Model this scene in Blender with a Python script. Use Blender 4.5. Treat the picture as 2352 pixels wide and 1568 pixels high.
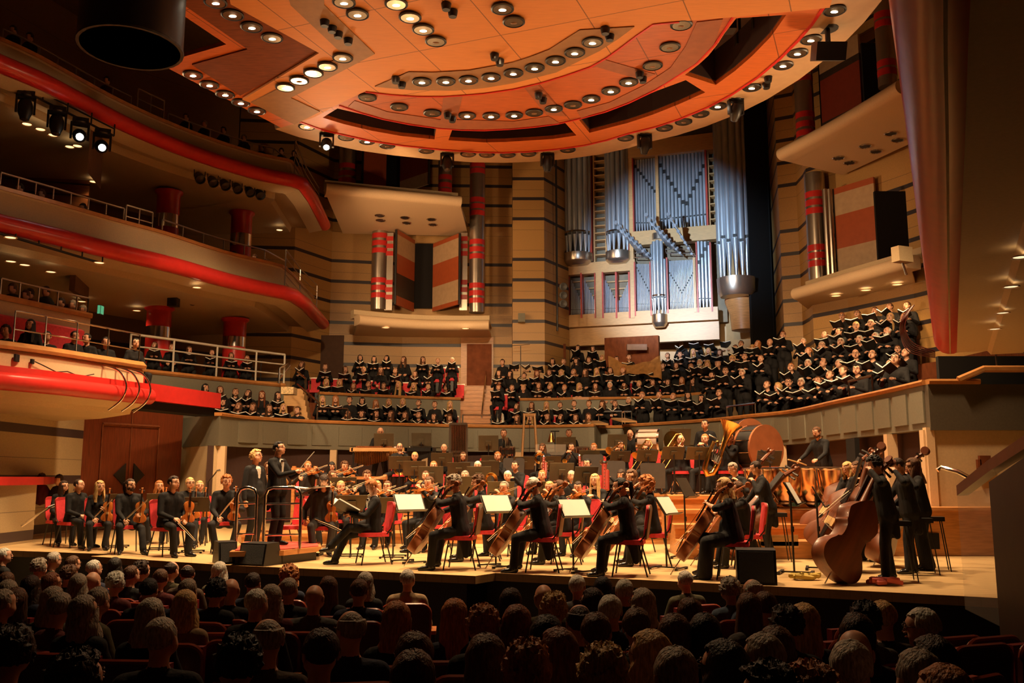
import bpy, bmesh, math, random
import numpy as np
from mathutils import Vector, Matrix, geometry
from math import sin, cos, pi, atan2, sqrt, radians
S = bpy.context.scene
C = S.collection
for o in list(bpy.data.objects): bpy.data.objects.remove(o)
R = random.Random(7)

# ---------------------------------------------------------------- camera, world, exposure
FPX, PITCH, CAMZ = 2100.0, math.atan(313/2100), 1.28
cam = bpy.data.cameras.new('camera'); camo = bpy.data.objects.new('camera', cam); C.objects.link(camo)
cam.sensor_width = 36; cam.lens = 36*FPX/2352; cam.clip_end = 300; cam.clip_start = .05
camo.location = (0, 0, CAMZ); camo.rotation_euler = (pi/2+PITCH, 0, 0); S.camera = camo
S.view_settings.view_transform = 'Standard'; S.view_settings.look = 'None'
S.view_settings.exposure = 0.0; S.view_settings.gamma = 1; S.view_settings.use_curve_mapping = False
try:
    cy = S.cycles; cy.max_bounces = 4; cy.diffuse_bounces = 2; cy.glossy_bounces = 2; cy.transmission_bounces = 3
    cy.transparent_max_bounces = 6; cy.caustics_reflective = False; cy.caustics_refractive = False
    cy.sample_clamp_indirect = 4; cy.blur_glossy = 1
except Exception: pass
W = bpy.data.worlds.new('world'); S.world = W; W.use_nodes = True
W.node_tree.nodes['Background'].inputs[0].default_value = (1, .6, .3, 1)
W.node_tree.nodes['Background'].inputs[1].default_value = .012

def light(kind, loc, target, energy, col, size=.3, angle=60, blend=.5):
    l = bpy.data.lights.new('lamp_light', kind); l.energy = energy; l.color = col
    if kind == 'SPOT': l.spot_size = radians(angle); l.spot_blend = blend; l.shadow_soft_size = size
    elif kind == 'AREA': l.size = size
    else: l.shadow_soft_size = size
    o = bpy.data.objects.new('lamp_light', l); C.objects.link(o); o.location = loc
    o.rotation_euler = (Vector(target)-Vector(loc)).to_track_quat('-Z', 'Y').to_euler()
    return o
WARM = (1, .66, .34)
# stage lamps in the canopy
for x, y, e in ((-5.5, 15.5, 1), (-2, 14.5, 1.15), (1.8, 14.5, 1.15), (5, 14.2, .75), (-6, 19, 1), (-2, 19, 1), (2, 19, 1), (5.6, 18, .9)):
    light('SPOT', (x, y, 9.3), (x*1.0, y+1.2, 0), 3900*e, WARM, .35, 84, .7)
# canopy front lamps thrown onto the choir terraces
for x, y, tx, ty, tz, e in ((-5, 16, -8, 26, 3.5, 1.0), (-2.5, 16, -4, 31, 4, 1.2), (0, 16, 1.5, 32, 4, 1.3), (2.5, 15, 6, 30, 4, 1.3), (4.5, 15, 9, 25, 4.2, 1.3), (3.5, 14, 9.5, 21, 4, .8)):
    light('SPOT', (x, y, 9.3), (tx, ty, tz), 4300*e, WARM, .3, 40, .8)
# cool organ floodlight, hung under the canopy
light('SPOT', (1.7, 24.0, 9.0), (7.0, 36.5, 9.8), 8000, (.58, .78, 1), .12, 40, .7)
light('SPOT', (1.7, 24.0, 9.0), (6.2, 36.5, 7.3), 2600, (1, .95, .88), .12, 24, 1)
# spots standing in for gallery-bar and rim lamps, plus added fill without fixtures
for p, t, e, a, c in (((-9.4, 21, 8.9), (0, 16, 9.6), 900, 60, 1), ((-6.2, 25.4, 6.1), (0, 19, 9.6), 1500, 70, 1), ((9.5, 19, 5.4), (1, 16, 9.6), 1700, 75, 1), ((-3, 24.5, 2.2), (-1, 15, 9.5), 900, 80, 1), ((3.5, 24, 2.2), (2, 16, 9.5), 900, 80, 1),  # the low pair is added uplight for the canopy, without a fixture
                      ((-6.0, 25.4, 6.1), (-2.5, 35, 10), 1300, 60, 1), ((-6.2, 25.4, 5.9), (7, 12, 3.4), 2300, 34, 1), ((-8.6, 26, 9.0), (0, 36, 8.5), 1300, 60, 1), ((9.2, 20, 4.6), (-3, 35, 9.5), 1500, 44, 1), ((-6, 25.6, 6.1), (10.5, 27, 9.5), 2200, 46, 1), ((-3, 22, 9.5), (0, 36, 7.5), 900, 70, 1), ((3, 22, 9.5), (11, 29, 7.5), 900, 60, 1), ((-3.5, 21, 9.0), (-12, 25, 6), 350, 42, 1), ((-1, 12, 9.3), (-1, 8, 0), 1100, 110, 1)):  # the last spot is added fill light for the stalls
    light('SPOT', p, t, e, (1, .62, .31), .4, a, .9)

# ---------------------------------------------------------------- pixel <-> place
_sp, _cp = sin(PITCH), cos(PITCH)
def ray(px, py):
    u = (px-1176)/FPX; v = (784-py)/FPX
    return u, _cp - v*_sp, _sp + v*_cp
def P(px, py, Y):
    x, y, z = ray(px, py); k = Y/y
    return Vector((x*k, Y, CAMZ+z*k))
def Z(px, py, z):
    x, y, zz = ray(px, py); k = (z-CAMZ)/zz
    return Vector((x*k, y*k, z))
def proj(p):
    x, y, z = p[0], p[1], p[2]-CAMZ
    f = y*_cp+z*_sp; v = -y*_sp+z*_cp
    return 1176+FPX*x/f, 784-FPX*v/f

# ---------------------------------------------------------------- materials
MC = {}
def mat(name, col, rough=.6, metal=0., var=.12, scale=6, stretch=(1, 1, 1), bump=0., emit=0., alpha=1., spec=.5, coat=0.):
    if name in MC: return MC[name]
    m = bpy.data.materials.new(name); m.use_nodes = True; nt = m.node_tree; N = nt.nodes; L = nt.links
    b = N['Principled BSDF']; b.inputs['Roughness'].default_value = rough; b.inputs['Metallic'].default_value = metal
    b.inputs['Specular IOR Level'].default_value = spec; b.inputs['Coat Weight'].default_value = coat
    c = (*col, 1)
    if emit:
        b.inputs['Base Color'].default_value = c; b.inputs['Emission Color'].default_value = c; b.inputs['Emission Strength'].default_value = emit
    elif alpha < 1:
        b.inputs['Base Color'].default_value = c; b.inputs['Alpha'].default_value = alpha
    else:
        tc = N.new('ShaderNodeTexCoord'); mp = N.new('ShaderNodeMapping'); mp.inputs['Scale'].default_value = stretch
        nz = N.new('ShaderNodeTexNoise'); nz.inputs['Scale'].default_value = scale; nz.inputs['Detail'].default_value = 3
        L.new(tc.outputs['Object'], mp.inputs[0]); L.new(mp.outputs[0], nz.inputs['Vector'])
        r = N.new('ShaderNodeValToRGB'); r.color_ramp.elements[0].position = .3; r.color_ramp.elements[1].position = .7
        r.color_ramp.elements[0].color = (*[max(0, x*(1-var)) for x in col], 1); r.color_ramp.elements[1].color = (*[min(1, x*(1+var)) for x in col], 1)
        L.new(nz.outputs['Fac'], r.inputs[0]); L.new(r.outputs[0], b.inputs['Base Color'])
        if bump:
            bp = N.new('ShaderNodeBump'); bp.inputs['Strength'].default_value = bump; bp.inputs['Distance'].default_value = .02
            L.new(nz.outputs['Fac'], bp.inputs['Height']); L.new(bp.outputs[0], b.inputs['Normal'])
    MC[name] = m; return m
def striped(name, col, dark, z0, period, width, rough=.45, thin=.012):
    """stone panels with dark courses at equal heights and fine joints half way"""
    m = mat(name, col, rough, var=.1, scale=40); nt = m.node_tree; N = nt.nodes; L = nt.links; b = N['Principled BSDF']
    g = N.new('ShaderNodeNewGeometry'); s = N.new('ShaderNodeSeparateXYZ'); L.new(g.outputs['Position'], s.inputs[0])
    def mth(op, a, bb=None):
        n = N.new('ShaderNodeMath'); n.operation = op
        for i, v in enumerate((a, bb)):
            if v is None: continue
            if isinstance(v, (int, float)): n.inputs[i].default_value = v
            else: L.new(v, n.inputs[i])
        return n.outputs[0]
    q = mth('SUBTRACT', s.outputs[2], z0-width/2); fr = mth('FLOORED_MODULO', q, period)
    band = mth('LESS_THAN', fr, width)
    h1 = mth('LESS_THAN', s.outputs[2], 10.3); h2 = mth('GREATER_THAN', s.outputs[2], 11.4); ok = mth('MAXIMUM', h1, h2)
    band = mth('MULTIPLY', band, ok)
    fr2 = mth('FLOORED_MODULO', mth('ADD', q, period*.48), period); jn = mth('LESS_THAN', fr2, thin)
    tot = mth('MAXIMUM', band, mth('MULTIPLY', jn, .75))
    mx = N.new('ShaderNodeMixRGB'); L.new(tot, mx.inputs[0]); old = b.inputs['Base Color'].links[0].from_socket
    L.new(old, mx.inputs[1]); mx.inputs[2].default_value = (*dark, 1); L.new(mx.outputs[0], b.inputs['Base Color'])
    return m
def jointed(name, col, var, step, rot, off, rough=.5, wid=.02, dark=.35):
    """wood panels with fine joints in a square grid"""
    m = mat(name, col, rough, var=var, scale=3, stretch=(1, 9, 1)); nt = m.node_tree; N = nt.nodes; L = nt.links; b = N['Principled BSDF']
    tc = N.new('ShaderNodeTexCoord'); mp = N.new('ShaderNodeMapping'); mp.inputs['Rotation'].default_value = (0, 0, rot); mp.inputs['Location'].default_value = off
    L.new(tc.outputs['Object'], mp.inputs[0]); s = N.new('ShaderNodeSeparateXYZ'); L.new(mp.outputs[0], s.inputs[0]); outs = []
    for i in (0, 1):
        a = N.new('ShaderNodeMath'); a.operation = 'FLOORED_MODULO'; a.inputs[1].default_value = step[i]; L.new(s.outputs[i], a.inputs[0])
        l = N.new('ShaderNodeMath'); l.operation = 'LESS_THAN'; l.inputs[1].default_value = wid; L.new(a.outputs[0], l.inputs[0]); outs.append(l.outputs[0])
    mxx = N.new('ShaderNodeMath'); mxx.operation = 'MAXIMUM'; L.new(outs[0], mxx.inputs[0]); L.new(outs[1], mxx.inputs[1])
    mx = N.new('ShaderNodeMixRGB'); L.new(mxx.outputs[0], mx.inputs[0]); old = b.inputs['Base Color'].links[0].from_socket
    L.new(old, mx.inputs[1]); mx.inputs[2].default_value = (*[c*dark for c in col], 1); L.new(mx.outputs[0], b.inputs['Base Color'])
    return m

M_STAGE = jointed('stage_boards', (.62, .42, .2), .08, (2.2, .16), -.33, (0, 0, 0), .35, .008, .6)
M_OAK = mat('oak', (.5, .22, .075), .35, var=.18, scale=4, stretch=(1, 1, 8))
M_OAK2 = mat('pale_oak', (.62, .36, .15), .4, var=.1, scale=5, stretch=(1, 1, 8))
M_RAILWOOD = mat('rail_oak', (.5, .22, .07), .3, var=.15, scale=6)
M_DARKWOOD = mat('dark_wood', (.16, .035, .012), .35, var=.25, scale=5, stretch=(8, 8, .6))
M_BROWN = mat('walnut_panel', (.19, .055, .02), .7, var=.2, scale=4, stretch=(1, 6, 1), spec=.15)
M_CANR = jointed('canopy_red_wood', (.58, .135, .02), .12, (2.4, 2.4), .38, (.3, .5, 0), .45)
M_CANI = jointed('canopy_inner_wood', (.46, .105, .018), .16, (2.4, 2.4), .38, (.3, .5, 0), .45)
M_CANL = jointed('canopy_pale_panel', (.66, .25, .05), .05, (1.7, 1.7), .38, (.2, .1, 0), .6)
M_CANG = mat('canopy_grey_band', (.3, .15, .05), .6, var=.1)
M_CREAM = mat('cream_plaster', (.62, .46, .27), .6, var=.05, scale=30)
M_CREAM2 = mat('pale_plaster', (.78, .55, .33), .55, var=.04, scale=30)
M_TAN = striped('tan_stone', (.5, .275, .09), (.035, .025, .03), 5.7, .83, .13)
M_TANL = striped('lower_stone', (.42, .31, .17), (.05, .03, .03), 2.33, 1.09, .2, .5)
M_GREY = mat('grey_panel', (.205, .19, .14), .6, var=.06, scale=30)
M_GREYD = mat('dark_grey_panel', (.1, .08, .055), .6, var=.08, scale=30)
M_PLUM = mat('plum_fabric', (.07, .035, .028), .9, var=.15, scale=60)
M_RED = mat('red_lacquer', (.62, .03, .025), .28, var=.06)
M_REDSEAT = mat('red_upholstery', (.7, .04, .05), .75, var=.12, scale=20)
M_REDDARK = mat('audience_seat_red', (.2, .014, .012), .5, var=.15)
M_BLACK = mat('black_paint', (.012, .011, .011), .45, var=.1)
M_VOID = mat('painted_darkness', (.004, .003, .003), .95, var=0)  # near-black: darkness of gaps and openings put into the colour
M_CHROME = mat('chrome', (.75, .7, .65), .16, 1., var=.02)
M_STEEL = mat('painted_white_steel', (.8, .74, .62), .35, .3, var=.03)
M_ALU = mat('brushed_steel', (.5, .43, .36), .3, .9, var=.12, scale=25, stretch=(6, 6, .3))
M_PIPE = mat('organ_pipe_metal', (.5, .55, .62), .3, .62, var=.15, scale=3, stretch=(1, 1, .3))
M_BRASS = mat('brass', (.85, .5, .14), .2, 1., var=.06)
M_SILVER = mat('silver_plate', (.8, .78, .74), .18, 1., var=.04)
M_COPPER = mat('copper', (.88, .52, .27), .2, 1., var=.12, scale=5)
M_VIOLIN = mat('violin_varnish', (.5, .15, .03), .22, var=.3, scale=6, stretch=(2, 2, .5), coat=.5)
M_CELLO = mat('cello_varnish', (.3, .085, .022), .38, var=.25, scale=4, stretch=(3, 3, .5), coat=.15)
M_EBONY = mat('ebony', (.02, .012, .01), .3, var=.1)
M_MAPLE = mat('maple', (.7, .45, .2), .35, var=.1)
M_PAPER = mat('sheet_paper', (.88, .84, .74), .7, var=.02)
M_WALLBACK = mat('fawn_wall', (.36, .2, .085), .7, var=.06, scale=30)
M_CARPET = mat('dark_carpet', (.03, .015, .01), .95, var=.3, scale=50)
M_BULB = mat('lamp_glow', (1, .84, .6), emit=30)
M_GLOW = mat('downlight_glow', (1, .72, .4), emit=2.2)
M_COOL = mat('moving_lamp_glow', (.85, 1, .95), emit=22)
M_EXIT = mat('exit_sign_green', (.15, .7, .35), emit=.5)
M_GLASS = mat('clear_screen', (.8, .7, .6), .05, alpha=.12)
M_LCD = mat('skin_drum', (.75, .66, .5), .6, var=.04)

# ---------------------------------------------------------------- mesh helpers
class MB:
    def __init__(s): s.v = []; s.f = []; s.m = []; s.cur = 0
    def add(s, vs, fs, mi=None):
        b = len(s.v); s.v += [tuple(v) for v in vs]; mi = s.cur if mi is None else mi
        for f in fs: s.f.append(tuple(i+b for i in f)); s.m.append(mi)
    def box(s, c, d, rot=None, mi=None):
        x, y, z = [k/2 for k in d]; vs = [Vector((a*x, b*y, e*z)) for a in (-1, 1) for b in (-1, 1) for e in (-1, 1)]
        if rot is not None:
            rot = Matrix.Rotation(rot, 3, 'Z') if isinstance(rot, (int, float)) else rot
            vs = [rot @ v for v in vs]
        c = Vector(c); s.add([v+c for v in vs], [(0, 1, 3, 2), (4, 6, 7, 5), (0, 4, 5, 1), (2, 3, 7, 6), (0, 2, 6, 4), (1, 5, 7, 3)], mi)
    def tube(s, pts, r, n=8, mi=None, cap=True):
        pts = [Vector(p) for p in pts]; k = len(pts); rs = r if isinstance(r, (list, tuple)) else [r]*k
        up = None; rings = []
        for i, p in enumerate(pts):
            t = (pts[min(i+1, k-1)]-pts[max(i-1, 0)])
            if t.length < 1e-9: t = Vector((0, 0, 1))
            t.normalize()
            if up is None:
                up = Vector((0, 0, 1)) if abs(t.z) < .9 else Vector((1, 0, 0))
            a = up-t*up.dot(t)
            if a.length < 1e-6: a = t.orthogonal()
            a.normalize(); up = a; b = t.cross(a)
            rings.append([p+(a*cos(2*pi*j/n)+b*sin(2*pi*j/n))*rs[i] for j in range(n)])
        vs = [v for q in rings for v in q]; fs = []
        for i in range(k-1):
            for j in range(n): fs.append((i*n+j, i*n+(j+1) % n, (i+1)*n+(j+1) % n, (i+1)*n+j))
        if cap: fs += [tuple(range(n))[::-1], tuple((k-1)*n+j for j in range(n))]
        s.add(vs, fs, mi)
    def lathe(s, prof, c=(0, 0, 0), axis=(0, 0, 1), n=16, mi=None):
        """prof: (radius, height) along axis"""
        q = Vector((0, 0, 1)).rotation_difference(Vector(axis).normalized()); c = Vector(c); vs = []; fs = []
        for r, h in prof:
            for j in range(n): vs.append(c+q @ Vector((r*cos(2*pi*j/n), r*sin(2*pi*j/n), h)))
        for i in range(len(prof)-1):
            for j in range(n): fs.append((i*n+j, i*n+(j+1) % n, (i+1)*n+(j+1) % n, (i+1)*n+j))
        if prof[0][0] > 1e-4: fs.append(tuple(range(n))[::-1])
        if prof[-1][0] > 1e-4: fs.append(tuple((len(prof)-1)*n+j for j in range(n)))
        s.add(vs, fs, mi)
    def ball(s, c, r, n=10, mi=None, rot=None):
        r = r if isinstance(r, (list, tuple)) else (r, r, r); c = Vector(c); vs = []; fs = []; m = max(4, n*2//3)
        for i in range(m+1):
            th = pi*i/m
            for j in range(n):
                v = Vector((r[0]*sin(th)*cos(2*pi*j/n), r[1]*sin(th)*sin(2*pi*j/n), r[2]*cos(th)))
                vs.append(c+(rot @ v if rot is not None else v))
        for i in range(m):
            for j in range(n): fs.append((i*n+j, (i+1)*n+j, (i+1)*n+(j+1) % n, i*n+(j+1) % n))
        s.add(vs, fs, mi)
    def prism(s, poly, z0, z1, holes=(), mi=None):
        """flat plate; poly of (x,y)"""
        loops = [[Vector((p[0], p[1], 0)) for p in q] for q in (poly, *holes)]
        flat = [v for q in loops for v in q]; tris = geometry.tessellate_polygon(loops); n = len(flat)
        vs = [(v.x, v.y, z0) for v in flat]+[(v.x, v.y, z1) for v in flat]; fs = []
        for t in tris: fs.append(tuple(t)[::-1]); fs.append(tuple(i+n for i in t))
        b = 0
        for q in loops:
            k = len(q)
            for i in range(k): j = (i+1) % k; fs.append((b+i, b+j, n+b+j, n+b+i))
            b += k
        s.add(vs, fs, mi)
    def sweep(s, path, prof, mi=None, closed=True, caps=True):
        """path: plan points; prof: (offset to the left-hand side, z)"""
        nn = normals(path); k = len(prof); vs = []; fs = []
        for (x, y), (nx, ny) in zip(path, nn):
            for o, z in prof: vs.append((x+nx*o, y+ny*o, z))
        e = k if closed else k-1
        for i in range(len(path)-1):
            for j in range(e): fs.append((i*k+j, i*k+(j+1) % k, (i+1)*k+(j+1) % k, (i+1)*k+j))
        if caps and closed: fs += [tuple(range(k)), tuple((len(path)-1)*k+j for j in range(k))[::-1]]
        s.add(vs, fs, mi)
    def mesh(s, name, mats, smooth=False):
        me = bpy.data.meshes.new(name); me.from_pydata(s.v, [], s.f)
        for m in (mats if isinstance(mats, (list, tuple)) else [mats]): me.materials.append(m)
        me.polygons.foreach_set('material_index', s.m); me.update()
        bm = bmesh.new(); bm.from_mesh(me); bmesh.ops.recalc_face_normals(bm, faces=bm.faces); bm.to_mesh(me); bm.free()
        if smooth:
            me.polygons.foreach_set('use_smooth', [True]*len(me.polygons))
            try: me.set_sharp_from_angle(angle=radians(42))
            except Exception: pass
        return me
    def build(s, name, mats, parent=None, smooth=False):
        return link(name, s.mesh(name, mats, smooth), parent)
def link(name, me, parent=None, loc=None, rot=None, scale=None):
    o = bpy.data.objects.new(name, me); C.objects.link(o)
    if parent: o.parent = parent
    if loc is not None: o.location = loc
    if rot is not None: o.rotation_euler = (0, 0, rot) if isinstance(rot, (int, float)) else rot
    if scale is not None: o.scale = (scale,)*3 if isinstance(scale, (int, float)) else scale
    return o
def tag(o, label, cat, group=None, kind=None):
    o['label'] = label; o['category'] = cat
    if group: o['group'] = group
    if kind: o['kind'] = kind
    return o
def struct(o): o['kind'] = 'structure'; return o
def thing(name, label, cat, loc=(0, 0, 0), rot=0, group=None):
    return tag(link(name, None, None, loc, rot), label, cat, group)
def dup(root, loc=None, rot=None, scale=None, label=None, group=None):
    def cp(o, par):
        c = o.copy(); C.objects.link(c); c.parent = par
        if par is not None: c.matrix_parent_inverse = o.matrix_parent_inverse.copy()
        for ch in KIDS.get(o.name, ()): cp(ch, c)
        return c
    if root.name not in KIDS:
        for a in [root]+list(root.children_recursive): KIDS[a.name] = list(a.children)
    r = cp(root, None)
    if loc is not None: r.location = loc
    if rot is not None: r.rotation_euler = (0, 0, rot) if isinstance(rot, (int, float)) else rot
    if scale is not None: r.scale = (scale,)*3 if isinstance(scale, (int, float)) else scale
    if label: r['label'] = label
    if group: r['group'] = group
    return r
KIDS = {}
def normals(path):
    out = []
    for i in range(len(path)):
        a = path[max(i-1, 0)]; b = path[min(i+1, len(path)-1)]; dx, dy = b[0]-a[0], b[1]-a[1]; l = sqrt(dx*dx+dy*dy) or 1
        k = 1.
        if 0 < i < len(path)-1:
            p = path[i]; u = Vector((p[0]-a[0], p[1]-a[1])); w = Vector((b[0]-p[0], b[1]-p[1]))
            if u.length > 1e-6 and w.length > 1e-6:
                c = max(.3, cos(u.angle(w)/2)); k = 1/c
                d = u.normalized()+w.normalized(); dx, dy = d.x, d.y; l = sqrt(dx*dx+dy*dy) or 1
        out.append((-dy/l*k, dx/l*k))
    return out
def offset(path, d): return [(p[0]+n[0]*d, p[1]+n[1]*d) for p, n in zip(path, normals(path))]
def smoothp(pts, n=6):
    """catmull-rom through plan points"""
    pts = [Vector(p) for p in pts]; out = []
    for i in range(len(pts)-1):
        p0 = pts[max(i-1, 0)]; p1 = pts[i]; p2 = pts[i+1]; p3 = pts[min(i+2, len(pts)-1)]
        for k in range(n):
            t = k/n
            out.append(.5*((2*p1)+(p2-p0)*t+(2*p0-5*p1+4*p2-p3)*t*t+(3*p1-p0-3*p2+p3)*t*t*t))
    out.append(pts[-1]); return out
def tr(px, z, n=5, smooth=True):
    """trace image points onto a level plane, give a plan path"""
    q = [Z(a, b, z).to_2d() for a, b in px]
    if smooth: q = smoothp(q, n)
    return [(v.x, v.y) for v in q]
def at_px(path, px, z):
    """where the path crosses the image column px at height z"""
    best = None
    for a, b in zip(path[:-1], path[1:]):
        pa, pb = proj((a[0], a[1], z))[0], proj((b[0], b[1], z))[0]
        if (pa-px)*(pb-px) <= 0 and abs(pa-pb) > 1e-9:
            t = (px-pa)/(pb-pa); q = Vector((a[0]+(b[0]-a[0])*t, a[1]+(b[1]-a[1])*t, z))
            if best is None or q.y < best.y: best = q
    if best is None:
        e = min(path, key=lambda p: abs(proj((p[0], p[1], z))[0]-px)); best = Vector((e[0], e[1], z))
    return best
def rounded(w, h, r, n=5):
    q = []
    for cx_, cz_, a0 in ((w/2-r, h-r, 0), (-w/2+r, h-r, 90)):
        q += [(cx_+r*cos(radians(a0+90*i/n)), cz_+r*sin(radians(a0+90*i/n))) for i in range(n+1)]
    return q+[(-w/2*.93, 0), (w/2*.93, 0)]
# ================================================================ the hall itself
XY = lambda v: (v[0], v[1])
# stage
front_px = [(-70, 1261), (262, 1273), (208, 1277.5), (520, 1298), (800, 1310), (1092, 1323), (1138, 1316), (1500, 1333), (1800, 1348), (2225, 1370), (2420, 1381)]
FRONT = [XY(Z(a, b, 0)) for a, b in front_px]
m = MB(); m.prism(FRONT+[(13, 9), (14, 36), (-18, 36), (-18, 16)], -.1, 0); o = struct(m.build('floor_stage', M_STAGE))
m = MB(); m.sweep(FRONT, [(0, -.1), (.0, .004), (.018, .004), (.018, -.1)]); o = struct(m.build('trim_stage_edge', M_OAK2))
under = offset(FRONT, .35)
m = MB(); m.sweep(under, [(0, -1.3), (0, -.1), (.1, -.1), (.1, -1.3)]); struct(m.build('wall_stage_front', M_BLACK))
# stalls floor, raked
m = MB(); m.add([(-16, 18, -1.12), (14, 18, -1.12), (14, 10.5, -1.06), (14, -2, -.33), (-16, -2, -.33), (-16, 10.5, -1.06)], [(0, 5, 2, 1), (5, 4, 3, 2)]); struct(m.build('floor_stalls', M_CARPET))

# choir terraces
V = Vector
RZ = 2.95
BL = tr([(505, 950), (560, 957), (640, 962.5), (720, 967), (900, 973), (1090, 978), (1240, 978.5), (1365, 976)], RZ)
BR = tr([(1433, 976.5), (1530, 971), (1640, 963), (1730, 953.5), (1820, 944), (1927, 921), (2034, 898), (2125, 877)], RZ)
mid = [XY(P(1372, 966, 29.9)), XY(P(1380, 966, 30.3)), XY(P(1434, 966, 30.2))]
ALL = BL+mid+BR
e = BL[0]; LRET = [(-9.9, 26.2), e]
def wallband(path, name, z0, z1, th, mt): m = MB(); m.sweep(path, [(0, z0), (0, z1), (th, z1), (th, z0)]); return struct(m.build(name, mt))
BLx = [(-9.9, 26.2)]+BL
wallband(BLx, 'wall_choir_front', 2.12, 2.93, .2, M_GREY)
wallband(BR, 'wall_choir_front_side', 2.12, 2.93, .2, M_GREY)
wallband([BL[-1]]+mid+[BR[0]], 'wall_choir_recess', 2.12, 2.93, .2, M_GREY)
def cap(path, name, z, w=.16, h=.09, mt=None, out=.05): m = MB(); m.sweep(path, [(-out, z-h), (-out-.02, z-h*.4), (-out, z), (w, z), (w, z-h)]); return struct(m.build(name, mt or M_RAILWOOD))
cap(BL, 'trim_choir_rail', 2.99); cap(BR, 'trim_choir_rail_side', 2.99)
cap(mid+[BR[0]], 'trim_choir_rail_recess', 2.99)
# sloped desk wedges of pale oak where the rail steps back
for i, (a, b, zc) in enumerate(((505, 957, .15), (1372, 974, .16), (1436, 968, .16))):
    c = Z(a, b, 3.0); w = MB(); w.box((c.x, c.y+.35, 3.07), (.5, .95, .05), Matrix.Rotation(.25*(1 if i else -1), 3, 'Z') @ Matrix.Rotation(.16, 3, 'X'))
    struct(w.build('trim_desk_wedge', M_OAK2))
# raised rectangular panels on the grey front (pattern of the wall)
def rails(path, px0, px1, n, z0, z1, off=-.02):
    for i in range(n):
        a = at_px(path, px0+(px1-px0)*(i+.06)/n, z1); b = at_px(path, px0+(px1-px0)*(i+.84)/n, z1)
        yield a, b
pm = MB()
for path, spec in ((BL, ((545, 770, 4), (775, 1360, 11))), (BR, ((1460, 1700, 6), (1700, 2128, 11)))):
    for x0, x1, n in spec:
        for a, b in rails(path, x0, x1, n, 2.25, 2.8):
            d = (b-a); t = atan2(d.y, d.x); c = (a+b)/2; nrm = Vector((sin(t), -cos(t), 0))
            pm.box((c.x+nrm.x*.012, c.y+nrm.y*.012, 2.52), (d.length, .035, .56), t)
struct(pm.build('trim_choir_panels', M_GREY))
# wall under the terraces: plum panels between cream posts
wallband(offset(BLx, .22), 'wall_under_choir', -.02, 2.12, .1, M_PLUM)
wallband(offset(BR, .22), 'wall_under_choir_side', -.02, 2.12, .1, M_PLUM)
wallband(offset([BL[-1]]+mid+[BR[0]], .22), 'wall_under_choir_recess', -.02, 2.12, .1, M_PLUM)
for path, pxs in ((BL, (508, 765, 975, 1190)), (BR, (1440, 1798, 2050, 2135))):
    for x in pxs:
        c = at_px(path, x, 1.5); m = MB(); m.box((c.x, c.y+.02, 1.05), (.2, .16, 2.12)); struct(m.build('trim_post', M_CREAM2))
c = at_px(BL, 516, 1.5)
m = MB(); m.sweep([(-9.9, 26.0), (-9.0, 25.4), (-7.85, 24.25)], [(0, 0), (0, 2.12), (.1, 2.12), (.1, 0)]); struct(m.build('wall_stage_corner', M_CREAM))
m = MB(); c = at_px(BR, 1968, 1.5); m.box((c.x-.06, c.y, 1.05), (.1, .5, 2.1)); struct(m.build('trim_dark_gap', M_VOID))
# terrace floors
TZ = [1.97, 2.47, 3.22, 3.85, 4.42]
L_OFF = [(.2, 1.35), (1.35, 2.7)]
def terr(path, d0, d1, z, mt=M_BROWN, x0=-9e9, x1=9e9):
    t_ = .2 if d0 < .5 else .55
    a, b = [[p for p in offset(path, d) if x0 <= proj((p[0], p[1], z))[0] <= x1] for d in (d0, d1)]; m = MB(); m.prism(a+b[::-1], z-t_, z)
    return struct(m.build('floor_terrace', mt))
def seg(path, z, x0, x1): return [p for p in path if x0 <= proj((p[0], p[1], z))[0] <= x1]
PL = seg(BL, RZ, 520, 1370)
for d0, d1, z in ((.34, 1.35, TZ[0]), (1.35, 2.72, TZ[1])): terr(PL, d0, d1, z, x0=530)
for d0, d1, z in ((.34, 1.2, TZ[0]), (1.2, 2.72, TZ[1])): terr(mid+BR[:-1], d0, d1, z)
DEN = [XY(v) for v in smoothp([V(p) for p in BL[:-2:2]+BR[::2]], 8)]
for x0, x1 in ((730, 1059), (1131, 1644)):
    pp = seg(offset(DEN, 2.85), 4, x0, x1)
    wallband(pp, 'wall_parapet', 2.4, 4.06, .15, M_GREY); cap(pp, 'trim_parapet', 4.12)
BRr = seg(BR, RZ, 1640, 2122)
for x0, x1 in ((700, 1056), (1134, 1648)):
    for k, (d0, d1) in enumerate(((3.0, 4.1), (4.1, 5.2), (5.2, 7.6))): terr(DEN, d0, d1, TZ[2+k], M_BROWN, x0, x1)
for k, (d0, d1) in enumerate(((2.72, 3.7), (3.7, 4.7), (4.7, 6.2))): terr(BRr, d0, d1, TZ[2+k])
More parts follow.
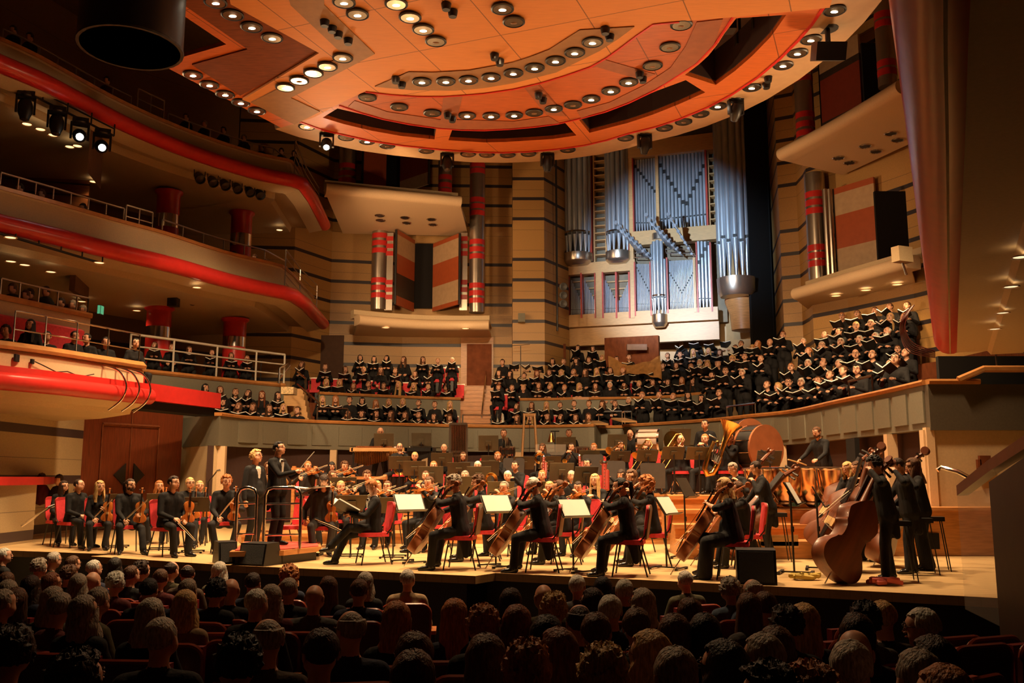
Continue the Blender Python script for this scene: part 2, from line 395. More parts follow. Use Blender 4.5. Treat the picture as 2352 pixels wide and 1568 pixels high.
# central stairs
sa = at_px(offset(ALL, 2.9), 1070, 3); sb = at_px(offset(ALL, 2.9), 1128, 3)
m = MB()
for k in range(14):
    z = 2.5+k*.18; y = 31.2+k*.34; a_, b_ = P(1057, 930, y).x, P(1133, 930, y).x; m.box(((a_+b_)/2, y+.2, z-.09), (b_-a_, .42, .18)); m.box(((a_+b_)/2, y-.01, z-.012), (b_-a_, .04, .03))
tag(m.build('staircase', M_OAK), 'oak staircase climbing through the middle of the choir seats', 'staircase')
def railing(pts, h, name, label, bars=(0.33, .66), r=.022, mt=None, posts=True, group=None):
    m = MB(); top = [Vector(p)+Vector((0, 0, h)) for p in pts]; m.tube(top, r*1.25, 6)
    root = thing(name, label, 'railing', pts[0], 0, group); off = -Vector(pts[0])
    def put(nm, mb):
        mb.v = [tuple(Vector(v)+off) for v in mb.v]; mb.build(nm, mt or M_CHROME, root, True)
    put('handrail', m)
    for b in bars: mm = MB(); mm.tube([Vector(p)+Vector((0, 0, h*b)) for p in pts], r*.8, 6); put('crossbar', mm)
    if posts:
        for p in pts: mm = MB(); mm.tube([p, Vector(p)+Vector((0, 0, h))], r, 6); put('post', mm)
    return root
railing([V((sa.x+.55, sa.y+.2, 2.5)), V((sa.x+.6, sa.y+2.4, 3.9)), V((sa.x+.62, sa.y+4.0, 4.9))], 1.0, 'stair_railing', 'chrome handrail rising up the middle of the choir stairs')
q0, q1 = at_px(offset(ALL, .6), 1062, 2), at_px(offset(ALL, .6), 1128, 2)
railing([V((q0.x, q0.y, 2.5)), V((q1.x, q1.y, 2.5))], .85, 'guard_rail', 'chrome guard rail at the foot of the middle choir stairs')
for x0, x1, off, z, lab in ((727, 797, .55, 2.35, 'chrome guard rail before the long haired singers by the side stairs'), (1376, 1430, .7, 2.45, 'chrome guard rail in the recess of the choir front'), (1436, 1452, .9, 2.45, 'short chrome rail beside the first standing singer'), (1672, 1738, .25, 2.25, 'chrome guard rail before the red empty choir seats'), (1955, 2010, .3, 2.35, 'chrome guard rail among the men on the curved side')):
    a, b = at_px(offset(ALL, off), x0, z), at_px(offset(ALL, off), x1, z)
    railing([V((a.x, a.y, z)), V((b.x, b.y, z))], 1.05, 'guard_rail', lab, (.45,))

# back walls
WB = [(-10.4, 33.4), (-8.2, 33.6), (-7.2, 35.6), (-4.4, 36.2), (.0, 36.4), (.02, 35.4), (1.28, 35.4), (2.35, 37.2), (2.5, 38.6)]
m = MB(); m.sweep(WB, [(0, 2), (0, 17), (.3, 17), (.3, 2)]); struct(m.build('wall_back', M_TAN))
m = MB(); m.sweep([(2.3, 38.2), (6.8, 37.4), (8.6, 36.2), (9.6, 34.6)], [(0, 2), (0, 17), (.3, 17), (.3, 2)]); struct(m.build('wall_organ', mat('organ_stone', (.55, .36, .18), .5, var=.05)))
# dark slot beside the organ, then the striped tower and the curved wall behind the men
m = MB(); m.sweep([(8.95, 33.6), (10.2, 34.6)], [(0, 2), (0, 17), (.1, 17), (.1, 2)]); struct(m.build('wall_slot', M_VOID))
a, b = P(1790, 500, 31.3), P(1832, 500, 31); c = P(1848, 500, 30.2)
WR = [(a.x+.6, a.y+3), (a.x, a.y), (b.x, b.y), (c.x, c.y)]; p2 = [XY(P(1866, 700, 29.6)), XY(P(1948, 700, 28.4)), XY(P(2100, 690, 26.2)), (13.3, 22), (13.6, 15)]
m = MB(); m.sweep(WR+p2, [(0, 2), (0, 17), (.3, 17), (.3, 2)]); struct(m.build('wall_side', M_TAN))
# upper wall far behind the galleries
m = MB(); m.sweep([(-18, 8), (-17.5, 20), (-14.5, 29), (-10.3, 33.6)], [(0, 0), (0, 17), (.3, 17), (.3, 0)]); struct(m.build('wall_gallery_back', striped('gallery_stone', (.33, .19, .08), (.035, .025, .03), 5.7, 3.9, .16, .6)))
m = MB(); m.prism([(-20, -4), (16, -4), (16, 40), (-20, 40)], 16.6, 16.9); struct(m.build('ceiling', mat('ceiling_plaster', (.3, .19, .1), .7)))
m = MB(); m.box((14.6, 14, 8), (.3, 40, 18)); struct(m.build('wall_right', M_BLACK)); m = MB(); m.box((-2, -4, 8), (36, .3, 18)); struct(m.build('wall_rear', M_BLACK))

# doors and openings in the back wall
def slab(name, px0, px1, y0, y1, Y, mt, kind=True, th=.1):
    a, b = P(px0, y1, Y), P(px1, y1, Y); t = P((px0+px1)/2, y0, Y); m = MB(); m.box(((a.x+b.x)/2, Y, (a.z+t.z)/2), (b.x-a.x, th, t.z-a.z))
    o = m.build(name, mt); return struct(o) if kind else o
slab('door_stairs_head', 1072, 1129, 790, 900, 36.1, M_BROWN)
slab('trim_door_frame', 1058, 1133, 775, 905, 36.25, M_OAK)
slab('door_left_passage', 702, 787, 770, 880, 35.2, mat('passage_dark', (.09, .04, .018), .7))
slab('door_stair_corner', 1262, 1300, 790, 850, 36.8, M_BROWN)

# ---------------------------------------------------------------- stage left: door wall and lower stone wall
wallband([(-11.8, 13.5), (-10.5, 17.9), (-10.55, 22.6)], 'wall_left_lower', -1, 3.6, .2, M_TANL)
DW = [(-10.55, 22.6), (-9.05, 25.2)]
m = MB(); m.sweep(DW, [(0, 0), (0, 3.35), (.12, 3.35), (.12, 0)]); d = m.build('door_stage_left', M_DARKWOOD); struct(d)
dv = V((1.5, 2.6, 0)).normalized(); nv = V((dv.y, -dv.x, 0)); base = V((-10.55, 22.6, 0))
def onD(s, z, o=.03): return base+dv*s+nv*o+V((0, 0, z))
m = MB(); m.tube([onD(.5, 2.62), onD(2.2, 2.62)], .045, 4); m.tube([onD(.5, 0), onD(.5, 2.62)], .02, 4); m.tube([onD(2.2, 0), onD(2.2, 2.62)], .02, 4); m.tube([onD(1.35, 0), onD(1.35, 3.3)], .015, 4); m.build('door_frame', M_BROWN, d)
m = MB()
for s in (-1, 1): m.add([onD(1.35+s*.12, 1.05), onD(1.35+s*.12, 1.65), onD(1.35+s*.46, 1.35), onD(1.35+s*.12, 1.05, .06), onD(1.35+s*.12, 1.65, .06), onD(1.35+s*.46, 1.35, .06)], [(0, 1, 2), (3, 4, 5), (0, 1, 4, 3), (1, 2, 5, 4), (0, 2, 5, 3)])
m.build('door_handle', M_BLACK, d)
wallband([(-9.1, 25.2), (-9.9, 26.4)], 'wall_gap_shade', 0, 3.4, .3, M_VOID)  # near-black sheet, paints the dark gap beside the door
# cream box with the red padded rail, side stalls
m = MB(); a, b = Z(-40, 1243, 0), Z(40, 1243, 0); m.box((-10.1, 17.1, .1), (.9, 3.4, 2.1)); struct(m.build('wall_side_stalls', M_TANL))
m = MB(); m.sweep([(-10.9, 16.0), (-9.62, 16.9), (-9.68, 18.9), (-10.4, 20.8)], [(-.1, 1.14), (-.1, 1.3), (.3, 1.3), (.3, 1.14)]); tag(m.build('padded_rail', M_RED), 'red padded rail topping the side stalls wall by the violins', 'rail')
# handrail bars each side
def bar(pts, r, mt, name, label, cat='handrail'):
    m = MB(); m.tube(pts, r, 8); return tag(m.build(name, mt, None, True), label, cat)
bar([P(50, 1207, 17.6), P(112, 1165, 17.4), P(130, 1158, 17.5)], .03, M_CHROME, 'handrail', 'slanted steel handrail by the leftmost violinist chair')
bar([P(2153, 1080, 14.2), P(2162, 1073, 14.2), P(2200, 1083, 14), P(2236, 1102, 13.9)], .035, M_CHROME, 'handrail', 'steel handrail sloping on the cream wall behind the basses')

# right hand return wall of the terraces, platform and door
cR = (BR[-1][0], BR[-1][1]-.1)
def frontal(pts, zlist, name, mt, Y, th=.15):
    pass
mW = MB(); mW.box((cR[0]+3.2, cR[1]+.1, 2.5), (6.4, .2, .8)); mW.box((cR[0]+4.6, cR[1]+.1, 2.9), (4.4, .2, .5)); mW.v = [tuple(v) for v in mW.v]
struct(mW.build('wall_return_band', M_GREYD))
cap([(cR[0], cR[1]), (cR[0]+.55, cR[1]), (cR[0]+.9, cR[1])], 'trim_return_rail', 2.99)
m = MB(); q = [V((cR[0]+.5, cR[1]-.08, 2.97)), V((cR[0]+.95, cR[1]-.08, 3.16)), V((cR[0]+6.3, cR[1]-.08, 3.16))]; m.tube(q, .06, 6); struct(m.build('trim_return_cap', M_RAILWOOD))
m = MB(); m.box((cR[0]+3.2, cR[1]+.12, 1.1), (6.4, .1, 2.12)); struct(m.build('wall_return_lower', M_CREAM))
m = MB(); m.box((cR[0]+.0, cR[1]+.1, 1.1), (.14, .14, 2.1)); struct(m.build('trim_post', M_CREAM2))
for x0, x1, y0, y1 in ((2250, 2275, 1046, 1085), (2245, 2253, 1055, 1092)):
    slab('window_vent_panel', x0, x1, y0, y1, cR[1]+.05, M_BROWN)
m = MB(); m.box((P(2210, 1200, 15.6).x, 15.9, .37), (2.6, .9, .76)); m.box((P(2210, 1200, 15.6).x, 15.85, .77), (2.7, 1.05, .05)); struct(m.build('wall_side_plinth', M_OAK))
m = MB(); c = P(2150, 1243, 15.35); m.box((c.x-.05, 15.43, c.z), (.28, .02, .26)); struct(m.build('trim_vent_opening', M_VOID))

# ---------------------------------------------------------------- stage risers at the back
def riser(px0, px1, Y0, Y1, z, step=.16):
    a, b = P(px0, 1100, Y0).x, P(px1, 1100, Y0).x
    a2, b2 = P(px0, 1100, Y1).x, P(px1, 1100, Y1).x
    m = MB(); m.prism([(a, Y0), (b, Y0), (b2+.1, Y1), (a2-.1, Y1)], .0 if z < .5 else z-.5, z)
    m.prism([(a-.02, Y0-.03), (b+.02, Y0-.03), (b+.02, Y0+.1), (a-.02, Y0+.1)], z-.06, z+.005)
    return tag(m.build('stage_riser', M_OAK), 'x', 'platform')
RIS = [(0, 560, 1880, 18.3, 19.5, .2, 'lowest oak orchestra riser, nearest the violas'), (1, 690, 1885, 19.5, 20.9, .42, 'second oak riser under the woodwind players'), (2, 750, 1890, 20.9, 22.3, .66, 'third oak riser under the horns and bassoons'), (3, 820, 1900, 22.3, 25.2, .9, 'topmost oak riser under the percussion and trumpets')]
for i, a, b, y0, y1, z, lab in RIS: riser(a, b, y0, y1, z)['label'] = lab
# taller oak steps on the brass side
for i, (a, b, y0, y1, z, lab) in enumerate(((1560, 1905, 14.9, 15.6, .27, 'lowest oak step below the kettledrums'), (1548, 1900, 15.6, 16.3, .5, 'middle oak step below the kettledrums'), (1530, 1895, 16.3, 17.0, .72, 'upper oak step below the kettledrums'), (1535, 1985, 17.0, 21.5, .95, 'broad oak platform carrying kettledrums and low brass'))):
    riser(a, b, y0, y1, z)['label'] = lab
m = MB(); a = P(1790, 1243, 14.88); m.box((a.x, 14.88, a.z), (.6, .02, .2)); m.build('riser_opening', M_OAK2); tag(bpy.data.objects['riser_opening'], 'pale rectangular inset in the lowest kettledrum step', 'panel')
m = MB(); m.box((cR[0]+3.4, cR[1]+.45, 3.0), (6, .1, .9)); struct(m.build('wall_return_shade', M_VOID))  # added near-black backing, paints the darkness above the return band
railing([V((cR[0]+1.2, cR[1]-.05, 3.2)), V((cR[0]+3.5, cR[1]-.05, 3.2)), V((cR[0]+6, cR[1]-.05, 3.2))], .5, 'guard_rail', 'thin dim rail above the dark return wall under the near balcony', (.5,), .014)
for i, (px, py, Y, lab) in enumerate(((1196, 800, 34.6, 'black microphone stand before the stone pilaster'), (2060, 800, 0, ''), (600, 835, 30.5, 'black microphone stand behind the side gallery singers'))):
    if not lab: continue
    p = P(px, py, Y); t = thing('microphone_stand', lab, 'microphone stand', (p.x, p.y, p.z-1.2)); m = MB(); m.tube([(0, 0, 0), (0, 0, 1.3)], .015, 6); m.build('pole', M_BLACK, t); m = MB(); [m.tube([(0, 0, .15), (.3*cos(a), .3*sin(a), 0)], .01, 5) for a in (0, 2.1, 4.2)]; m.build('base', M_BLACK, t); m = MB(); m.tube([(-.35, 0, 1.3), (.35, 0, 1.36)], .012, 5); m.tube([(-.25, 0, 1.45), (.3, 0, 1.5)], .012, 5); m.build('crossbar', M_BLACK, t)
# ================================================================ acoustic canopy
CZ = 9.5
can = thing('acoustic_canopy', 'huge orange wood acoustic canopy hanging over the stage', 'canopy', (0, 16, CZ)); coff = V((0, -16, -CZ))
def cput(mb, name, mt, parent=None, smooth=False):
    mb.v = [tuple(V(v)+coff) for v in mb.v]; return mb.build(name, mt, parent or can, smooth)
def cpoly(px, z=CZ): return [XY(Z(a, b, z)) for a, b in px]
A0 = [(690, 280), (735, 296), (780, 307), (852, 323), (926, 334), (1012, 343), (1095, 349), (1155, 350), (1211, 348), (1280, 342), (1344, 333), (1395, 321), (1443, 306), (1505, 291), (1560, 273), (1625, 246), (1678, 218), (1740, 177), (1792, 133), (1832, 93), (1863, 57), (1897, 8), (1925, -40), (1945, -90)]
OUT = [(330, -90), (368, 0), (520, 102), (395, 138), (375, 151), (645, 293)]+A0
H1 = [(741, 270), (775, 249), (830, 262), (880, 272), (940, 283), (1003, 292), (998, 320), (920, 312), (853, 300), (790, 285)]
H2 = [(1040, 294), (1112, 296), (1170, 293), (1228, 288), (1297, 281), (1324, 311), (1270, 319), (1211, 323), (1160, 326), (1112, 327), (1030, 322)]
H3 = [(1328, 273), (1390, 255), (1443, 236), (1510, 208), (1575, 184), (1620, 212), (1560, 239), (1500, 263), (1443, 282), (1354, 305)]
H4 = [(1573, 172), (1605, 148), (1627, 128), (1648, 102), (1664, 77), (1691, 42), (1806, 34), (1770, 85), (1728, 128), (1688, 163), (1644, 195)]
m = MB(); m.prism(cpoly(OUT), CZ, CZ+.09, [cpoly(h) for h in (H1, H2, H3, H4)]); cput(m, 'outer_ring', M_CANR)
m = MB()
for h in (H1, H2, H3, H4):
    q = cpoly(h); m.sweep(q+[q[0]], [(-.02, CZ+.09), (-.02, CZ+.75), (.02, CZ+.75), (.02, CZ+.09)])
cput(m, 'opening_lining', mat('opening_lining', (.035, .01, .006), .8))
m = MB(); m.prism(cpoly([(330, -90), (368, 0), (520, 102), (660, 270)]+A0), CZ+1.7, CZ+1.8); cput(m, 'dark_backing', M_BLACK)  # black plate added so the openings look dark
# lattice truss and hanging gear seen through the openings
tm = MB()
for (a, b), (c, d) in (((760, 265), (1000, 305)), ((1040, 308), (1300, 298)), ((1340, 290), (1600, 205)), ((1600, 180), (1760, 50))):
    p, q = Z(a, b, CZ+.8), Z(c, d, CZ+.8)
    for k in range(2):
        w = V((0, .25*k, .3*k)); tm.tube([p+w, q+w], .03, 5)
    for k in range(14): tm.tube([p.lerp(q, k/14), p.lerp(q, (k+.5)/14)+V((0, .25, .3)), p.lerp(q, (k+1)/14)], .015, 4)
for a, b in ((1700, 95), (1675, 60), (1738, 60), (1640, 160), (1560, 215)):
    p = Z(a, b, CZ+.6); tm.tube([p, p+V((0, 0, .7))], .03, 5); tm.box(p, (.22, .28, .22))
cput(tm, 'truss', mat('dim_truss', (.05, .035, .02), .5, .5))
# pale rim around the ring
RIM = cpoly(A0); m = MB(); m.sweep(RIM, [(.02, CZ+.02), (1.0, CZ+.08), (1.05, CZ+.22), (.02, CZ+.22)]); cput(m, 'rim', mat('canopy_rim', (.5, .32, .17), .55, var=.05))
m = MB(); m.sweep(RIM, [(.03, CZ-.02), (-.03, CZ-.02), (-.03, CZ+.02), (.03, CZ+.02)]); cput(m, 'red_edge', M_RED)
def plate(px, z0, z1, name, mt): m = MB(); m.prism(cpoly(px), z0, z1); return cput(m, name, mt)
A2 = [(690, 276), (720, 262), (748, 248), (780, 238), (830, 255), (880, 269), (940, 281), (1005, 290), (1060, 294), (1112, 295), (1170, 292), (1228, 287), (1280, 280), (1324, 270), (1390, 252), (1443, 232), (1505, 202), (1560, 166), (1600, 140), (1640, 98), (1665, 62), (1685, 30)]
A3 = [(780, 229), (840, 202), (900, 209), (960, 213), (1019, 213), (1065, 210), (1112, 206), (1180, 196), (1244, 181), (1300, 164), (1357, 144), (1395, 122), (1427, 99), (1465, 70), (1500, 46), (1560, 40)]
plate(A2+[(1560, 40)]+A3[::-1][1:]+[(690, 262)], CZ-.04, CZ, 'inner_ring', M_CANI)
plate([(516, -90), (530, 0), (733, 113), (557, 221), (575, 228), (677, 277), (722, 262), (780, 230), (840, 201)]+A3[2:]+[(1695, 29), (1905, 8), (1935, -90)], CZ-.08, CZ-.04, 'centre_panels', M_CANL)
m = MB(); q = cpoly(A3[1:]); m.sweep(q, [(-.02, CZ-.1), (-.02, CZ-.04), (.02, CZ-.04), (.02, CZ-.1)]); cput(m, 'red_edge', M_RED)
m = MB(); q = cpoly(A2[3:]); m.sweep(q, [(-.02, CZ-.06), (-.02, CZ), (.02, CZ), (.02, CZ-.06)]); cput(m, 'red_edge', M_RED)
plate([(861, 189), (946, 197), (1045, 198), (1112, 192), (1178, 181), (1277, 156), (1377, 106), (1420, 78), (1457, 50), (1331, 58), (1261, 103), (1220, 119), (1178, 133), (1079, 151), (996, 156), (939, 155)], CZ-.1, CZ-.08, 'lamp_band', M_CANG)
plate([(660, -30), (745, -30), (745, 0), (861, 113), (780, 156), (668, 215), (735, 247), (677, 277), (577, 226), (790, 116), (668, 0)], CZ-.1, CZ-.08, 'corner_band', M_CANG)
plate([(390, -30), (505, -30), (535, 2), (732, 115), (552, 217), (441, 146), (569, 110), (411, 0)], CZ-.03, CZ-.0, 'brown_chevron', M_BROWN)
for q in ([(1019, 215), (1063, 214), (1049, 270), (1012, 270)], [(1204, 196), (1235, 189), (1300, 262), (1255, 259)], [(1357, 144), (1387, 131), (1505, 165), (1472, 178)], [(1012, 270), (1049, 270), (1180, 274), (1260, 262), (1285, 278), (1170, 290), (1060, 292), (1005, 288), (880, 266), (800, 240), (815, 226), (890, 252)], [(1325, 250), (1400, 230), (1480, 190), (1540, 150), (1575, 100), (1600, 45), (1660, 38), (1640, 95), (1600, 138), (1540, 180), (1443, 228), (1335, 266)]):
    plate(q, CZ-.055, CZ-.04, 'inlay_band', mat('canopy_inlay', (.3, .09, .03), .5, var=.1))
# lamps set in the canopy
LON = [(495, 3), (534, 32), (578, 60), (625, 85), (443, 170), (481, 193), (517, 215), (553, 234), (590, 253), (655, 199), (720, 166), (752, 151), (787, 131), (790, 3), (821, 31), (910, 7), (942, 38), (972, 66), (1154, 18), (969, 186), (1024, 185), (1076, 182), (1128, 176), (1179, 166), (1228, 154), (1276, 138), (1320, 119), (1361, 95), (1073, 264), (1128, 265), (1181, 263), (1272, 248), (1358, 226), (1403, 207), (1444, 187)]
LOFF = [(687, 183), (1001, 93), (1180, 48), (844, 222), (917, 244), (993, 258), (1227, 257), (1316, 239), (1499, 149), (1539, 106), (1565, 55)]
RON = [(1917, 22), (1863, 89), (1832, 120), (1799, 148), (1727, 199), (1649, 242), (843, 323), (705, 289)]
ROFF = [(1609, 260), (1570, 278), (1526, 292), (1437, 315), (1304, 342), (1214, 351), (1166, 354), (1118, 353), (1075, 352), (979, 344), (889, 333), (795, 314)]
def dl_mesh(on):
    m = MB(); m.lathe([(.2, 0), (.205, -.03), (.18, -.045), (.165, -.012), (0, -.008)], n=22, mi=0); return m.mesh('surround', M_BLACK, True)
def bowl_mesh(): m = MB(); m.lathe([(.165, -.035), (.15, -.02), (.11, -.012), (.0, -.01)], n=22); return m.mesh('reflector', mat('lamp_reflector', (.45, .36, .26), .25, 1.), True)
def bulb_mesh(mt): m = MB(); m.ball((0, .02, -.03), (.07, .04, .02), 10); return m.mesh('bulb', mt, True)
me_s, me_b, me_on, me_off = dl_mesh(1), bowl_mesh(), bulb_mesh(M_BULB), bulb_mesh(mat('dead_bulb', (.25, .12, .05), .3))
def lampname(i, px, py):
    cols = ('far from the organ', 'mid canopy', 'toward the organ', 'at the organ side'); return cols[min(3, int((px-400)/390))]
def canlamp(px, py, z, on, lab, grp):
    p = Z(px, py, z); t = thing('downlight', lab, 'ceiling light', p, 0, grp)
    link('surround', me_s, t); link('reflector', me_b, t); link('bulb', me_on if on else me_off, t)
    return t
def ordn(n): 
    w = ['zeroth', 'first', 'second', 'third', 'fourth', 'fifth', 'sixth', 'seventh', 'eighth', 'ninth', 'tenth', 'eleventh', 'twelfth', 'thirteenth', 'fourteenth', 'fifteenth', 'sixteenth', 'seventeenth', 'eighteenth', 'nineteenth', 'twentieth']
    return w[n] if n <= 20 else ('twenty-'+w[n-20] if n < 30 else 'thirtieth' if n == 30 else 'thirty-'+w[n-30])
groups = [('four lamps along the brown chevron', LON[:4], 1), ('five lamps along the straight outer edge', LON[4:9], 1), ('lamps in the grey corner band', LON[9:13]+LOFF[:1], 1), ('lamps on the pale centre panels', LON[13:19]+LOFF[1:3], 1), ('lamps in the curved grey band', LON[19:28], 1), ('lamps on the red inner ring', LON[28:]+LOFF[3:], 1)]
for g, pts, _ in groups:
    for i, (x, y) in enumerate(sorted(pts)):
        on = (x, y) in LON; z = CZ-.03 if 'chevron' in g else CZ-.1 if 'ring' not in g and 'outer' not in g else (CZ-.045 if 'ring' in g else CZ-.005)
        canlamp(x, y, z, on, f"{'lit' if on else 'unlit'} canopy downlight, {ordn(i+1)} from the gallery side among the {g.split(' ', 1)[1] if g[0] in 'f' else g}", g)
for i, (x, y) in enumerate(sorted(RON+ROFF)):
    on = (x, y) in RON; t = canlamp(x, y, CZ+.04, on, f"{'lit' if on else 'unlit'} lamp on the pale canopy rim, {ordn(i+1)} from the gallery side", 'lamps around the canopy rim')
mm = MB(); mm.lathe([(.0, -.16), (.085, -.16), (.1, -.1), (.11, -.02), (.07, 0)], n=12); mic = mm.mesh('sensor', M_BLACK, True)
for i, (x, y) in enumerate([(1025, 7), (1040, 23), (909, 177), (923, 188), (1136, 123), (1148, 136), (1390, 63), (1400, 78), (1028, 259), (1039, 268), (1237, 213), (1247, 224), (1469, 165), (1476, 176), (746, 45), (763, 59), (777, 72), (800, 87), (1764, 175), (1760, 190)]):
    tag(link('small_spotlight', mic, None, Z(x, y, CZ-.08 if x < 1700 else CZ+.05), 0, .82), f'small black canopy spotlight, {ordn(i+1)} of the dark pairs', 'spotlight', 'small black spotlights on the canopy')
# moving head lamps under the rim
def moving_head(loc, rot, tilt, on, lab, s=1., grp='moving head lamps'):
    t = thing('moving_head_lamp', lab, 'stage light', loc, rot, grp); t.scale = (s, s, s)
    m = MB(); m.box((0, 0, -.06), (.36, .3, .13)); m.lathe([(.17, -.13), (.19, -.1), (.17, -.02)], n=14); m.build('base', M_BLACK, t, True)
    m = MB(); m.box((-.19, 0, -.3), (.05, .13, .4)); m.box((.19, 0, -.3), (.05, .13, .4)); m.box((0, 0, -.14), (.4, .14, .06)); m.build('yoke', M_BLACK, t)
    q = Matrix.Rotation(tilt, 3, 'X'); c = V((0, 0, -.42)); m = MB()
    m.lathe([(.0, -.24), (.12, -.23), (.16, -.12), (.16, .08), (.11, .2), (.1, .25)], c, q @ V((0, 0, 1)), 14); m.build('head', M_BLACK, t, True)
    m = MB(); m.lathe([(.085, .251), (.06, .27), (0, .275)], c, q @ V((0, 0, 1)), 12); m.build('lens', M_COOL if on else mat('dark_lens', (.08, .06, .05), .1, .3), t, True)
    return t
for x, y, tl, on, lab in ((751, 300, 2.3, 1, 'lit moving head lamp hanging at the gallery end of the canopy rim'), (1027, 346, 2.8, 0, 'moving head lamp hanging before the upper alcove'), (1257, 346, 3.3, 0, 'dark moving head lamp hanging beside the organ pipes'), (1480, 303, 3.5, 0, 'moving head lamp hanging before the organ top'), (1689, 222, 3.8, 0, 'moving head lamp hanging before the big organ tower')):
    moving_head(Z(x, y, CZ+.12), .2, tl, on, lab, .82)
t = thing('stage_loudspeaker', 'black loudspeaker slung under the lit end of the canopy rim', 'loudspeaker', Z(1900, 60, CZ+.1)); m = MB(); m.lathe([(.2, 0), (.2, -.06)], n=14); m.tube([(0, 0, 0), (0, 0, -.35)], .05, 8); m.build('bracket', M_BLACK, t)
m = MB(); m.box((0, 0, -.5), (.55, .35, .33), Matrix.Rotation(.4, 3, 'X')); m.build('cabinet', M_BLACK, t)
# big black loudspeaker cluster
c = Z(300, 110, 9.2); t = thing('loudspeaker_cluster', 'large round black loudspeaker housing hanging beside the canopy', 'loudspeaker', tuple(Z(300, 112, 8.3)))
m = MB(); m.lathe([(0, 0), (.78, 0), (.82, .04), (.82, 3.4), (0, 3.4)], n=32); m.build('housing', M_BLACK, t, True); m = MB(); m.lathe([(.83, .0), (.835, .03), (.83, .05)], n=32); m.build('trim_ring', mat('dim_edge', (.02, .015, .012), .6), t)
m = MB(); m.tube([(0.6, 0, 3.3), (1.2, -1, 3.5), (1.5, 1.2, 3.6)], .08, 6); m.build('bracket', M_BLACK, t)
# ================================================================ galleries on the side
T2 = [(-14.0, 12.2), (-12.6, 15.6)]+tr([(0, 513), (139, 546), (275, 580), (398, 609), (531, 646), (645, 670)], 6.75)+[XY(Z(672, 677, 6.75)), XY(Z(700, 697, 6.75)), XY(Z(742, 743, 6.75))]
T3 = [(-14.4, 12.0), (-12.9, 15.4)]+tr([(0, 146), (99, 188), (199, 240), (298, 290), (398, 333), (497, 369), (597, 399), (672, 414)], 10.44)+[XY(Z(693, 421, 10.44)), XY(Z(715, 452, 10.44)), XY(Z(746, 517, 10.44))]
def arc(cx, cz, r, a0, a1, n): return [(cx+r*cos(radians(a0+(a1-a0)*i/n)), cz+r*sin(radians(a0+(a1-a0)*i/n))) for i in range(n+1)]
def gallery(path, z, nm, lab, fa=.95, depth=5.2):
    """offsets negative = into the hall (right-hand side of the path)"""
    root = thing(nm, lab, 'balcony', (path[3][0], path[3][1], z)); off = V((-path[3][0], -path[3][1], -z))
    def put(prof, name, mt, sm=True, pth=None):
        m = MB(); m.sweep(pth or path, prof); m.v = [tuple(V(v)+off) for v in m.v]; return m.build(name, mt, root, sm)
    put(arc(0, z, .21, 0, 345, 16), 'red_bullnose', M_RED)
    put([(.18, z+.1), (.3, z+.16), (.42, z+fa-.12), (.40, z+fa-.08), (.5, z+fa-.08), (.6, z+.1)], 'fascia', M_CREAM, False)
    put([(.36, z+fa-.08), (.34, z+fa), (.75, z+fa+.12), (.78, z+fa-.08)], 'ledge', M_RAILWOOD, False)
    put([(.1, z-.2), (.55, z-.3), (.6, z-.12), (.1, z+.0)], 'lip', M_CREAM, False)
    put([(.55, z-.14), (1.2, z-.1), (1.25, z-.3), (depth, z-.5), (depth, z-.0), (.55, z+.02)], 'soffit', M_CREAM, False)
    return root, put
g2, put2 = gallery(T2, 6.75, 'balcony', 'middle gallery with red bullnose edge and rows of stage lamps below')
g3, put3 = gallery(T3, 10.44, 'balcony', 'uppermost gallery with red bullnose edge nearest the canopy', .8)
# stepped floors inside the two galleries
for z, TT in ((6.75, T2), (10.44, T3)):
    for k in range(3):
        m = MB(); m.sweep(TT[:-2], [(1.2+k*1.1, z), (1.2+k*1.1, z+.25+k*.35), (2.4+k*1.1, z+.25+k*.35), (2.4+k*1.1, z)]); struct(m.build('floor_gallery_step', M_BROWN))
def gal_rail(x0, x1, path, z, off, h, n, lab, mt=M_CHROME, bars=(), base=None, r=.02):
    pp = offset(path, off); a, b = [at_px(pp, x, z) for x in (x0, x1)]
    pts = [at_px(pp, x0+(x1-x0)*i/n, z) for i in range(n+1)]
    return railing([V((p.x, p.y, z)) for p in pts], h, 'gallery_rail', lab, bars, r, mt)
DIM = mat('dim_steel', (.5, .42, .34), .3, .9, var=.03)
gal_rail(5, 300, T3, 11.3, .6, .28, 7, 'thin steel rail on the near ledge of the uppermost gallery', DIM)
gal_rail(385, 676, T3, 11.3, .6, .28, 6, 'thin steel rail on the far ledge of the uppermost gallery', DIM)
gal_rail(0, 283, T2, 7.8, .6, .28, 7, 'thin steel rail on the near ledge of the middle gallery', DIM)
gal_rail(372, 655, T2, 7.8, .6, .28, 6, 'thin steel rail on the far ledge of the middle gallery', DIM)
gal_rail(312, 372, T3, 10.7, .5, 1.15, 2, 'open barred railing between ledges of the uppermost gallery', DIM, (.25, .5, .75))
gal_rail(284, 345, T2, 7.0, .5, 1.15, 2, 'open barred railing between ledges of the middle gallery', DIM, (.25, .5, .75))
for z, TT, lab in ((10.6, T3, 'barred railing round the end corner of the uppermost gallery'), (6.9, T2, 'barred railing round the end corner of the middle gallery')):
    q = offset(TT[-3:], .25); railing([V((q[0][0], q[0][1], z)), V(((q[0][0]+q[-1][0])/2-.08, (q[0][1]+q[-1][1])/2, z)), V((q[-1][0], q[-1][1], z))], 1.25, 'gallery_rail', lab, (.2, .4, .6, .8), .018, DIM)
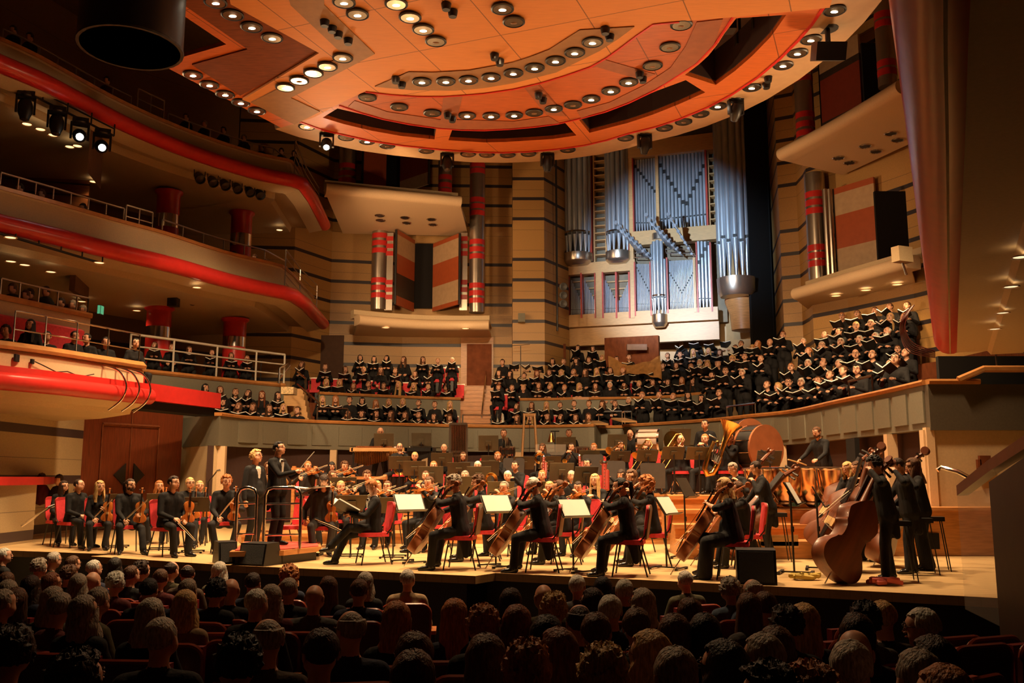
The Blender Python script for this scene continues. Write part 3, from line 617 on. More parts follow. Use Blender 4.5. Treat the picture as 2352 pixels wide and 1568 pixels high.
# red columns with steel band
def column(px, ytop, Y, z0, z1, r, lab):
    p = P(px, ytop, Y); t = thing('red_column', lab, 'column', (p.x, p.y, z0), 0, 'red columns under the galleries'); h = z1-z0
    m = MB(); m.lathe([(r, 0), (r, h*.97), (r*1.22, h), (r*1.22, h+.05)], n=28); m.build('shaft', M_RED, t, True)
    m = MB(); m.lathe([(r*1.01, h*.62), (r*1.02, h*.62), (r*1.02, h*.76), (r*1.01, h*.76)], n=28); m.build('steel_band', M_CHROME, t, True)
column(366, 720, 27.2, 4.0, 6.32, .36, 'red column under the middle gallery nearest the exit sign')
column(540, 745, 29.2, 4.0, 6.32, .36, 'red column under the middle gallery nearest the back wall')
column(388, 450, 27.2, 7.0, 9.95, .34, 'red column under the uppermost gallery nearest the wood box')
column(556, 490, 29.6, 7.0, 10.0, .34, 'red column under the uppermost gallery by the dark doorway')
# side gallery for the choir with white railing
GZ = 4.22
GL = [XY(Z(a_, b_, GZ)) for a_, b_ in ((300, 847), (400, 857), (500, 868), (590, 877), (655, 883))]
m = MB(); m.sweep(GL, [(0, GZ-.08), (-.04, GZ-.03), (0, GZ+.04), (4.5, GZ), (4.5, GZ-.13), (.1, GZ-.13)]); struct(m.build('floor_side_gallery', M_RAILWOOD))
wallband(offset(GL, .03), 'wall_side_gallery', 1.9, GZ-.08, .15, M_GREY)
railing([V((*p, GZ+.02)) for p in smoothp([V(p) for p in offset(GL, .08)], 1)], .95, 'white_railing', 'white painted steel railing along the choir side gallery', (.33, .66), .03, M_STEEL)
m = MB()
for k in range(8):
    y_ = 29.4-k*.2; a_, b_ = P(655+k*1.5, 900, y_).x, P(700+k*3, 900, y_).x; m.box(((a_+b_)/2, y_, 4.0-k*.2), (b_-a_, .5, .2))
tag(m.build('side_steps', M_OAK2), 'pale oak steps between the side gallery and choir seats', 'steps')
for pts, lab in (((P(640, 880, 28.4), P(642, 846, 28.4), P(663, 833, 29.4), P(667, 838, 29.4), P(640, 872, 29.4)), 'looped steel handrail at the head of the side steps'), ((P(684, 854, 27.5), P(702, 869, 27.2), P(701, 900, 27.2)), 'bright steel handrail bent above the side steps'), ((P(682, 882, 26.6), P(733, 925, 25.9), P(733, 935, 25.9)), 'long steel handrail sloping down the side steps')):
    bar(pts, .03, M_CHROME, 'handrail', lab)
tag(slab('cloth_bundle', 650, 678, 890, 906, 27.4, mat('patterned_cloth', (.75, .55, .3), .8, var=.35, scale=30), False, .5), 'patterned beige cloth bundle lying on the side steps', 'cloth')
# near first tier box with cream fascia
T1 = [(-10.4, 12.6), (-9.95, 14.6)]+tr([(0, 868), (120, 880), (240, 894), (345, 906)], 3.1)
t1 = thing('balcony', 'lowest gallery box with cables on its cream front and red bullnose', 'balcony', (T1[3][0], T1[3][1], 3.1)); off1 = V((-T1[3][0], -T1[3][1], -3.1))
def put1(prof, name, mt, sm=True, path=T1):
    m = MB(); m.sweep(path, prof); m.v = [tuple(V(v)+off1) for v in m.v]; return m.build(name, mt, t1, sm)
put1(arc(0, 3.05, .17, 0, 345, 16), 'red_bullnose', M_RED); put1([(.02, 3.2), (.02, 3.34), (.35, 3.36), (.35, 3.2)], 'red_ledge', M_RED, False)
put1([(.22, 3.3), (.22, 3.62), (.3, 3.7), (.5, 3.7), (.5, 3.3)], 'fascia', M_CREAM2, False); put1([(.16, 3.68), (.14, 3.74), (.25, 3.84), (.62, 3.84), (.62, 3.68)], 'ledge', M_RAILWOOD, False)
put1([(.0, 2.92), (.5, 2.78), (.55, 2.68), (1.4, 2.6), (4.5, 2.55), (4.5, 3.0), (.3, 3.0)], 'soffit', M_CREAM, False)
for k, x in enumerate((262, 292, 318)):
    c = at_px(T1, x, 3.1); m = MB(); m.tube(smoothp([V((c.x-.25, c.y-.05, 3.62)), V((c.x+.12, c.y-.1, 3.5)), V((c.x+.3, c.y-.12, 3.2)), V((c.x+.22, c.y-.12, 2.9)), V((c.x-.05, c.y-.1, 2.68))], 5), .022, 8)
    m.v = [tuple(V(v)+off1) for v in m.v]; m.build('hoop', M_CHROME, t1, True)
c = at_px(T1, 62, 3.5); m = MB(); m.box((c.x-.2, c.y, 3.53), (.04, .14, .14)); m.box((at_px(T1, 98, 3.5).x-.2, at_px(T1, 98, 3.5).y, 3.5), (.04, .09, .09))
pts = [at_px(T1, x, 3.45)+V((-.17, 0, z)) for x, z in ((100, .05), (118, -.0), (150, -.1), (175, -.06), (205, -.13), (235, -.04))]; m.tube(pts, .012, 5)
m.v = [tuple(V(v)+off1) for v in m.v]; m.build('cable_socket', M_BLACK, t1)
m = MB(); m.sweep([(-8.2, 20.3), (-8.6, 21.5), (-7.75, 24.3)], [(0, 3.1), (0, 3.5), (.3, 3.5), (.3, 3.1)]); tag(m.build('padded_rail', M_RED), 'red padded rail between the gallery box and choir front', 'rail')
m = MB(); m.sweep([(-8.4, 20.3), (-8.8, 21.6), (-7.9, 24.3)], [(0, 2.9), (0, 3.1), (.6, 3.1), (.6, 2.9)]); struct(m.build('trim_underside_shade', M_VOID))  # black strip painting the shade under the padded rail
gal_rail(30, 318, T1, 3.84, .35, .62, 4, 'double steel rail above the ledge of the lowest gallery box', M_CHROME, (.42,), r=.016)
# upper row box behind it
T1b = offset(T1[1:], 1.9)
m = MB(); m.sweep(T1b, [(0, 3.6), (0, 4.95), (.12, 4.95), (.12, 3.6)]); struct(m.build('wall_upper_box', M_CREAM)); cap(T1b, 'trim_upper_box', 5.05, .3, .12)
gal_rail(0, 262, T1b, 5.05, .1, .36, 6, 'thin steel rail on the ledge behind the lowest gallery box', DIM)
m = MB(); m.sweep(offset(T1[1:-2], 1.6), [(0, 3.8), (0, 4.55), (.1, 4.6), (.2, 4.55), (.2, 3.8)]); tag(m.build('bench_back', M_REDSEAT), 'red upholstered bench back in the lowest gallery box', 'bench')
m = MB(); m.sweep(T1[1:], [(.5, 3.5), (.5, 3.62), (6.2, 3.9), (6.2, 3.5)]); struct(m.build('floor_box', M_BROWN))
# slatted wood boxes deep in the galleries
for (x0, x1, y0, y1, Y) in ((-60, 190, 270, 520, 24.5), (-60, 160, 600, 740, 24.5)):
    a, b, t = P(x0, y1, Y), P(x1, y1, Y+2), P(x0, y0, Y); m = MB()
    n = 9
    for k in range(n):
        z = a.z+(t.z-a.z)*k/n; m.box(((a.x+b.x)/2-1.4, Y+1+.0, z+(t.z-a.z)/n*.45), (b.x-a.x+3.5, .2, (t.z-a.z)/n*.85), .28)
    struct(m.build('wall_slatted_box', mat('slat_walnut', (.26, .09, .03), .35, var=.25, scale=3, stretch=(1, 1, 10))))
for x, y, Y in ((-20, 90, 15),): pass
# square coffer blocks hanging under the soffits
for x0, x1, y0, y1, Y in ((192, 258, 330, 398, 22.5), (150, 228, 612, 668, 23)):
    a, b = P(x0, y1, Y), P(x1, y0, Y+1.5); m = MB(); m.box(((a.x+b.x)/2, Y+.6, (a.z+b.z)/2), (abs(b.x-a.x), 1.4, abs(b.z-a.z)), .2); struct(m.build('ceiling_block', mat('block_brown', (.15, .07, .03), .6)))
# recessed downlights in the soffits
md = MB(); md.lathe([(.11, .0), (.13, -.015), (.14, .0)], n=14); me_r = md.mesh('surround', M_CREAM2, True); md = MB(); md.lathe([(.105, .0), (.0, .004)], n=14); me_g = md.mesh('lens', M_GLOW, True)
def soffl(px, py, z, lab, s=1., g='recessed lamps in the gallery soffits', lit=0):
    t = thing('recessed_light', lab, 'ceiling light', Z(px, py, z), 0, g); t.scale = (s,)*3; link('surround', me_r, t); link('lens', me_g, t)
    if lit: p = Z(px, py, z); light('SPOT', (p.x, p.y, p.z-.08), (p.x, p.y, 0), lit, (1, .62, .3), .08, 120, .9)
    return t
for i, (x, y, z) in enumerate(((215, 417, 9.92), (160, 337, 9.9), (62, 285, 9.9), (93, 297, 9.9), (122, 310, 9.9), (178, 335, 9.9), (642, 528, 9.95), (24, 545, 6.25), (228, 603, 6.3), (25, 600, 6.22), (57, 608, 6.22), (117, 624, 6.22), (188, 692, 6.2), (314, 713, 6.2), (452, 660, 6.4))):
    soffl(x, y, z, f"small warm recessed lamp in the {'uppermost' if z > 9 else 'middle'} gallery soffit, {ordn(i+1)} of the soffit lamps", lit=(26 if i in (0, 6, 8, 12, 13, 14) else 0))
t = thing('exit_sign', 'small green lit exit sign below the middle gallery', 'sign', P(231, 712, 24)); m = MB(); m.box((0, 0, 0), (.08, .2, .26)); m.build('casing', M_GREYD, t); m = MB(); m.box((.045, -.0, .0), (.01, .16, .22)); m.box((0, -.105, 0), (.07, .01, .22)); m.build('face', M_EXIT, t)
# lamp bars under the galleries
def lampbar(p0, p1, lab):
    t = thing('lighting_bar', lab, 'lighting bar', p0); m = MB(); d = V(p1)-V(p0); m.tube([(0, 0, 0), d], .03, 6); m.tube([V((0, 0, .18)), d+V((0, 0, .18))], .02, 6)
    for k in range(6): m.tube([d*k/5, d*k/5+V((0, 0, .3))], .018, 5)
    m.build('pipe', M_BLACK, t); return t
def parcan(p, rot, glow, lab):
    t = thing('stage_lantern', lab, 'stage light', p, rot, 'round stage lanterns on the gallery bar'); m = MB(); m.tube([(-.16, 0, -.34), (-.17, 0, -.1), (0, 0, -.0), (.17, 0, -.1), (.16, 0, -.34)], .015, 5); m.build('yoke', M_BLACK, t)
    q = Matrix.Rotation(2.35, 3, 'X') @ V((0, 0, 1)); m = MB(); m.lathe([(.0, -.2), (.09, -.19), (.14, -.02), (.15, .12), (.13, .12), (.12, .02), (0, .02)], (0, 0, -.34), q, 14); m.build('barrel', M_BLACK, t, True)
    m = MB(); m.lathe([(.125, .05), (0, .055)], (0, 0, -.34), q, 14); m.build('lens', mat('bright_lens', (1, .97, .9), emit=18) if glow == 1 else mat('red_lens', (.35, .07, .03), .2) if glow == 2 else mat('dark_lens', (.08, .06, .05), .1, .3), t, True)
p0, p1 = P(400, 655, 26.3), P(615, 687, 29.5); lampbar(p0, p1, 'lighting bar with round lanterns under the middle gallery')
for i, x in enumerate((440, 476, 509, 542, 573, 606)):
    f = (x-400)/215; p = V(p0).lerp(V(p1), f); parcan(p, .8, (1, 2, 2, 0, 0, 0)[i], ('lit round lantern shining under the middle gallery', 'red lensed round lantern next to the lit one', 'orange lensed round lantern in the middle of the bar', 'dark round lantern fourth along the middle gallery bar', 'dark round lantern fifth along the middle gallery bar', 'last dark round lantern of the middle gallery bar')[i])
t = thing('hanging_loudspeaker', 'black box loudspeaker hanging before the red gallery column', 'loudspeaker', P(400, 668, 26)); m = MB(); m.box((0, 0, -.23), (.28, .25, .46)); m.build('cabinet', M_BLACK, t); m = MB(); m.tube([(0, 0, 0), (0, 0, .25)], .02, 5); m.build('bracket', M_BLACK, t)
p0, p1 = P(415, 370, 25.2), P(637, 433, 28.0); lampbar(p0, p1, 'lighting bar with six lanterns under the uppermost gallery')
for i, x in enumerate((456, 485, 512, 540, 570, 594)): parcan(V(p0).lerp(V(p1), (x-415)/222), .8, 0, f'dark round lantern, {ordn(i+1)} from the wood box, under the uppermost gallery')
p0, p1 = P(-20, 172, 19.8), P(262, 312, 21.8); lampbar(p0, p1, 'lighting bar with four moving heads under the uppermost gallery')
for i, (x, f) in enumerate(((55, .27), (125, .52), (180, .71), (235, .9))): moving_head(V(p0).lerp(V(p1), f), .5, (3.1, 3.0, 2.0, 2.0)[i], i > 1, ('nearest black moving head on the upper gallery bar', 'second dark moving head on the upper gallery bar', 'lit moving head beside the last on the upper gallery bar', 'last lit moving head on the upper gallery bar')[i], 1.0)
p0, p1 = P(-20, 530, 19.0), P(235, 605, 21.5); lampbar(p0, p1, 'empty lighting bar under the middle gallery')
# ================================================================ alcoves with organ-like columns and stone ledges
def ledge(px_poly, zb, th, name, lab, back):
    q = [XY(Z(a, b, zb)) for a, b in px_poly]; t = thing(name, lab, 'ledge', (*q[0], zb)); o3 = V((-q[0][0], -q[0][1], -zb))
    def pp(mb, nm, mt, sm=False): mb.v = [tuple(V(v)+o3) for v in mb.v]; mb.build(nm, mt, t, sm)
    fr = smoothp([V(p) for p in q], 4); fr = [(v.x, v.y) for v in fr]
    m = MB(); m.prism(fr+back, zb, zb+.1); pp(m, 'soffit', M_CREAM2)
    m = MB(); m.sweep(fr, arc(-.02, zb+.16, .16, -90, 90, 6)[::-1] if False else [(.35, zb-.01)]+arc(0, zb+.18, .19, 270, 90, 8)+[(.35, zb+.37)]); pp(m, 'rounded_edge', M_CREAM2, True)
    m = MB(); m.sweep(offset(fr, .4), [(0, zb+.3), (0, zb+.62), (.3, zb+.62), (.3, zb+.3)]); pp(m, 'upper_kerb', M_CREAM)
    m = MB(); m.prism(offset(fr, .4)+back, zb+.38, zb+.45); pp(m, 'deck', M_CREAM)
    return t
ledge([(822, 745), (900, 752), (1000, 757), (1123, 757)], 6.85, .3, 'stone_ledge', 'pale stone ledge under the lower striped alcove near the middle door', [(-.82, 36.4), (-6.3, 36)])
ledge([(748, 445), (850, 455), (960, 465), (1058, 474)], 10.85, .3, 'stone_ledge', 'pale underlit ledge below the upper alcove with six round vents', [(-1.75, 35.6), (-6.7, 35.2)])
ledge([(1828, 688), (1920, 662), (2010, 638), (2092, 615)], 6.9, .3, 'stone_ledge', 'pale stone ledge with downlights above the men singers', [XY(P(2110, 600, 29.5)), XY(P(1870, 650, 31.5))])
ledge([(1795, 368), (1880, 325), (1970, 275), (2072, 215)], 10.85, .3, 'stone_ledge', 'large pale curved ledge with round vents high above the men singers', [XY(Z(2090, 330, 10.85)), XY(Z(1935, 402, 10.85))])
mv = MB(); mv.lathe([(.15, .0), (.17, -.02), (.19, .0)], n=16); mv.lathe([(.15, -.002), (.1, -.001), (0, -.003)], n=16, mi=1); vent = mv.mesh('round_vent', [M_CHROME, M_BLACK], True)
for i, (x, y, z) in enumerate(((872, 495, 10.84), (930, 500, 10.84), (991, 504, 10.84), (874, 506, 10.84), (934, 512, 10.84), (994, 516, 10.84), (1926, 363, 10.84), (1987, 336, 10.84), (2046, 307, 10.84), (1951, 374, 10.84), (2012, 348, 10.84), (2062, 322, 10.84))):
    tag(link('round_vent', vent, None, Z(x, y, z)), f"round chrome vent, {ordn(i % 6+1)} of six under the {'men' if i > 5 else 'upper alcove'} ledge", 'vent', 'round vents under the pale ledges')
for x, y, lab in ((886, 755, 'lit recessed lamp under the lower alcove ledge nearest the galleries'), (1069, 757, 'lit recessed lamp under the lower alcove ledge nearest the door'), (1920, 682, 'first lit recessed lamp under the ledge above the men'), (1989, 669, 'middle lit recessed lamp under the ledge above the men'), (2061, 656, 'last lit recessed lamp under the ledge above the men')):
    soffl(x, y-3, 6.84, lab, 1.3, 'recessed lamps under the stone ledges'); p = Z(x, y-3, 6.7); light('SPOT', p, (p.x, p.y+.8, 4), 130, (1, .62, .28), .1, 110, .8)
M_BANDRED = M_RED
def alcove_col(px, ytop, ybot, Y, r, lab, bands):
    a, b = P(px, ybot, Y), P(px, ytop, Y); h = b.z-a.z; t = thing('steel_column', lab, 'column', a, 0, 'steel columns with red rings')
    m = MB(); m.lathe([(r, 0), (r, h)], n=28); m.build('shaft', M_ALU, t, True)
    for y in bands:
        z = P(px, y, Y).z-a.z; m = MB(); m.lathe([(r*1.0, z-.1), (r*1.02, z-.1), (r*1.02, z+.1), (r, z+.1)], n=28); m.build('red_ring', M_RED, t, True)
    return t
alcove_col(870, 512, 712, 35.0, .32, 'steel column with red rings at the gallery side of the lower alcove', (544, 561, 578, 646, 663, 680))
alcove_col(1095, 350, 718, 34.7, .3, 'tall steel column with red rings by the stair door', (366, 382, 396, 462, 477, 492, 558, 575, 591, 658, 675, 692))
alcove_col(797, 325, 425, 35.0, .34, 'steel column at the gallery end of the upper alcove', (385, 402, 418))
alcove_col(1022, 345, 450, 35.0, .27, 'steel column at the organ end of the upper alcove', (410, 428, 442))
alcove_col(1882, 400, 645, 28.8, .32, 'steel column with red rings above the men singers', (450, 469, 488, 572, 590, 608))
alcove_col(1852, 140, 330, 28.5, .3, 'upper steel column with red rings at the organ side alcove', (165, 185, 268, 290, 310))
alcove_col(2040, 0, 200, 24.5, .26, 'steel column with red rings by the near gallery edge', (40, 60, 150, 170))
SD = [mat('door_terracotta', (.42, .09, .03), .35, var=.06), mat('door_buff', (.5, .34, .2), .4, var=.08), mat('door_charcoal', (.05, .035, .025), .35, var=.1), mat('door_maroon', (.25, .04, .02), .35, var=.08)]
def swing(p0, p1, z0, z1, bands, lab):
    """hinged striped door leaf; bands: fractions with colours, from the bottom"""
    d = V(p1)-V(p0); t = thing('striped_door', lab, 'door', (p0[0], p0[1], z0), atan2(d.y, d.x), 'striped alcove doors'); L_ = V((d.x, d.y)).length; h = z1-z0; m = MB()
    for a, b, c in bands: m.box((L_/2, 0, h*(a+b)/2), (L_, .08, h*(b-a)), mi=c)
    m.build('leaf', SD, t); m = MB(); m.tube([(.0, 0, 0), (.0, 0, h)], .05, 6); m.build('hinge_post', M_BLACK, t)
STD = [(0, .12, 0), (.12, .42, 2), (.42, .68, 0), (.68, .94, 1), (.94, 1, 0)]; STD2 = [(0, .06, 0), (.06, .35, 1), (.35, .68, 0), (.68, .94, 1), (.94, 1, 0)]
zb, zt = P(930, 705, 35).z, P(930, 545, 35).z
swing(P(907, 700, 34.4), P(949, 700, 36.0), zb, zt+.15, STD, 'striped door leaf on the gallery side of the lower alcove'); swing(P(1055, 700, 34.4), P(995, 700, 36.0), zb, zt, STD2, 'striped door leaf beside the tall column in the lower alcove')
for px in (892, 1064):
    m = MB(); a = P(px, 700, 34.9); m.box((a.x, a.y, (zb+zt)/2), (.3, .08, zt-zb+.3)); struct(m.build('trim_alcove_jamb', M_ALU))
    for y in (548, 565, 582, 648, 665, 682): m = MB(); z = P(px, y, 34.85).z; m.box((a.x, a.y-.06, z), (.31, .04, .18)); struct(m.build('trim_red_ring', M_RED))
slab('wall_alcove_void', 940, 1000, 560, 708, 36.1, M_VOID); slab('wall_alcove_void', 880, 920, 335, 430, 36.0, M_VOID)  # near-black slabs paint the darkness of the alcove openings
zb2, zt2 = P(900, 430, 35).z, P(900, 320, 35).z
swing(P(832, 420, 34.6), P(885, 420, 35.8), zb2, zt2, [(0, .3, 3), (.3, 1, 0)], 'dim striped door leaf at the gallery side of the upper alcove'); swing(P(985, 425, 34.6), P(920, 425, 35.8), zb2, zt2, [(0, .25, 1), (.25, 1, 3)], 'dim striped door leaf at the organ side of the upper alcove')
zb, zt = P(1975, 630, 28).z, P(1975, 430, 28).z
swing(P(1924, 600, 28.2), P(2019, 600, 27.0), zb, zt, [(0, .04, 0), (.04, .3, 1), (.3, .68, 0), (.68, .93, 1), (.93, 1, 0)], 'large striped door leaf above the men singers'); slab('wall_alcove_void', 2019, 2100, 440, 640, 26.3, M_VOID)  # black slab before the wall paints a dark opening
swing(P(1890, 300, 28.3), P(1985, 300, 26.7), P(1940, 310, 27.8).z, P(1940, 115, 27.8).z, [(0, .2, 2), (.2, .7, 3), (.7, .78, 2), (.78, 1, 1)], 'dim striped door leaf high beside the near gallery'); slab('wall_alcove_void', 1988, 2060, 100, 290, 26.4, M_VOID)  # same painted darkness for the upper opening
for x in (1905, 1915): m = MB(); a, b = P(x, 640, 28.2), P(x, 435, 28.2); m.tube([a, V((a.x, a.y, b.z))], .09, 10); struct(m.build('trim_pipe', M_ALU))
tag(slab('wall_speaker', 1190, 1206, 720, 740, 35.2, M_GREY, False, .25), 'small grey loudspeaker on the stone pilaster', 'loudspeaker')
for i, y in enumerate((658, 678, 697)):
    p = P(1293, y, 35.5); t = thing('stage_lantern', f'{ordn(i+1)} from the top of three round lanterns beside the organ', 'stage light', p, 0, 'three lanterns beside the organ'); m = MB(); m.lathe([(.0, -.2), (.14, -.1), (.16, .1), (.13, .12), (0, .06)], (0, 0, 0), (.2, -1, -.2), 12); m.build('barrel', mat('grey_lantern', (.12, .12, .12), .4), t, True)
m = MB(); a, b = P(1280, 760, 35.8), P(1280, 340, 35.8); m.tube([a, V((a.x, a.y, b.z))], .04, 6); tag(m.build('lamp_pole', M_BLACK), 'black vertical pole holding lanterns beside the organ', 'pole')
# ================================================================ near gallery overhead on the far side
RG = [XY(Z(2150, 812, 3.3)), XY(Z(2122, 600, 3.3)), XY(Z(2090, 340, 3.3)), XY(Z(2062, 130, 3.3)), XY(Z(2040, -60, 3.3)), (1.2, 2.6), (1.0, 1.8)]
rg = thing('near_balcony', 'nearest gallery overhead with cream soffit and deep red bullnose', 'balcony', (RG[0][0], RG[0][1], 3.3)); off = V((-RG[0][0], -RG[0][1], -3.3))
def putr(prof, nm, mt, sm=False): m = MB(); m.sweep(RG, prof); m.v = [tuple(V(v)+off) for v in m.v]; return m.build(nm, mt, rg, sm)
putr([(a, b) for a, b in arc(.22, 3.52, .24, 20, 340, 16)], 'red_bullnose', M_RED, True)
putr([(.2, 3.28), (.3, 3.3), (.3, 3.34), (.2, 3.4)], 'lip', M_CREAM)
putr([(.3, 3.3), (.75, 3.3), (.8, 3.24), (1.25, 3.24), (1.3, 3.3), (1.75, 3.3), (1.8, 3.22), (7, 3.1), (7, 3.6), (.3, 3.6)], 'soffit', M_CREAM)
putr([(.35, 3.7), (.35, 4.6), (.5, 4.6), (.5, 3.7)], 'fascia', M_CREAM)
for i, (x, y) in enumerate(((2345, 590), (2322, 658), (2303, 718), (2285, 755))): soffl(x, y, 3.2, f'recessed lamp in the near balcony soffit, {ordn(i+1)} from the corner of the hall', .62, 'recessed lamps in the near balcony')
m = MB()
for k in range(6): m.tube(smoothp([P(2100-k*3, 700+k*2, 14.6+k*.03), P(2084-k*3, 725+k*3, 14.6), P(2079-k*2, 755+k*3, 14.6+k*.04), P(2098-k*2, 788+k*4, 14.6), P(2148, 806+k*3, 14.6)], 6), .009, 5)
tag(m.build('cable_bundle', mat('brown_cable', (.09, .02, .015), .4)), 'looped bundle of dark cables hanging round the near balcony end', 'cable')
p = P(2072, 585, 22); t = thing('spotlight', 'square floodlight standing on the stone ledge end', 'stage light', p, .4); m = MB(); m.box((0, 0, 0), (.45, .25, .38)); m.build('housing', M_CREAM, t); m = MB(); m.tube([(0, 0, -.2), (.1, 0, -.5)], .03, 6); m.build('bracket', M_CHROME, t)
# ramp wall with rail and clear screen at the extreme side
a, b, c = P(2198, 1138, 9.3), P(2270, 1083, 8.2), P(2400, 1000, 6.6); m = MB(); w_ = V((.16, .1, 0))
pts = [a, b, c]; m.add([q+d for q in pts for d in (V((0, 0, 0)), V((0, 0, .1)), w_+V((0, 0, .1)), w_)], [(k*4+j, k*4+(j+1) % 4, k*4+4+(j+1) % 4, k*4+4+j) for k in (0, 1) for j in range(4)]+[(0, 1, 2, 3), (8, 9, 10, 11)])
tag(m.build('sloping_rail', mat('rail_mahogany', (.2, .05, .02), .35)), 'sloping dark wooden rail beside the near end of the stage', 'rail')
m = MB(); a2, b2 = P(2272, 1120, 8.25), P(2400, 1050, 6.7); m.add([(a2.x, a2.y, -1), (b2.x, b2.y, -1), (b2.x, b2.y, b2.z+.1), (a2.x, a2.y, a2.z+.05), (a2.x+.2, a2.y+.1, -1), (b2.x+.2, b2.y+.1, -1), (b2.x+.2, b2.y+.1, b2.z+.1), (a2.x+.2, a2.y+.1, a2.z+.05)], [(0, 1, 2, 3), (4, 5, 6, 7), (0, 3, 7, 4), (3, 2, 6, 7)]); struct(m.build('wall_near_stair', mat('near_wall', (.05, .03, .02), .5)))
m = MB(); m.add([(a.x, a.y, 0), (a2.x, a2.y, 0), (a2.x, a2.y, a2.z), (a.x, a.y, a.z)], [(0, 1, 2, 3)]); m.add([(a.x+.01, a.y+.012, 0), (a2.x+.01, a2.y+.012, 0), (a2.x+.01, a2.y+.012, a2.z), (a.x+.01, a.y+.012, a.z)], [(0, 1, 2, 3)]); tag(m.build('glass_screen', M_GLASS), 'clear glass panel under the sloping rail end', 'screen')
# ================================================================ organ
OA, OB = P(1297, 700, 37.6), P(1650, 700, 35.6); od = V((OB.x-OA.x, OB.y-OA.y, 0)); OL = od.length; od.normalize(); on = V((od.y, -od.x, 0))
if on.y > 0: on = -on
org = thing('pipe_organ', 'tall pipe organ with silver pipes in a pale oak case', 'organ', (OA.x, OA.y, 5.5)); oo = V((-OA.x, -OA.y, -5.5))
def OS(px, py):
    """organ coordinates (along the front, height) of an image point"""
    x, y, z = ray(px, py); # intersect the vertical plane
    k = (OA.x*on.x+OA.y*on.y)/(x*on.x+y*on.y); p = V((x*k, y*k, CAMZ+z*k)); return (p-OA).dot(od), p.z
def OP(s, z, o=0): return V((OA.x, OA.y, 0))+od*s+on*o+V((0, 0, z))
def oput(m, nm, mt, sm=False, parent=None): m.v = [tuple(V(v)+oo) for v in m.v]; return m.build(nm, mt, parent or org, sm)
angO = atan2(od.y, od.x)
def beam(x0, y0, x1, y1, nm='case_beam', mt=None, o=.12, d=.3):
    s0, z0 = OS(x0, (y0+y1)/2); s1, _ = OS(x1, (y0+y1)/2); za = OS((x0+x1)/2, y1)[1]; zb = OS((x0+x1)/2, y0)[1]
    c = OP((s0+s1)/2, (za+zb)/2, o); m = MB(); m.box(c, (s1-s0, d, zb-za), angO); return oput(m, nm, mt or M_OAK2)
def beamz(s0, s1, z0, z1, nm, mt, o=.12, d=.3): m = MB(); m.box(OP((s0+s1)/2, (z0+z1)/2, o), (s1-s0, d, z1-z0), angO); return oput(m, nm, mt)
M_REDT = mat('organ_red_trim', (.5, .05, .03), .4)
M_BACKP = mat('organ_back_panel', (.26, .2, .13), .7)
zs = {k: OS(1480, v)[1] for k, v in dict(bot=745, lowb=722, midb=625, mida=592, upa=545, top=362).items()}
beamz(-.1, OL, zs['bot']-.75, zs['bot'], 'base_panel', M_OAK2, -.1, .3); beamz(-.1, OL, zs['bot'], zs['lowb']+.1, 'lower_beam', M_OAK2, .1, .4)
sL = lambda x, y=650: OS(x, y)[0]
beamz(-.05, sL(1462), OS(1380, 630)[1], OS(1380, 605)[1], 'middle_beam', M_OAK2, .15, .35)
beamz(sL(1455), sL(1655, 540), OS(1550, 562)[1], OS(1550, 530)[1], 'middle_beam', M_OAK2, .2, .45)
beamz(sL(1447), sL(1655, 345), OS(1550, 358)[1], OS(1550, 335)[1]+.25, 'top_beam', M_OAK2, .15, .4)
beamz(0, OL+.3, zs['bot'], OS(1480, 340)[1]+2.2, 'back_panel', M_BACKP, -.45, .1)
for x, y0, y1, mt, w in ((1299, 735, 625, M_OAK2, .18), (1308, 733, 630, M_REDT, .06), (1340, 733, 630, M_REDT, .07), (1372, 733, 630, M_REDT, .07), (1380, 733, 628, M_OAK2, .28), (1389, 733, 628, M_REDT, .07), (1420, 733, 628, M_REDT, .07), (1450, 733, 628, M_REDT, .07), (1457, 733, 545, M_OAK2, .16), (1463, 728, 605, M_REDT, .05), (1499, 728, 605, M_REDT, .05), (1537, 722, 595, M_REDT, .06), (1600, 720, 595, M_OAK2, .1), (1606, 720, 560, M_REDT, .06), (1638, 718, 560, M_REDT, .06), (1515, 545, 345, M_OAK2, .12), (1362, 600, 345, M_REDT, .06), (1447, 600, 345, M_REDT, .06), (1453, 560, 355, M_OAK2, .2), (1459, 545, 368, M_REDT, .05), (1628, 540, 340, M_REDT, .07)):
    s, z0 = OS(x, y0); z1 = OS(x, y1)[1]; beamz(s-w/2, s+w/2, z0, z1, 'upright', mt, .16, .34)
for x0, x1, y0, y1 in ((1366, 1393, 355, 603), (1631, 1654, 330, 522)):
    s0, s1 = OS(x0, 500)[0], OS(x1, 500)[0]; z0, z1 = OS((x0+x1)/2, y1)[1], OS((x0+x1)/2, y0)[1]
    for s in (s0, s1): beamz(s-.03, s+.03, z0, z1, 'shelf_post', M_OAK2, .0, .3)
    n = int((z1-z0)/.3)
    for k in range(n+1): beamz(s0, s1, z0+(z1-z0)*k/n-.02, z0+(z1-z0)*k/n+.02, 'shelf', M_OAK2, -.05, .35)
NP = [0]; rest = MB()
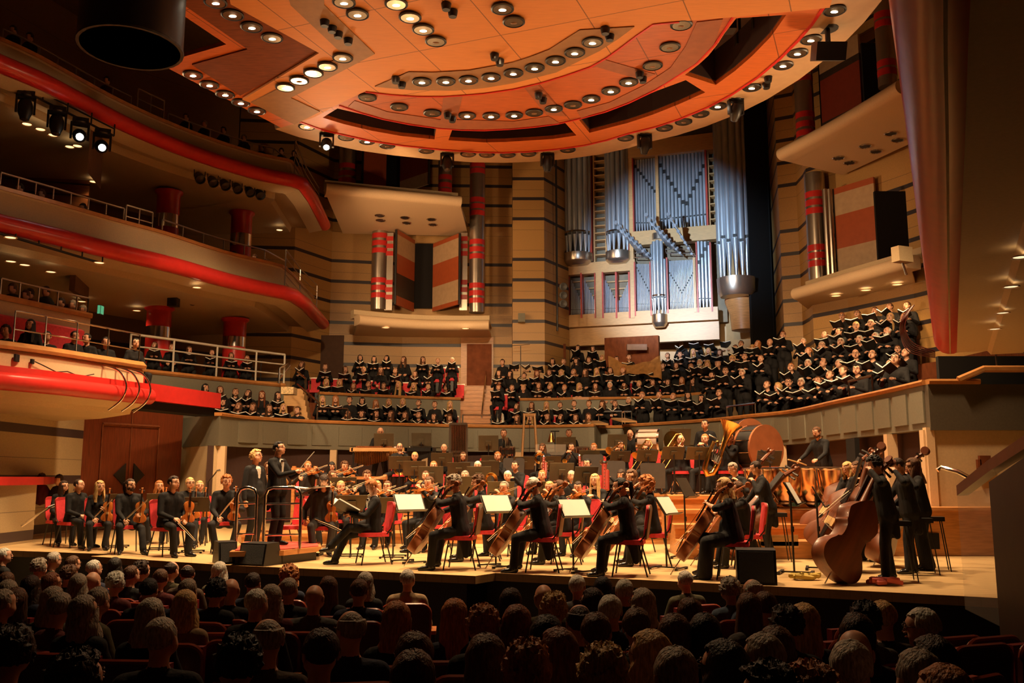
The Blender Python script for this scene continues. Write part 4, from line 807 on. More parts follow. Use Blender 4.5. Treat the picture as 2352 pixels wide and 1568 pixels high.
def pipe(p, zf, zm, zt, r, n=12):
    """foot tip, mouth, top"""
    m = MB(); q = V((p.x, p.y, 0)); m.lathe([(r*.28, zf), (r, zm), (r, zt), (r*.8, zt)], q, n=n, mi=0)
    f = on; m.box(q+f*(r*.93)+V((0, 0, zm+r*.55)), (r*1.1, r*.22, r*.9), angO, mi=1); m.box(q+f*(r*1.0)+V((0, 0, zm+r*.02)), (r*1.25, r*.15, r*.14), angO, mi=0)
    if NP[0] < 96:
        NP[0] += 1; m.v = [tuple(V(v)+oo) for v in m.v]; m.build('pipe', [M_PIPE, M_BLACK], org, True)
    else: rest.add(m.v, m.f, 0); rest.m[-len(m.f):] = m.m
def cluster(x, y, w, n, r, yf, ym, yt, bow, drum=True, o=.5, lab='drum'):
    s, _ = OS(x, yf); wid = OS(x+w/2, yf)[0]-OS(x-w/2, yf)[0]; zf, zm = OS(x, yf)[1], OS(x, ym)[1]
    for k in range(n):
        a = pi*(k+.5)/n; zt = OS(x, yt[k] if isinstance(yt, (list, tuple)) else yt)[1]
        pipe(OP(s-cos(a)*wid*.42, 0, o-.25+sin(a)*wid*.36), zf, zm+(k % 2)*.0, zt, r)
    if drum:
        z1 = zf+.02; c = OP(s, 0, o-.2); m = MB(); m.lathe([(0, z1-.5), (wid*.35, z1-.48), (wid*.5, z1-.34), (wid*.52, z1-.3), (wid*.52, z1+.02), (wid*.45, z1+.04), (0, z1+.04)], c, n=28); oput(m, 'drum', M_ALU, True)
    m = MB(); m.lathe([(wid*.47, zm+.1), (wid*.49, zm+.1), (wid*.49, zm+.16), (wid*.47, zm+.16)], OP(s, 0, o-.22), n=24); oput(m, 'hoop', M_CHROME, True)
cluster(1331, 0, 64, 7, .115, 590, 548, (300, 300, 300, 300, 330, 345, 360), .3)
cluster(1423, 0, 54, 6, .1, 585, 545, (330, 330, 325, 320, 330, 350), .3)
cluster(1518, 0, 34, 5, .085, 728, 690, (565, 560, 558, 560, 600), .3)
m = MB(); s, z = OS(1517, 548); m.lathe([(.28, z-.14), (.3, z-.14), (.3, z+.12), (.0, z+.12)], OP(s, 0, .3), n=24); oput(m, 'drum', M_ALU, True)
# the large tower that stands forward
TN = OP(OS(1697, 640)[0], 0, 1.4); zf = P(1697, 640, TN.y).z; zm = P(1697, 560, TN.y).z; zt = P(1690, 215, TN.y).z
for k in range(7): a = pi*(k+.3)/7.2; pipe(V((TN.x-cos(a)*.56, TN.y-sin(a)*.5+.1, 0)), zf-.02, zm+(.12 if k % 2 else -.05), zt, .135)
m = MB(); m.lathe([(.0, zf-.75), (.6, zf-.7), (.7, zf-.5), (.72, zf), (.5, zf+.02), (0, zf+.02)], TN, n=32); oput(m, 'drum', M_ALU, True)
m = MB(); m.lathe([(.0, zf-2.0), (.45, zf-1.9), (.5, zf-1.3), (.66, zf-.85), (.68, zf-.7)], TN+V((.35, .5, 0)), n=28); oput(m, 'wooden_corbel', M_OAK, True)
for dx, w in ((.95, .5), (1.3, .4)): m = MB(); m.box((TN.x+dx, TN.y+.7, (zf+zt)/2-.8), (w, .6, zt-zf+2.6)); oput(m, 'side_casing', M_DARKWOOD if dx < 1 else M_VOID)  # outer box is near-black, painting the dark gap beside the tower
def field(x0, x1, n, yb, ym, yt, ytop2=None, r=None, o=0):
    """row of pipes between two image columns; ym, yt: functions of 0..1"""
    for k in range(n):
        f = (k+.5)/n; x = x0+(x1-x0)*f; s, zf = OS(x, yb); rr = r or (OS(x1, yb)[0]-OS(x0, yb)[0])/n*.46
        pipe(OP(s, 0, o), zf, OS(x, ym(f))[1], OS(x, yt(f))[1], rr, 8)
        if ytop2:
            y2 = ytop2(f); z = OS(x, y2)[1]; c = OP(s, z, o+rr*.9); (MBK if True else 0).box(c, (rr*1.6, rr*.5, rr*2.4), angO)
MBK = MB()
field(1518, 1626, 13, 533, lambda f: 508-12*f, lambda f: 357-16*f, lambda f: 375+100*(1-abs(f-.55)/.55 if f < .55 else 1-(f-.55)/.45), None, .08)
field(1461, 1511, 8, 545, lambda f: 515, lambda f: 370-6*f, lambda f: 380+65*f, None, .08)
field(1606, 1638, 4, 716, lambda f: 690, lambda f: 557, lambda f: (605, 590, 575, 562)[min(3, int(f*4))], None, .2)
field(1465, 1498, 10, 727, lambda f: 700, lambda f: 607, lambda f: 613+65*f, None, .08)
field(1540, 1597, 17, 720, lambda f: 697, lambda f: 600-3*f, lambda f: 625+48*(1-abs(f-.5)*2), None, .08)
field(1312, 1339, 8, 734, lambda f: 712, lambda f: 640+58*f, None, None, .0); field(1343, 1371, 8, 734, lambda f: 712, lambda f: 640+58*f, None, None, .0)
field(1391, 1419, 8, 731, lambda f: 709, lambda f: 640+55*f, None, None, .0); field(1422, 1449, 8, 730, lambda f: 708, lambda f: 693-55*f, None, None, .0)
for k in range(3):
    for x0, x1 in ((1312, 1371), (1391, 1449)): beam(x0, 641+k*17, x1, 644+k*17, 'slat', M_OAK2, -.3, .05)
oput(MBK, 'pipe_slots', M_BLACK); o = oput(rest, 'small_pipes', [M_PIPE, M_BLACK], True); o['kind'] = 'stuff'
# horizontal trumpet ranks
def trumpets(x0, y0, x1, y1, n, spread):
    m = MB()
    for k in range(n):
        f = k/(n-1); s, z = OS(x0+(x1-x0)*f, y0+(y1-y0)*f); ln = 1.9*(1-f)+.55
        for j in range(2):
            b = OP(s+.1*j, z-.1-.12*j, .25); tip = b+on*ln*.95+V((-.25*ln*.5, 0, .22*ln-.1*j)); d = tip-b; m.tube([b, b+d*.7, tip-d*.06, tip], [.018, .03, .05, .075*(1.1-f*.4)], 8)
    oput(m, 'trumpet_rank', M_PIPE, True)
trumpets(1462, 572, 1500, 592, 9, 1); trumpets(1528, 556, 1566, 580, 9, 1); trumpets(1576, 555, 1592, 582, 7, 1)
for x0, x1, y in ((1463, 1497, 597), (1535, 1592, 588)): m = MB(); a, b = OS(x0, y), OS(x1, y); m.tube([OP(a[0], a[1], .5), OP(b[0], b[1], .5), OP(b[0], b[1]+.12, .7), OP(a[0], a[1]+.12, .7), OP(a[0], a[1], .5)], .02, 6); oput(m, 'support_frame', M_CHROME)
# console alcove below the organ
a, b = P(1393, 830, 35.0), P(1518, 830, 34.2); m = MB(); m.box(((a.x+b.x)/2, 34.9, 5.9), (2.1, .3, 1.5), angO); struct(m.build('wall_console_recess', M_BROWN))
m = MB()
for k in range(10):
    for j in range(5):
        pass
n, mm = 24, 8; vs = [(a.x+(b.x-a.x)*i/n, 34.35-.3*(j/mm)+.05*sin(i*1.3+j), 5.85-.95*(1-sin(pi*i/n)*.25)*j/mm-.3*sin(pi*i/n)*(1-j/mm)+.03*sin(i*.9)) for j in range(mm+1) for i in range(n+1)]
m.add(vs, [(j*(n+1)+i, j*(n+1)+i+1, (j+1)*(n+1)+i+1, (j+1)*(n+1)+i) for j in range(mm) for i in range(n)])
tag(m.build('draped_cloth', mat('ochre_cloth', (.36, .17, .05), .85, var=.2, bump=.6), None, True), 'ochre cloth draped over the organ console', 'cloth')
a = P(1465, 795, 34.0); m = MB(); m.box((a.x, 34.3, a.z+.0), (.75, .2, .22)); tag(m.build('organ_music_desk', mat('grey_mauve', (.3, .2, .17), .6)), 'pale grey music desk above the ochre cloth', 'desk')
# ================================================================ figures
M_SKIN = [mat('skin_fair', (.72, .38, .24), .5, var=.08, scale=14), mat('skin_tan', (.55, .27, .15), .5, var=.08, scale=14), mat('skin_deep', (.14, .06, .035), .45, var=.08, scale=14)]
def clothm(n, c, r=.85, b=.9): return mat(n, c, r, var=.3, scale=7, stretch=(1.6, 1.6, .5), bump=b, spec=.25)
M_CLOTH = clothm('black_cloth', (.014, .013, .014)); M_SHOE = mat('black_shoe', (.012, .01, .01), .22); M_SHIRT = mat('white_shirt', (.8, .78, .72), .7, var=.04)
M_DKSHIRT = clothm('charcoal_shirt', (.04, .036, .036)); M_EYE = mat('eye_dark', (.03, .015, .01), .2); M_EYEW = mat('eye_white', (.75, .68, .6), .3); M_LIP = mat('lips', (.42, .13, .09), .5); M_MOUTH = mat('open_mouth', (.08, .015, .012), .6)
HAIRC = dict(black=(.012, .009, .008), dark=(.035, .016, .009), brown=(.11, .045, .018), auburn=(.2, .055, .018), ginger=(.45, .16, .045), blonde=(.62, .38, .15), grey=(.33, .27, .21), silver=(.5, .44, .36), white=(.78, .7, .6))
HM = {k: mat('hair_'+k, v, .55, var=.45, scale=55, stretch=(1.5, 1.5, .25), bump=.7, spec=.35) for k, v in HAIRC.items()}
def remesh(mb, vox, it):
    me = mb.mesh('tmp', M_BLACK); ob = bpy.data.objects.new('tmp', me); C.objects.link(ob)
    r = ob.modifiers.new('r', 'REMESH'); r.mode = 'VOXEL'; r.voxel_size = vox
    s = ob.modifiers.new('s', 'SMOOTH'); s.factor = .5; s.iterations = it
    dg = bpy.context.evaluated_depsgraph_get(); me2 = bpy.data.meshes.new_from_object(ob.evaluated_get(dg), depsgraph=dg)
    bpy.data.objects.remove(ob); bpy.data.meshes.remove(me); return me2
def ik(a, t, l1, l2, pole):
    a, t, pole = V(a), V(t), V(pole); d = t-a; L_ = min(max(d.length, .05), l1+l2-.003); d.normalize()
    x = (l1*l1-l2*l2+L_*L_)/(2*L_); h = sqrt(max(0, l1*l1-x*x)); pl = pole-d*pole.dot(d)
    if pl.length < 1e-5: pl = d.orthogonal()
    return a+d*x+pl.normalized()*h, a+d*L_
BC = {}
def figure(key, sit=True, lean=.08, bend=0, twist=0, hyaw=0, hpitch=0, hroll=0, HL=None, HR=None, hd=None, curl=.6, KL=None, KR=None, FL=None, FR=None, shirt=None, tails=False, dress=False, short=False, mouth=False, glasses=False, male=True, skin=0, vox=.016, fingers=True, fat=1., bow=False, legs=True, stool=.47, eh=(.5, .35, -.6)):
    """a clothed body, facing -Y, feet at z = 0; returns (mesh, head centre, head rotation)"""
    k = str((key, skin, glasses))
    if k in BC: return BC[k]
    prims = []
    def cap(p0, p1, r0, r1=None, mi=0): prims.append((V(p0), V(p1), r0, r0 if r1 is None else r1, mi))
    zh = stool+.09 if sit else .93
    P0 = V((0, 0, zh)); Rb = Matrix.Rotation(-twist, 3, 'Z') @ Matrix.Rotation(lean, 3, 'X')
    # the torso is built along its own axis
    T = lambda x, y, z: P0+Rb @ V((x, y, z))
    w = (.165 if male else .14)
    for s in (-1, 1):
        cap(T(s*.09, .0, -.03), T(s*.085, 0, .16), .128*fat, .108*fat, 0); cap(T(s*.085, 0, .16), T(s*.09, -.005, .38), .106*fat, .116 if male else .1, 0)
        cap(T(s*.05, 0, .465), T(s*w, 0, .455), .078, .072)
        if not male: cap(T(s*.07, -.075, .31), T(s*.07, -.08, .33), .06)
    cap(T(0, 0, .3), T(0, 0, .44), .1, .09); cap(T(0, .0, .05), T(0, 0, .25), .11*fat, .1*fat)
    if fat > 1.1: cap(T(0, -.07, .05), T(0, -.06, .16), .13, .11)
    neck0, head = T(0, .0, .5), T(0, -.035, .68)
    cap(neck0, T(0, -.015, .6), .055 if male else .047, None, 1); cap(T(0, .01, .47), T(0, .01, .515), .068, .06, 2 if shirt else 0)
    Rh = Matrix.Rotation(-twist*.3+hyaw, 3, 'Z') @ Matrix.Rotation(-hpitch, 3, 'X') @ Matrix.Rotation(hroll, 3, 'Y')
    Hd = lambda x, y, z: head+Rh @ V((x, y, z))
    # skull, cheeks, jaw, chin
    cap(Hd(0, .022, .03), Hd(0, -.02, .03), .079, .077, 1); cap(Hd(0, .0, .05), Hd(0, .0, -.02), .074, .07, 1); cap(Hd(-.024, -.03, -.03), Hd(.024, -.03, -.03), .056, None, 1); cap(Hd(0, -.04, -.066), Hd(0, -.056, -.075), .042 if male else .035, .03, 1); cap(Hd(0, -.03, -.06), Hd(0, .01, -.05), .045, None, 1); cap(T(0, -.0, .57), Hd(0, .02, -.04), .052, .05, 1)
    if shirt: cap(T(0, -.092, .24), T(0, -.074, .46), .02, .055, 2)
    # arms
    hands = []
    dl = .29; fl = .255
    for s, H in ((-1, HR), (1, HL)):
        S0 = T(s*(w+.015), 0, .44); H = V(H) if H is not None else (V((s*.13, -.3, zh+.13)) if sit else V((s*.26, -.05, .78)))
        E, Wr = ik(S0, H, dl, fl, V((s*eh[0], eh[1], eh[2])))
        sk = 1 if short else 0
        cap(S0, E, .066 if male else .055, .052); cap(E, E.lerp(Wr, .55), .052 if not short else .04, .044 if not short else .034, sk); cap(E.lerp(Wr, .55), E.lerp(Wr, .95), .044 if not short else .032, .038 if not short else .025, sk)
        if shirt: cap(E.lerp(Wr, .93), E.lerp(Wr, .99), .03, .029, 2)
        fd = (Wr-E).normalized(); d = (hd or {}).get(s); d = V(d).normalized() if d is not None else (fd+V((0, -.2, -.1))).normalized()
        nrm = V((-s*.6, -.1, -.6)); nrm = (nrm-d*nrm.dot(d)).normalized(); wv = d.cross(nrm)
        cap(Wr-fd*.01, Wr+d*.03, .024, None, 1)
        for q in (-.022, .0, .022): cap(Wr+d*.03+wv*q*.7, Wr+d*.075+wv*q, .016, .014, 1)
        hands.append((Wr, d, nrm, wv, s))
    # legs
    if legs:
        for s, K, F in ((-1, KR, FR), (1, KL, FL)):
            hip = V((s*.09, 0, zh-.01)); F = V(F) if F is not None else (V((s*.13, -.42, .08)) if sit else V((s*.1, .02, .08)))
            kn, an = ik(hip, F, .43, .42, V(K) if K is not None else (V((s*.25, -.6, 1)) if sit else V((0, -1, 0))))
            rt = .092*min(fat, 1.15)
            cap(hip, kn, rt, .07); cap(kn, kn.lerp(an, .5), .068, .063); cap(kn.lerp(an, .5), kn.lerp(an, .96), .063, .064 if not dress else .075)
            if dress: cap(hip, kn, .11, .09); cap(kn, an, .09, .11)
            cap(kn.lerp(an, .9), an, .035, .035, 3)
            fx = V((s*.25, -1, 0)).normalized() if an.y < .25 else V((0, -1, 0)); cap(an+V((0, .03, -.04)), an+fx*.12+V((0, 0, -.05)), .042, .038, 3); cap(an+fx*.1+V((0, 0, -.05)), an+fx*.17+V((0, 0, -.056)), .038, .026, 3)
            if sit: pass
        if dress:
            for t in (.3, .6, .9): 
                cap(V((-.09, -.42*t, zh-.05)), V((.09, -.42*t, zh-.05)), .1)
        if sit: cap((-.08, .02, zh-.02), (.08, .02, zh-.02), .115*fat)
    if tails:
        for s in (-1, 1): cap(T(s*.08, .04, .0), (s*.12, .1, zh-.35 if sit else .62), .1, .05)
    mb = MB()
    for p0, p1, r0, r1, mi in prims:
        d = p1-p0; L_ = d.length; ax = d.normalized() if L_ > 1e-6 else V((0, 0, 1)); pr = []
        for i in range(4): a = -pi/2+pi/2*i/4; pr.append((max(r0*cos(a), 1e-3), r0*sin(a)))
        pr.append((r0, 0)); pr.append((r1, L_))
        for i in range(1, 5): a = pi/2*i/4; pr.append((max(r1*cos(a), 1e-3), L_+r1*sin(a)))
        mb.lathe(pr, p0, ax, 12)
    me = remesh(mb, vox, 3)
    nf = len(me.polygons); cen = np.empty(nf*3); me.polygons.foreach_get('center', cen); cen = cen.reshape(-1, 3)
    best = np.full(nf, 1e9); mi_ = np.zeros(nf, int)
    for p0, p1, r0, r1, mi in prims:
        a = np.array(p0); d = np.array(p1-p0); l2 = max(d @ d, 1e-9); t = np.clip(((cen-a) @ d)/l2, 0, 1)
        ds = np.linalg.norm(cen-(a+t[:, None]*d), axis=1)-(r0+(r1-r0)*t); u = ds < best; best[u] = ds[u]; mi_[u] = mi
    # head details and fingers are modelled onto the surface
    x = MB(); sk, ew, ed, lp = 1, 4, 5, 6
    for s in (-1, 1):
        x.ball(Hd(s*.032, -.085, .022), (.0125, .008, .0062), 8, ew, Rh); x.ball(Hd(s*.032, -.0905, .0215), (.006, .004, .0056), 8, ed, Rh)
        x.tube([Hd(s*.016, -.094, .042), Hd(s*.034, -.096, .047), Hd(s*.052, -.082, .04)], [.0035, .0045, .002], 6, ed)
        x.ball(Hd(s*.081, .008, .005), (.01, .02, .032), 8, sk, Rh); x.ball(Hd(s*.032, -.086, .031), (.018, .0095, .0062), 8, sk, Rh); x.ball(Hd(s*.032, -.085, .0115), (.016, .007, .0045), 8, sk, Rh)
    x.tube([Hd(0, -.09, .03), Hd(0, -.099, .005), Hd(0, -.108, -.013), Hd(0, -.096, -.022)], [.007, .008, .0105, .007], 8, sk)
    for s in (-1, 1): x.ball(Hd(s*.011, -.1, -.018), (.009, .01, .007), 6, sk, Rh)
    if mouth: x.ball(Hd(0, -.092, -.052), (.017, .008, .014), 8, 7, Rh); x.tube([Hd(-.021, -.089, -.05), Hd(0, -.1, -.038), Hd(.021, -.089, -.05), Hd(0, -.097, -.068), Hd(-.021, -.089, -.05)], .004, 6, lp)
    else: x.tube([Hd(-.024, -.087, -.046), Hd(-.008, -.099, -.044), Hd(.008, -.099, -.044), Hd(.024, -.087, -.046)], [.002, .0055, .0055, .002], 6, lp)
    if glasses:
        for s in (-1, 1):
            c = [Hd(s*.033+.024*cos(a), -.104, .02+.018*sin(a)) for a in [2*pi*i/10 for i in range(11)]]; x.tube(c, .0022, 5, ed); x.tube([Hd(s*.057, -.102, .026), Hd(s*.082, 0, .022)], .002, 4, ed)
        x.tube([Hd(-.009, -.106, .026), Hd(.009, -.106, .026)], .002, 4, ed)
    if fingers:
        for Wr, d, nrm, wv, s in hands:
            for q, ln in ((-.03, .066), (-.0105, .078), (.0095, .074), (.029, .058)):
                b = Wr+d*.072+wv*q; a1 = d*cos(curl*.6)+nrm*sin(curl*.6); a2 = d*cos(curl*1.6)+nrm*sin(curl*1.6); a3 = d*cos(curl*2.5)+nrm*sin(curl*2.5)
                x.tube([b-d*.02, b+a1*ln*.5, b+a1*ln*.5+a2*ln*.3, b+a1*ln*.5+a2*ln*.3+a3*ln*.25], [.0095, .009, .008, .006], 6, sk)
            th = -1 if (wv.z < 0) else 1
            b = Wr+d*.025+wv*th*.022; x.tube([b, b+(wv*th*.7+d*.6+nrm*.4)*.035, b+(wv*th*.6+d*.9+nrm*.8)*.06], [.012, .0105, .008], 6, sk)
    if bow: x.box(T(0, -.115, .475), (.1, .02, .035), Rb, 5); x.ball(T(0, -.12, .475), .016, 6, 5)
    xm = x.mesh('x', [M_BLACK]*8); me.materials.clear()
    for m_ in (M_CLOTH, M_SKIN[skin], shirt or M_SHIRT, M_SHOE, M_EYEW, M_EYE, M_LIP, M_MOUTH): me.materials.append(m_)
    bm = bmesh.new(); bm.from_mesh(me); bm.faces.ensure_lookup_table()
    for f, q in zip(bm.faces, mi_): f.material_index = int(q)
    bm.from_mesh(xm); bm.to_mesh(me); bm.free(); bpy.data.meshes.remove(xm)
    me.polygons.foreach_set('use_smooth', [True]*len(me.polygons)); me.name = 'person'
    BC[k] = (me, head, Rh.to_euler()); return BC[k]
HC = {}
def hairmesh(style, col, hi=False):
    """modelled round the head centre, face toward -Y"""
    k = (style, col, hi)
    if k in HC: return HC[k]
    rr = random.Random(hash(style) % 99 if False else sum(map(ord, style))); mb = MB(); n, m = (44, 30) if hi else (22, 15)
    sx, sy, szz = .088, .104, .1; cz = .03; amp = dict(curly=.016, afro=.02).get(style, .003); fat = dict(curly=1.16, afro=1.35, bob=1.06, long=1.05, wavy=1.1, fringe=1.06).get(style, 1.0)
    vs = []
    jit = [[rr.uniform(-1, 1) for _ in range(n)] for _ in range(m+1)]
    for i in range(m+1):
        th = pi*i/m
        for j in range(n):
            ph = 2*pi*j/n; d = V((sin(th)*cos(ph), sin(th)*sin(ph), cos(th))); r = fat*(1+0*i)
            r += amp/.1*jit[i][j]*(.6+.4*sin(7*ph+3*th))+.02*sin(3*ph+th*5)
            f = -d.y; hl = .46 if style != 'fringe' else .22
            inface = f > .3 and d.z < hl+.25*(1-f)
            low = d.z < (-.35 if style in ('short', 'crop', 'thin', 'swept', 'bald', 'ring') else -.55)
            side = abs(d.x) > .8 and d.z < (-.12 if style in ('short', 'crop', 'swept', 'ring', 'thin') else -2) and d.y < .45
            hide = inface or low or side
            if style == 'ring': hide = hide or d.z > .45 or (d.y < -.1 and d.z > .05)
            if style == 'thin': hide = hide or (d.y < -.3 and d.z < .8)
            if style == 'crop': r = min(r, .985)
            if style == 'swept' and d.z > .3: r += .07*max(0, .6+f)
            if hide: r = .88
            vs.append(V((d.x*sx*r, d.y*sy*r+.008, d.z*szz*r+cz)))
    fs = [(i*n+j, (i+1)*n+j, (i+1)*n+(j+1) % n, i*n+(j+1) % n) for i in range(m) for j in range(n)]; mb.add(vs, fs)
    ln = dict(long=.34, bob=.16, wavy=.28, curly=None, fringe=.2, afro=.08).get(style)
    if ln:
        na, nz = (40, 16) if hi else (20, 8); vo, vi = [], []
        for q in range(nz+1):
            t = q/nz; z = .03-t*(ln+.05)
            for a in range(na+1):
                an = radians(-52+284*a/na); wob = 1+(.03 if style == 'long' else .09)*sin(an*5+q*(.5 if style != 'long' else .15))+(.02*rr.uniform(-1, 1))
                cl = 1+.28*t-.0*t*t; rx, ry = .09*cl*wob, .1*(1-.1*t)*wob
                y = sin(an)*ry+.008; vo.append((cos(an)*rx, y+(.03*t if sin(an) > 0 else -.03*t), z)); vi.append((cos(an)*rx*.72, y*.7+.01, z))
        N_ = na+1; fs = []
        for q in range(nz):
            for a in range(na): o_ = q*N_+a; fs.append((o_, o_+1, o_+N_+1, o_+N_)); i_ = o_+len(vo); fs.append((i_, i_+N_, i_+N_+1, i_+1))
        L0 = len(vo)
        for a in range(na): o_ = nz*N_+a; fs.append((o_, o_+1, L0+o_+1, L0+o_))
        for q in range(nz):
            for a in (0, na): o_ = q*N_+a; fs.append((o_, o_+N_, L0+o_+N_, L0+o_))
        mb.add(vo+vi, fs)
    if style == 'bun': mb.ball((0, .115, .07), (.045, .04, .045), 12); 
    if style == 'pony': mb.tube([(0, .1, .06), (0, .15, .04), (0, .155, -.08), (0, .13, -.2)], [.02, .035, .035, .008], 10)
    if style == 'beard': pass
    me = mb.mesh('hair', HM[col], True)
    try: me.polygons.foreach_set('use_smooth', [True]*len(me.polygons))
    except Exception: pass
    HC[k] = me; return me
def beardmesh(col):
    k = ('beard', col)
    if k not in HC:
        mb = MB(); mb.ball((0, -.062, -.075), (.045, .04, .035), 12); mb.ball((0, -.095, -.035), (.028, .012, .007), 8)
        for s in (-1, 1): mb.ball((s*.055, -.03, -.05), (.02, .045, .04), 8)
        HC[k] = mb.mesh('beard', HM[col], True)
    return HC[k]
def person(fig, loc, rot, label, hair=('short', 'brown'), scale=1, group=None, hi=False, cloth=None, beard=None, cat='person'):
    me, hc, hr = fig; o = link('person', me, None, loc, rot, scale); tag(o, label, cat, group)
    if hair and hair[0] != 'bald':
        h = link('hair', hairmesh(hair[0], hair[1], hi), o, hc, tuple(hr))
    if beard: link('beard', beardmesh(beard), o, hc, tuple(hr))
    if cloth: o.material_slots[0].link = 'OBJECT'; o.material_slots[0].material = cloth
    return o
def toward(p, q): return atan2(q[0]-p[0], -(q[1]-p[1]))
COND = (-4.0, 15.2)
# open score held by a singer
def scoremesh(w, h, ang, pale=False):
    mb = MB(); 
    for s in (-1, 1):
        q = Matrix.Rotation(-s*ang, 3, 'Y'); mb.box(q @ V((s*w/2, 0, 0)), (w, h, .008), q, 0); mb.box(q @ V((s*w/2*.97, 0, .015)), (w*.95, h*.98, .02), q, 1)
    return mb
SM = []
for w_, h_, a_ in ((.19, .3, .45), (.19, .3, .65), (.2, .3, .3)): SM.append(scoremesh(w_, h_, a_).mesh('open_score', [M_BLACK, M_PAPER]))
def score(pos, rot, tilt, label, k=0, scale=1):
    q = Matrix.Rotation(rot, 4, 'Z') @ Matrix.Rotation(tilt, 4, 'X'); o = link('open_score', SM[k], None, pos, tuple(q.to_euler()), scale); return tag(o, label, 'music score', 'scores held by the singers')
# ---------------------------------------------------------------- choir figures
FW = [figure('cw%d' % i, male=False, lean=.06, hyaw=y, hpitch=p+.14, mouth=mo, HL=(.1, -.36, .86), HR=(-.1, -.36, .86), hd={-1: (.3, -1, .1), 1: (-.3, -1, .1)}, skin=0, glasses=g, vox=.018) for i, (y, p, mo, g) in enumerate(((0, .0, False, False), (.35, -.12, True, False), (-.3, .25, False, True), (.1, .15, True, False), (-.1, -.1, False, False)))]
FL_ = [figure('cl%d' % i, male=False, lean=.08, hyaw=y, hpitch=p, skin=0, vox=.018) for i, (y, p) in enumerate(((0, 0), (-.35, .1)))]
FM = [figure('cm%d' % i, sit=False, male=True, lean=.03, hyaw=y, hpitch=p+.14, mouth=mo, HL=(.13, -.36, 1.2), HR=(-.13, -.36, 1.2), hd={-1: (.3, -1, .2), 1: (-.3, -1, .2)}, glasses=g, fat=f, vox=.018) for i, (y, p, mo, g, f) in enumerate(((0, 0, True, False, 1), (.3, -.1, True, True, 1.12), (-.25, .2, False, False, 1.05), (.1, .12, True, True, 1), (-.5, -.05, True, False, 1.15)))]
FS = [figure('cs%d' % i, sit=False, male=False, lean=.02, hyaw=y, hpitch=p, mouth=mo, HL=(.12, -.36, 1.17), HR=(-.12, -.36, 1.17), hd={-1: (.3, -1, .2), 1: (-.3, -1, .2)}, vox=.018, dress=True) for i, (y, p, mo) in enumerate(((0, 0, True), (.2, .1, False)))]
HD = dict(l='long', b='bob', s='short', c='curly', u='bun', p='pony', w='wavy', f='fringe', t='thin', r='ring', x='bald', a='afro', k='crop', v='swept')
HCC = dict(K='black', D='dark', B='brown', A='auburn', G='ginger', L='blonde', Y='grey', S='silver', W='white')
HWD = dict(long='long', bob='chin length', short='short', curly='curly', bun='pinned', pony='tied back', wavy='wavy', fringe='fringed', thin='receding', ring='balding', bald='no', afro='full curly', crop='cropped', swept='swept')
def hw(h): return 'bald head' if h[0] == 'bald' else f'{HWD[h[0]]} {"silver grey" if h[1] == "silver" else h[1]} hair'
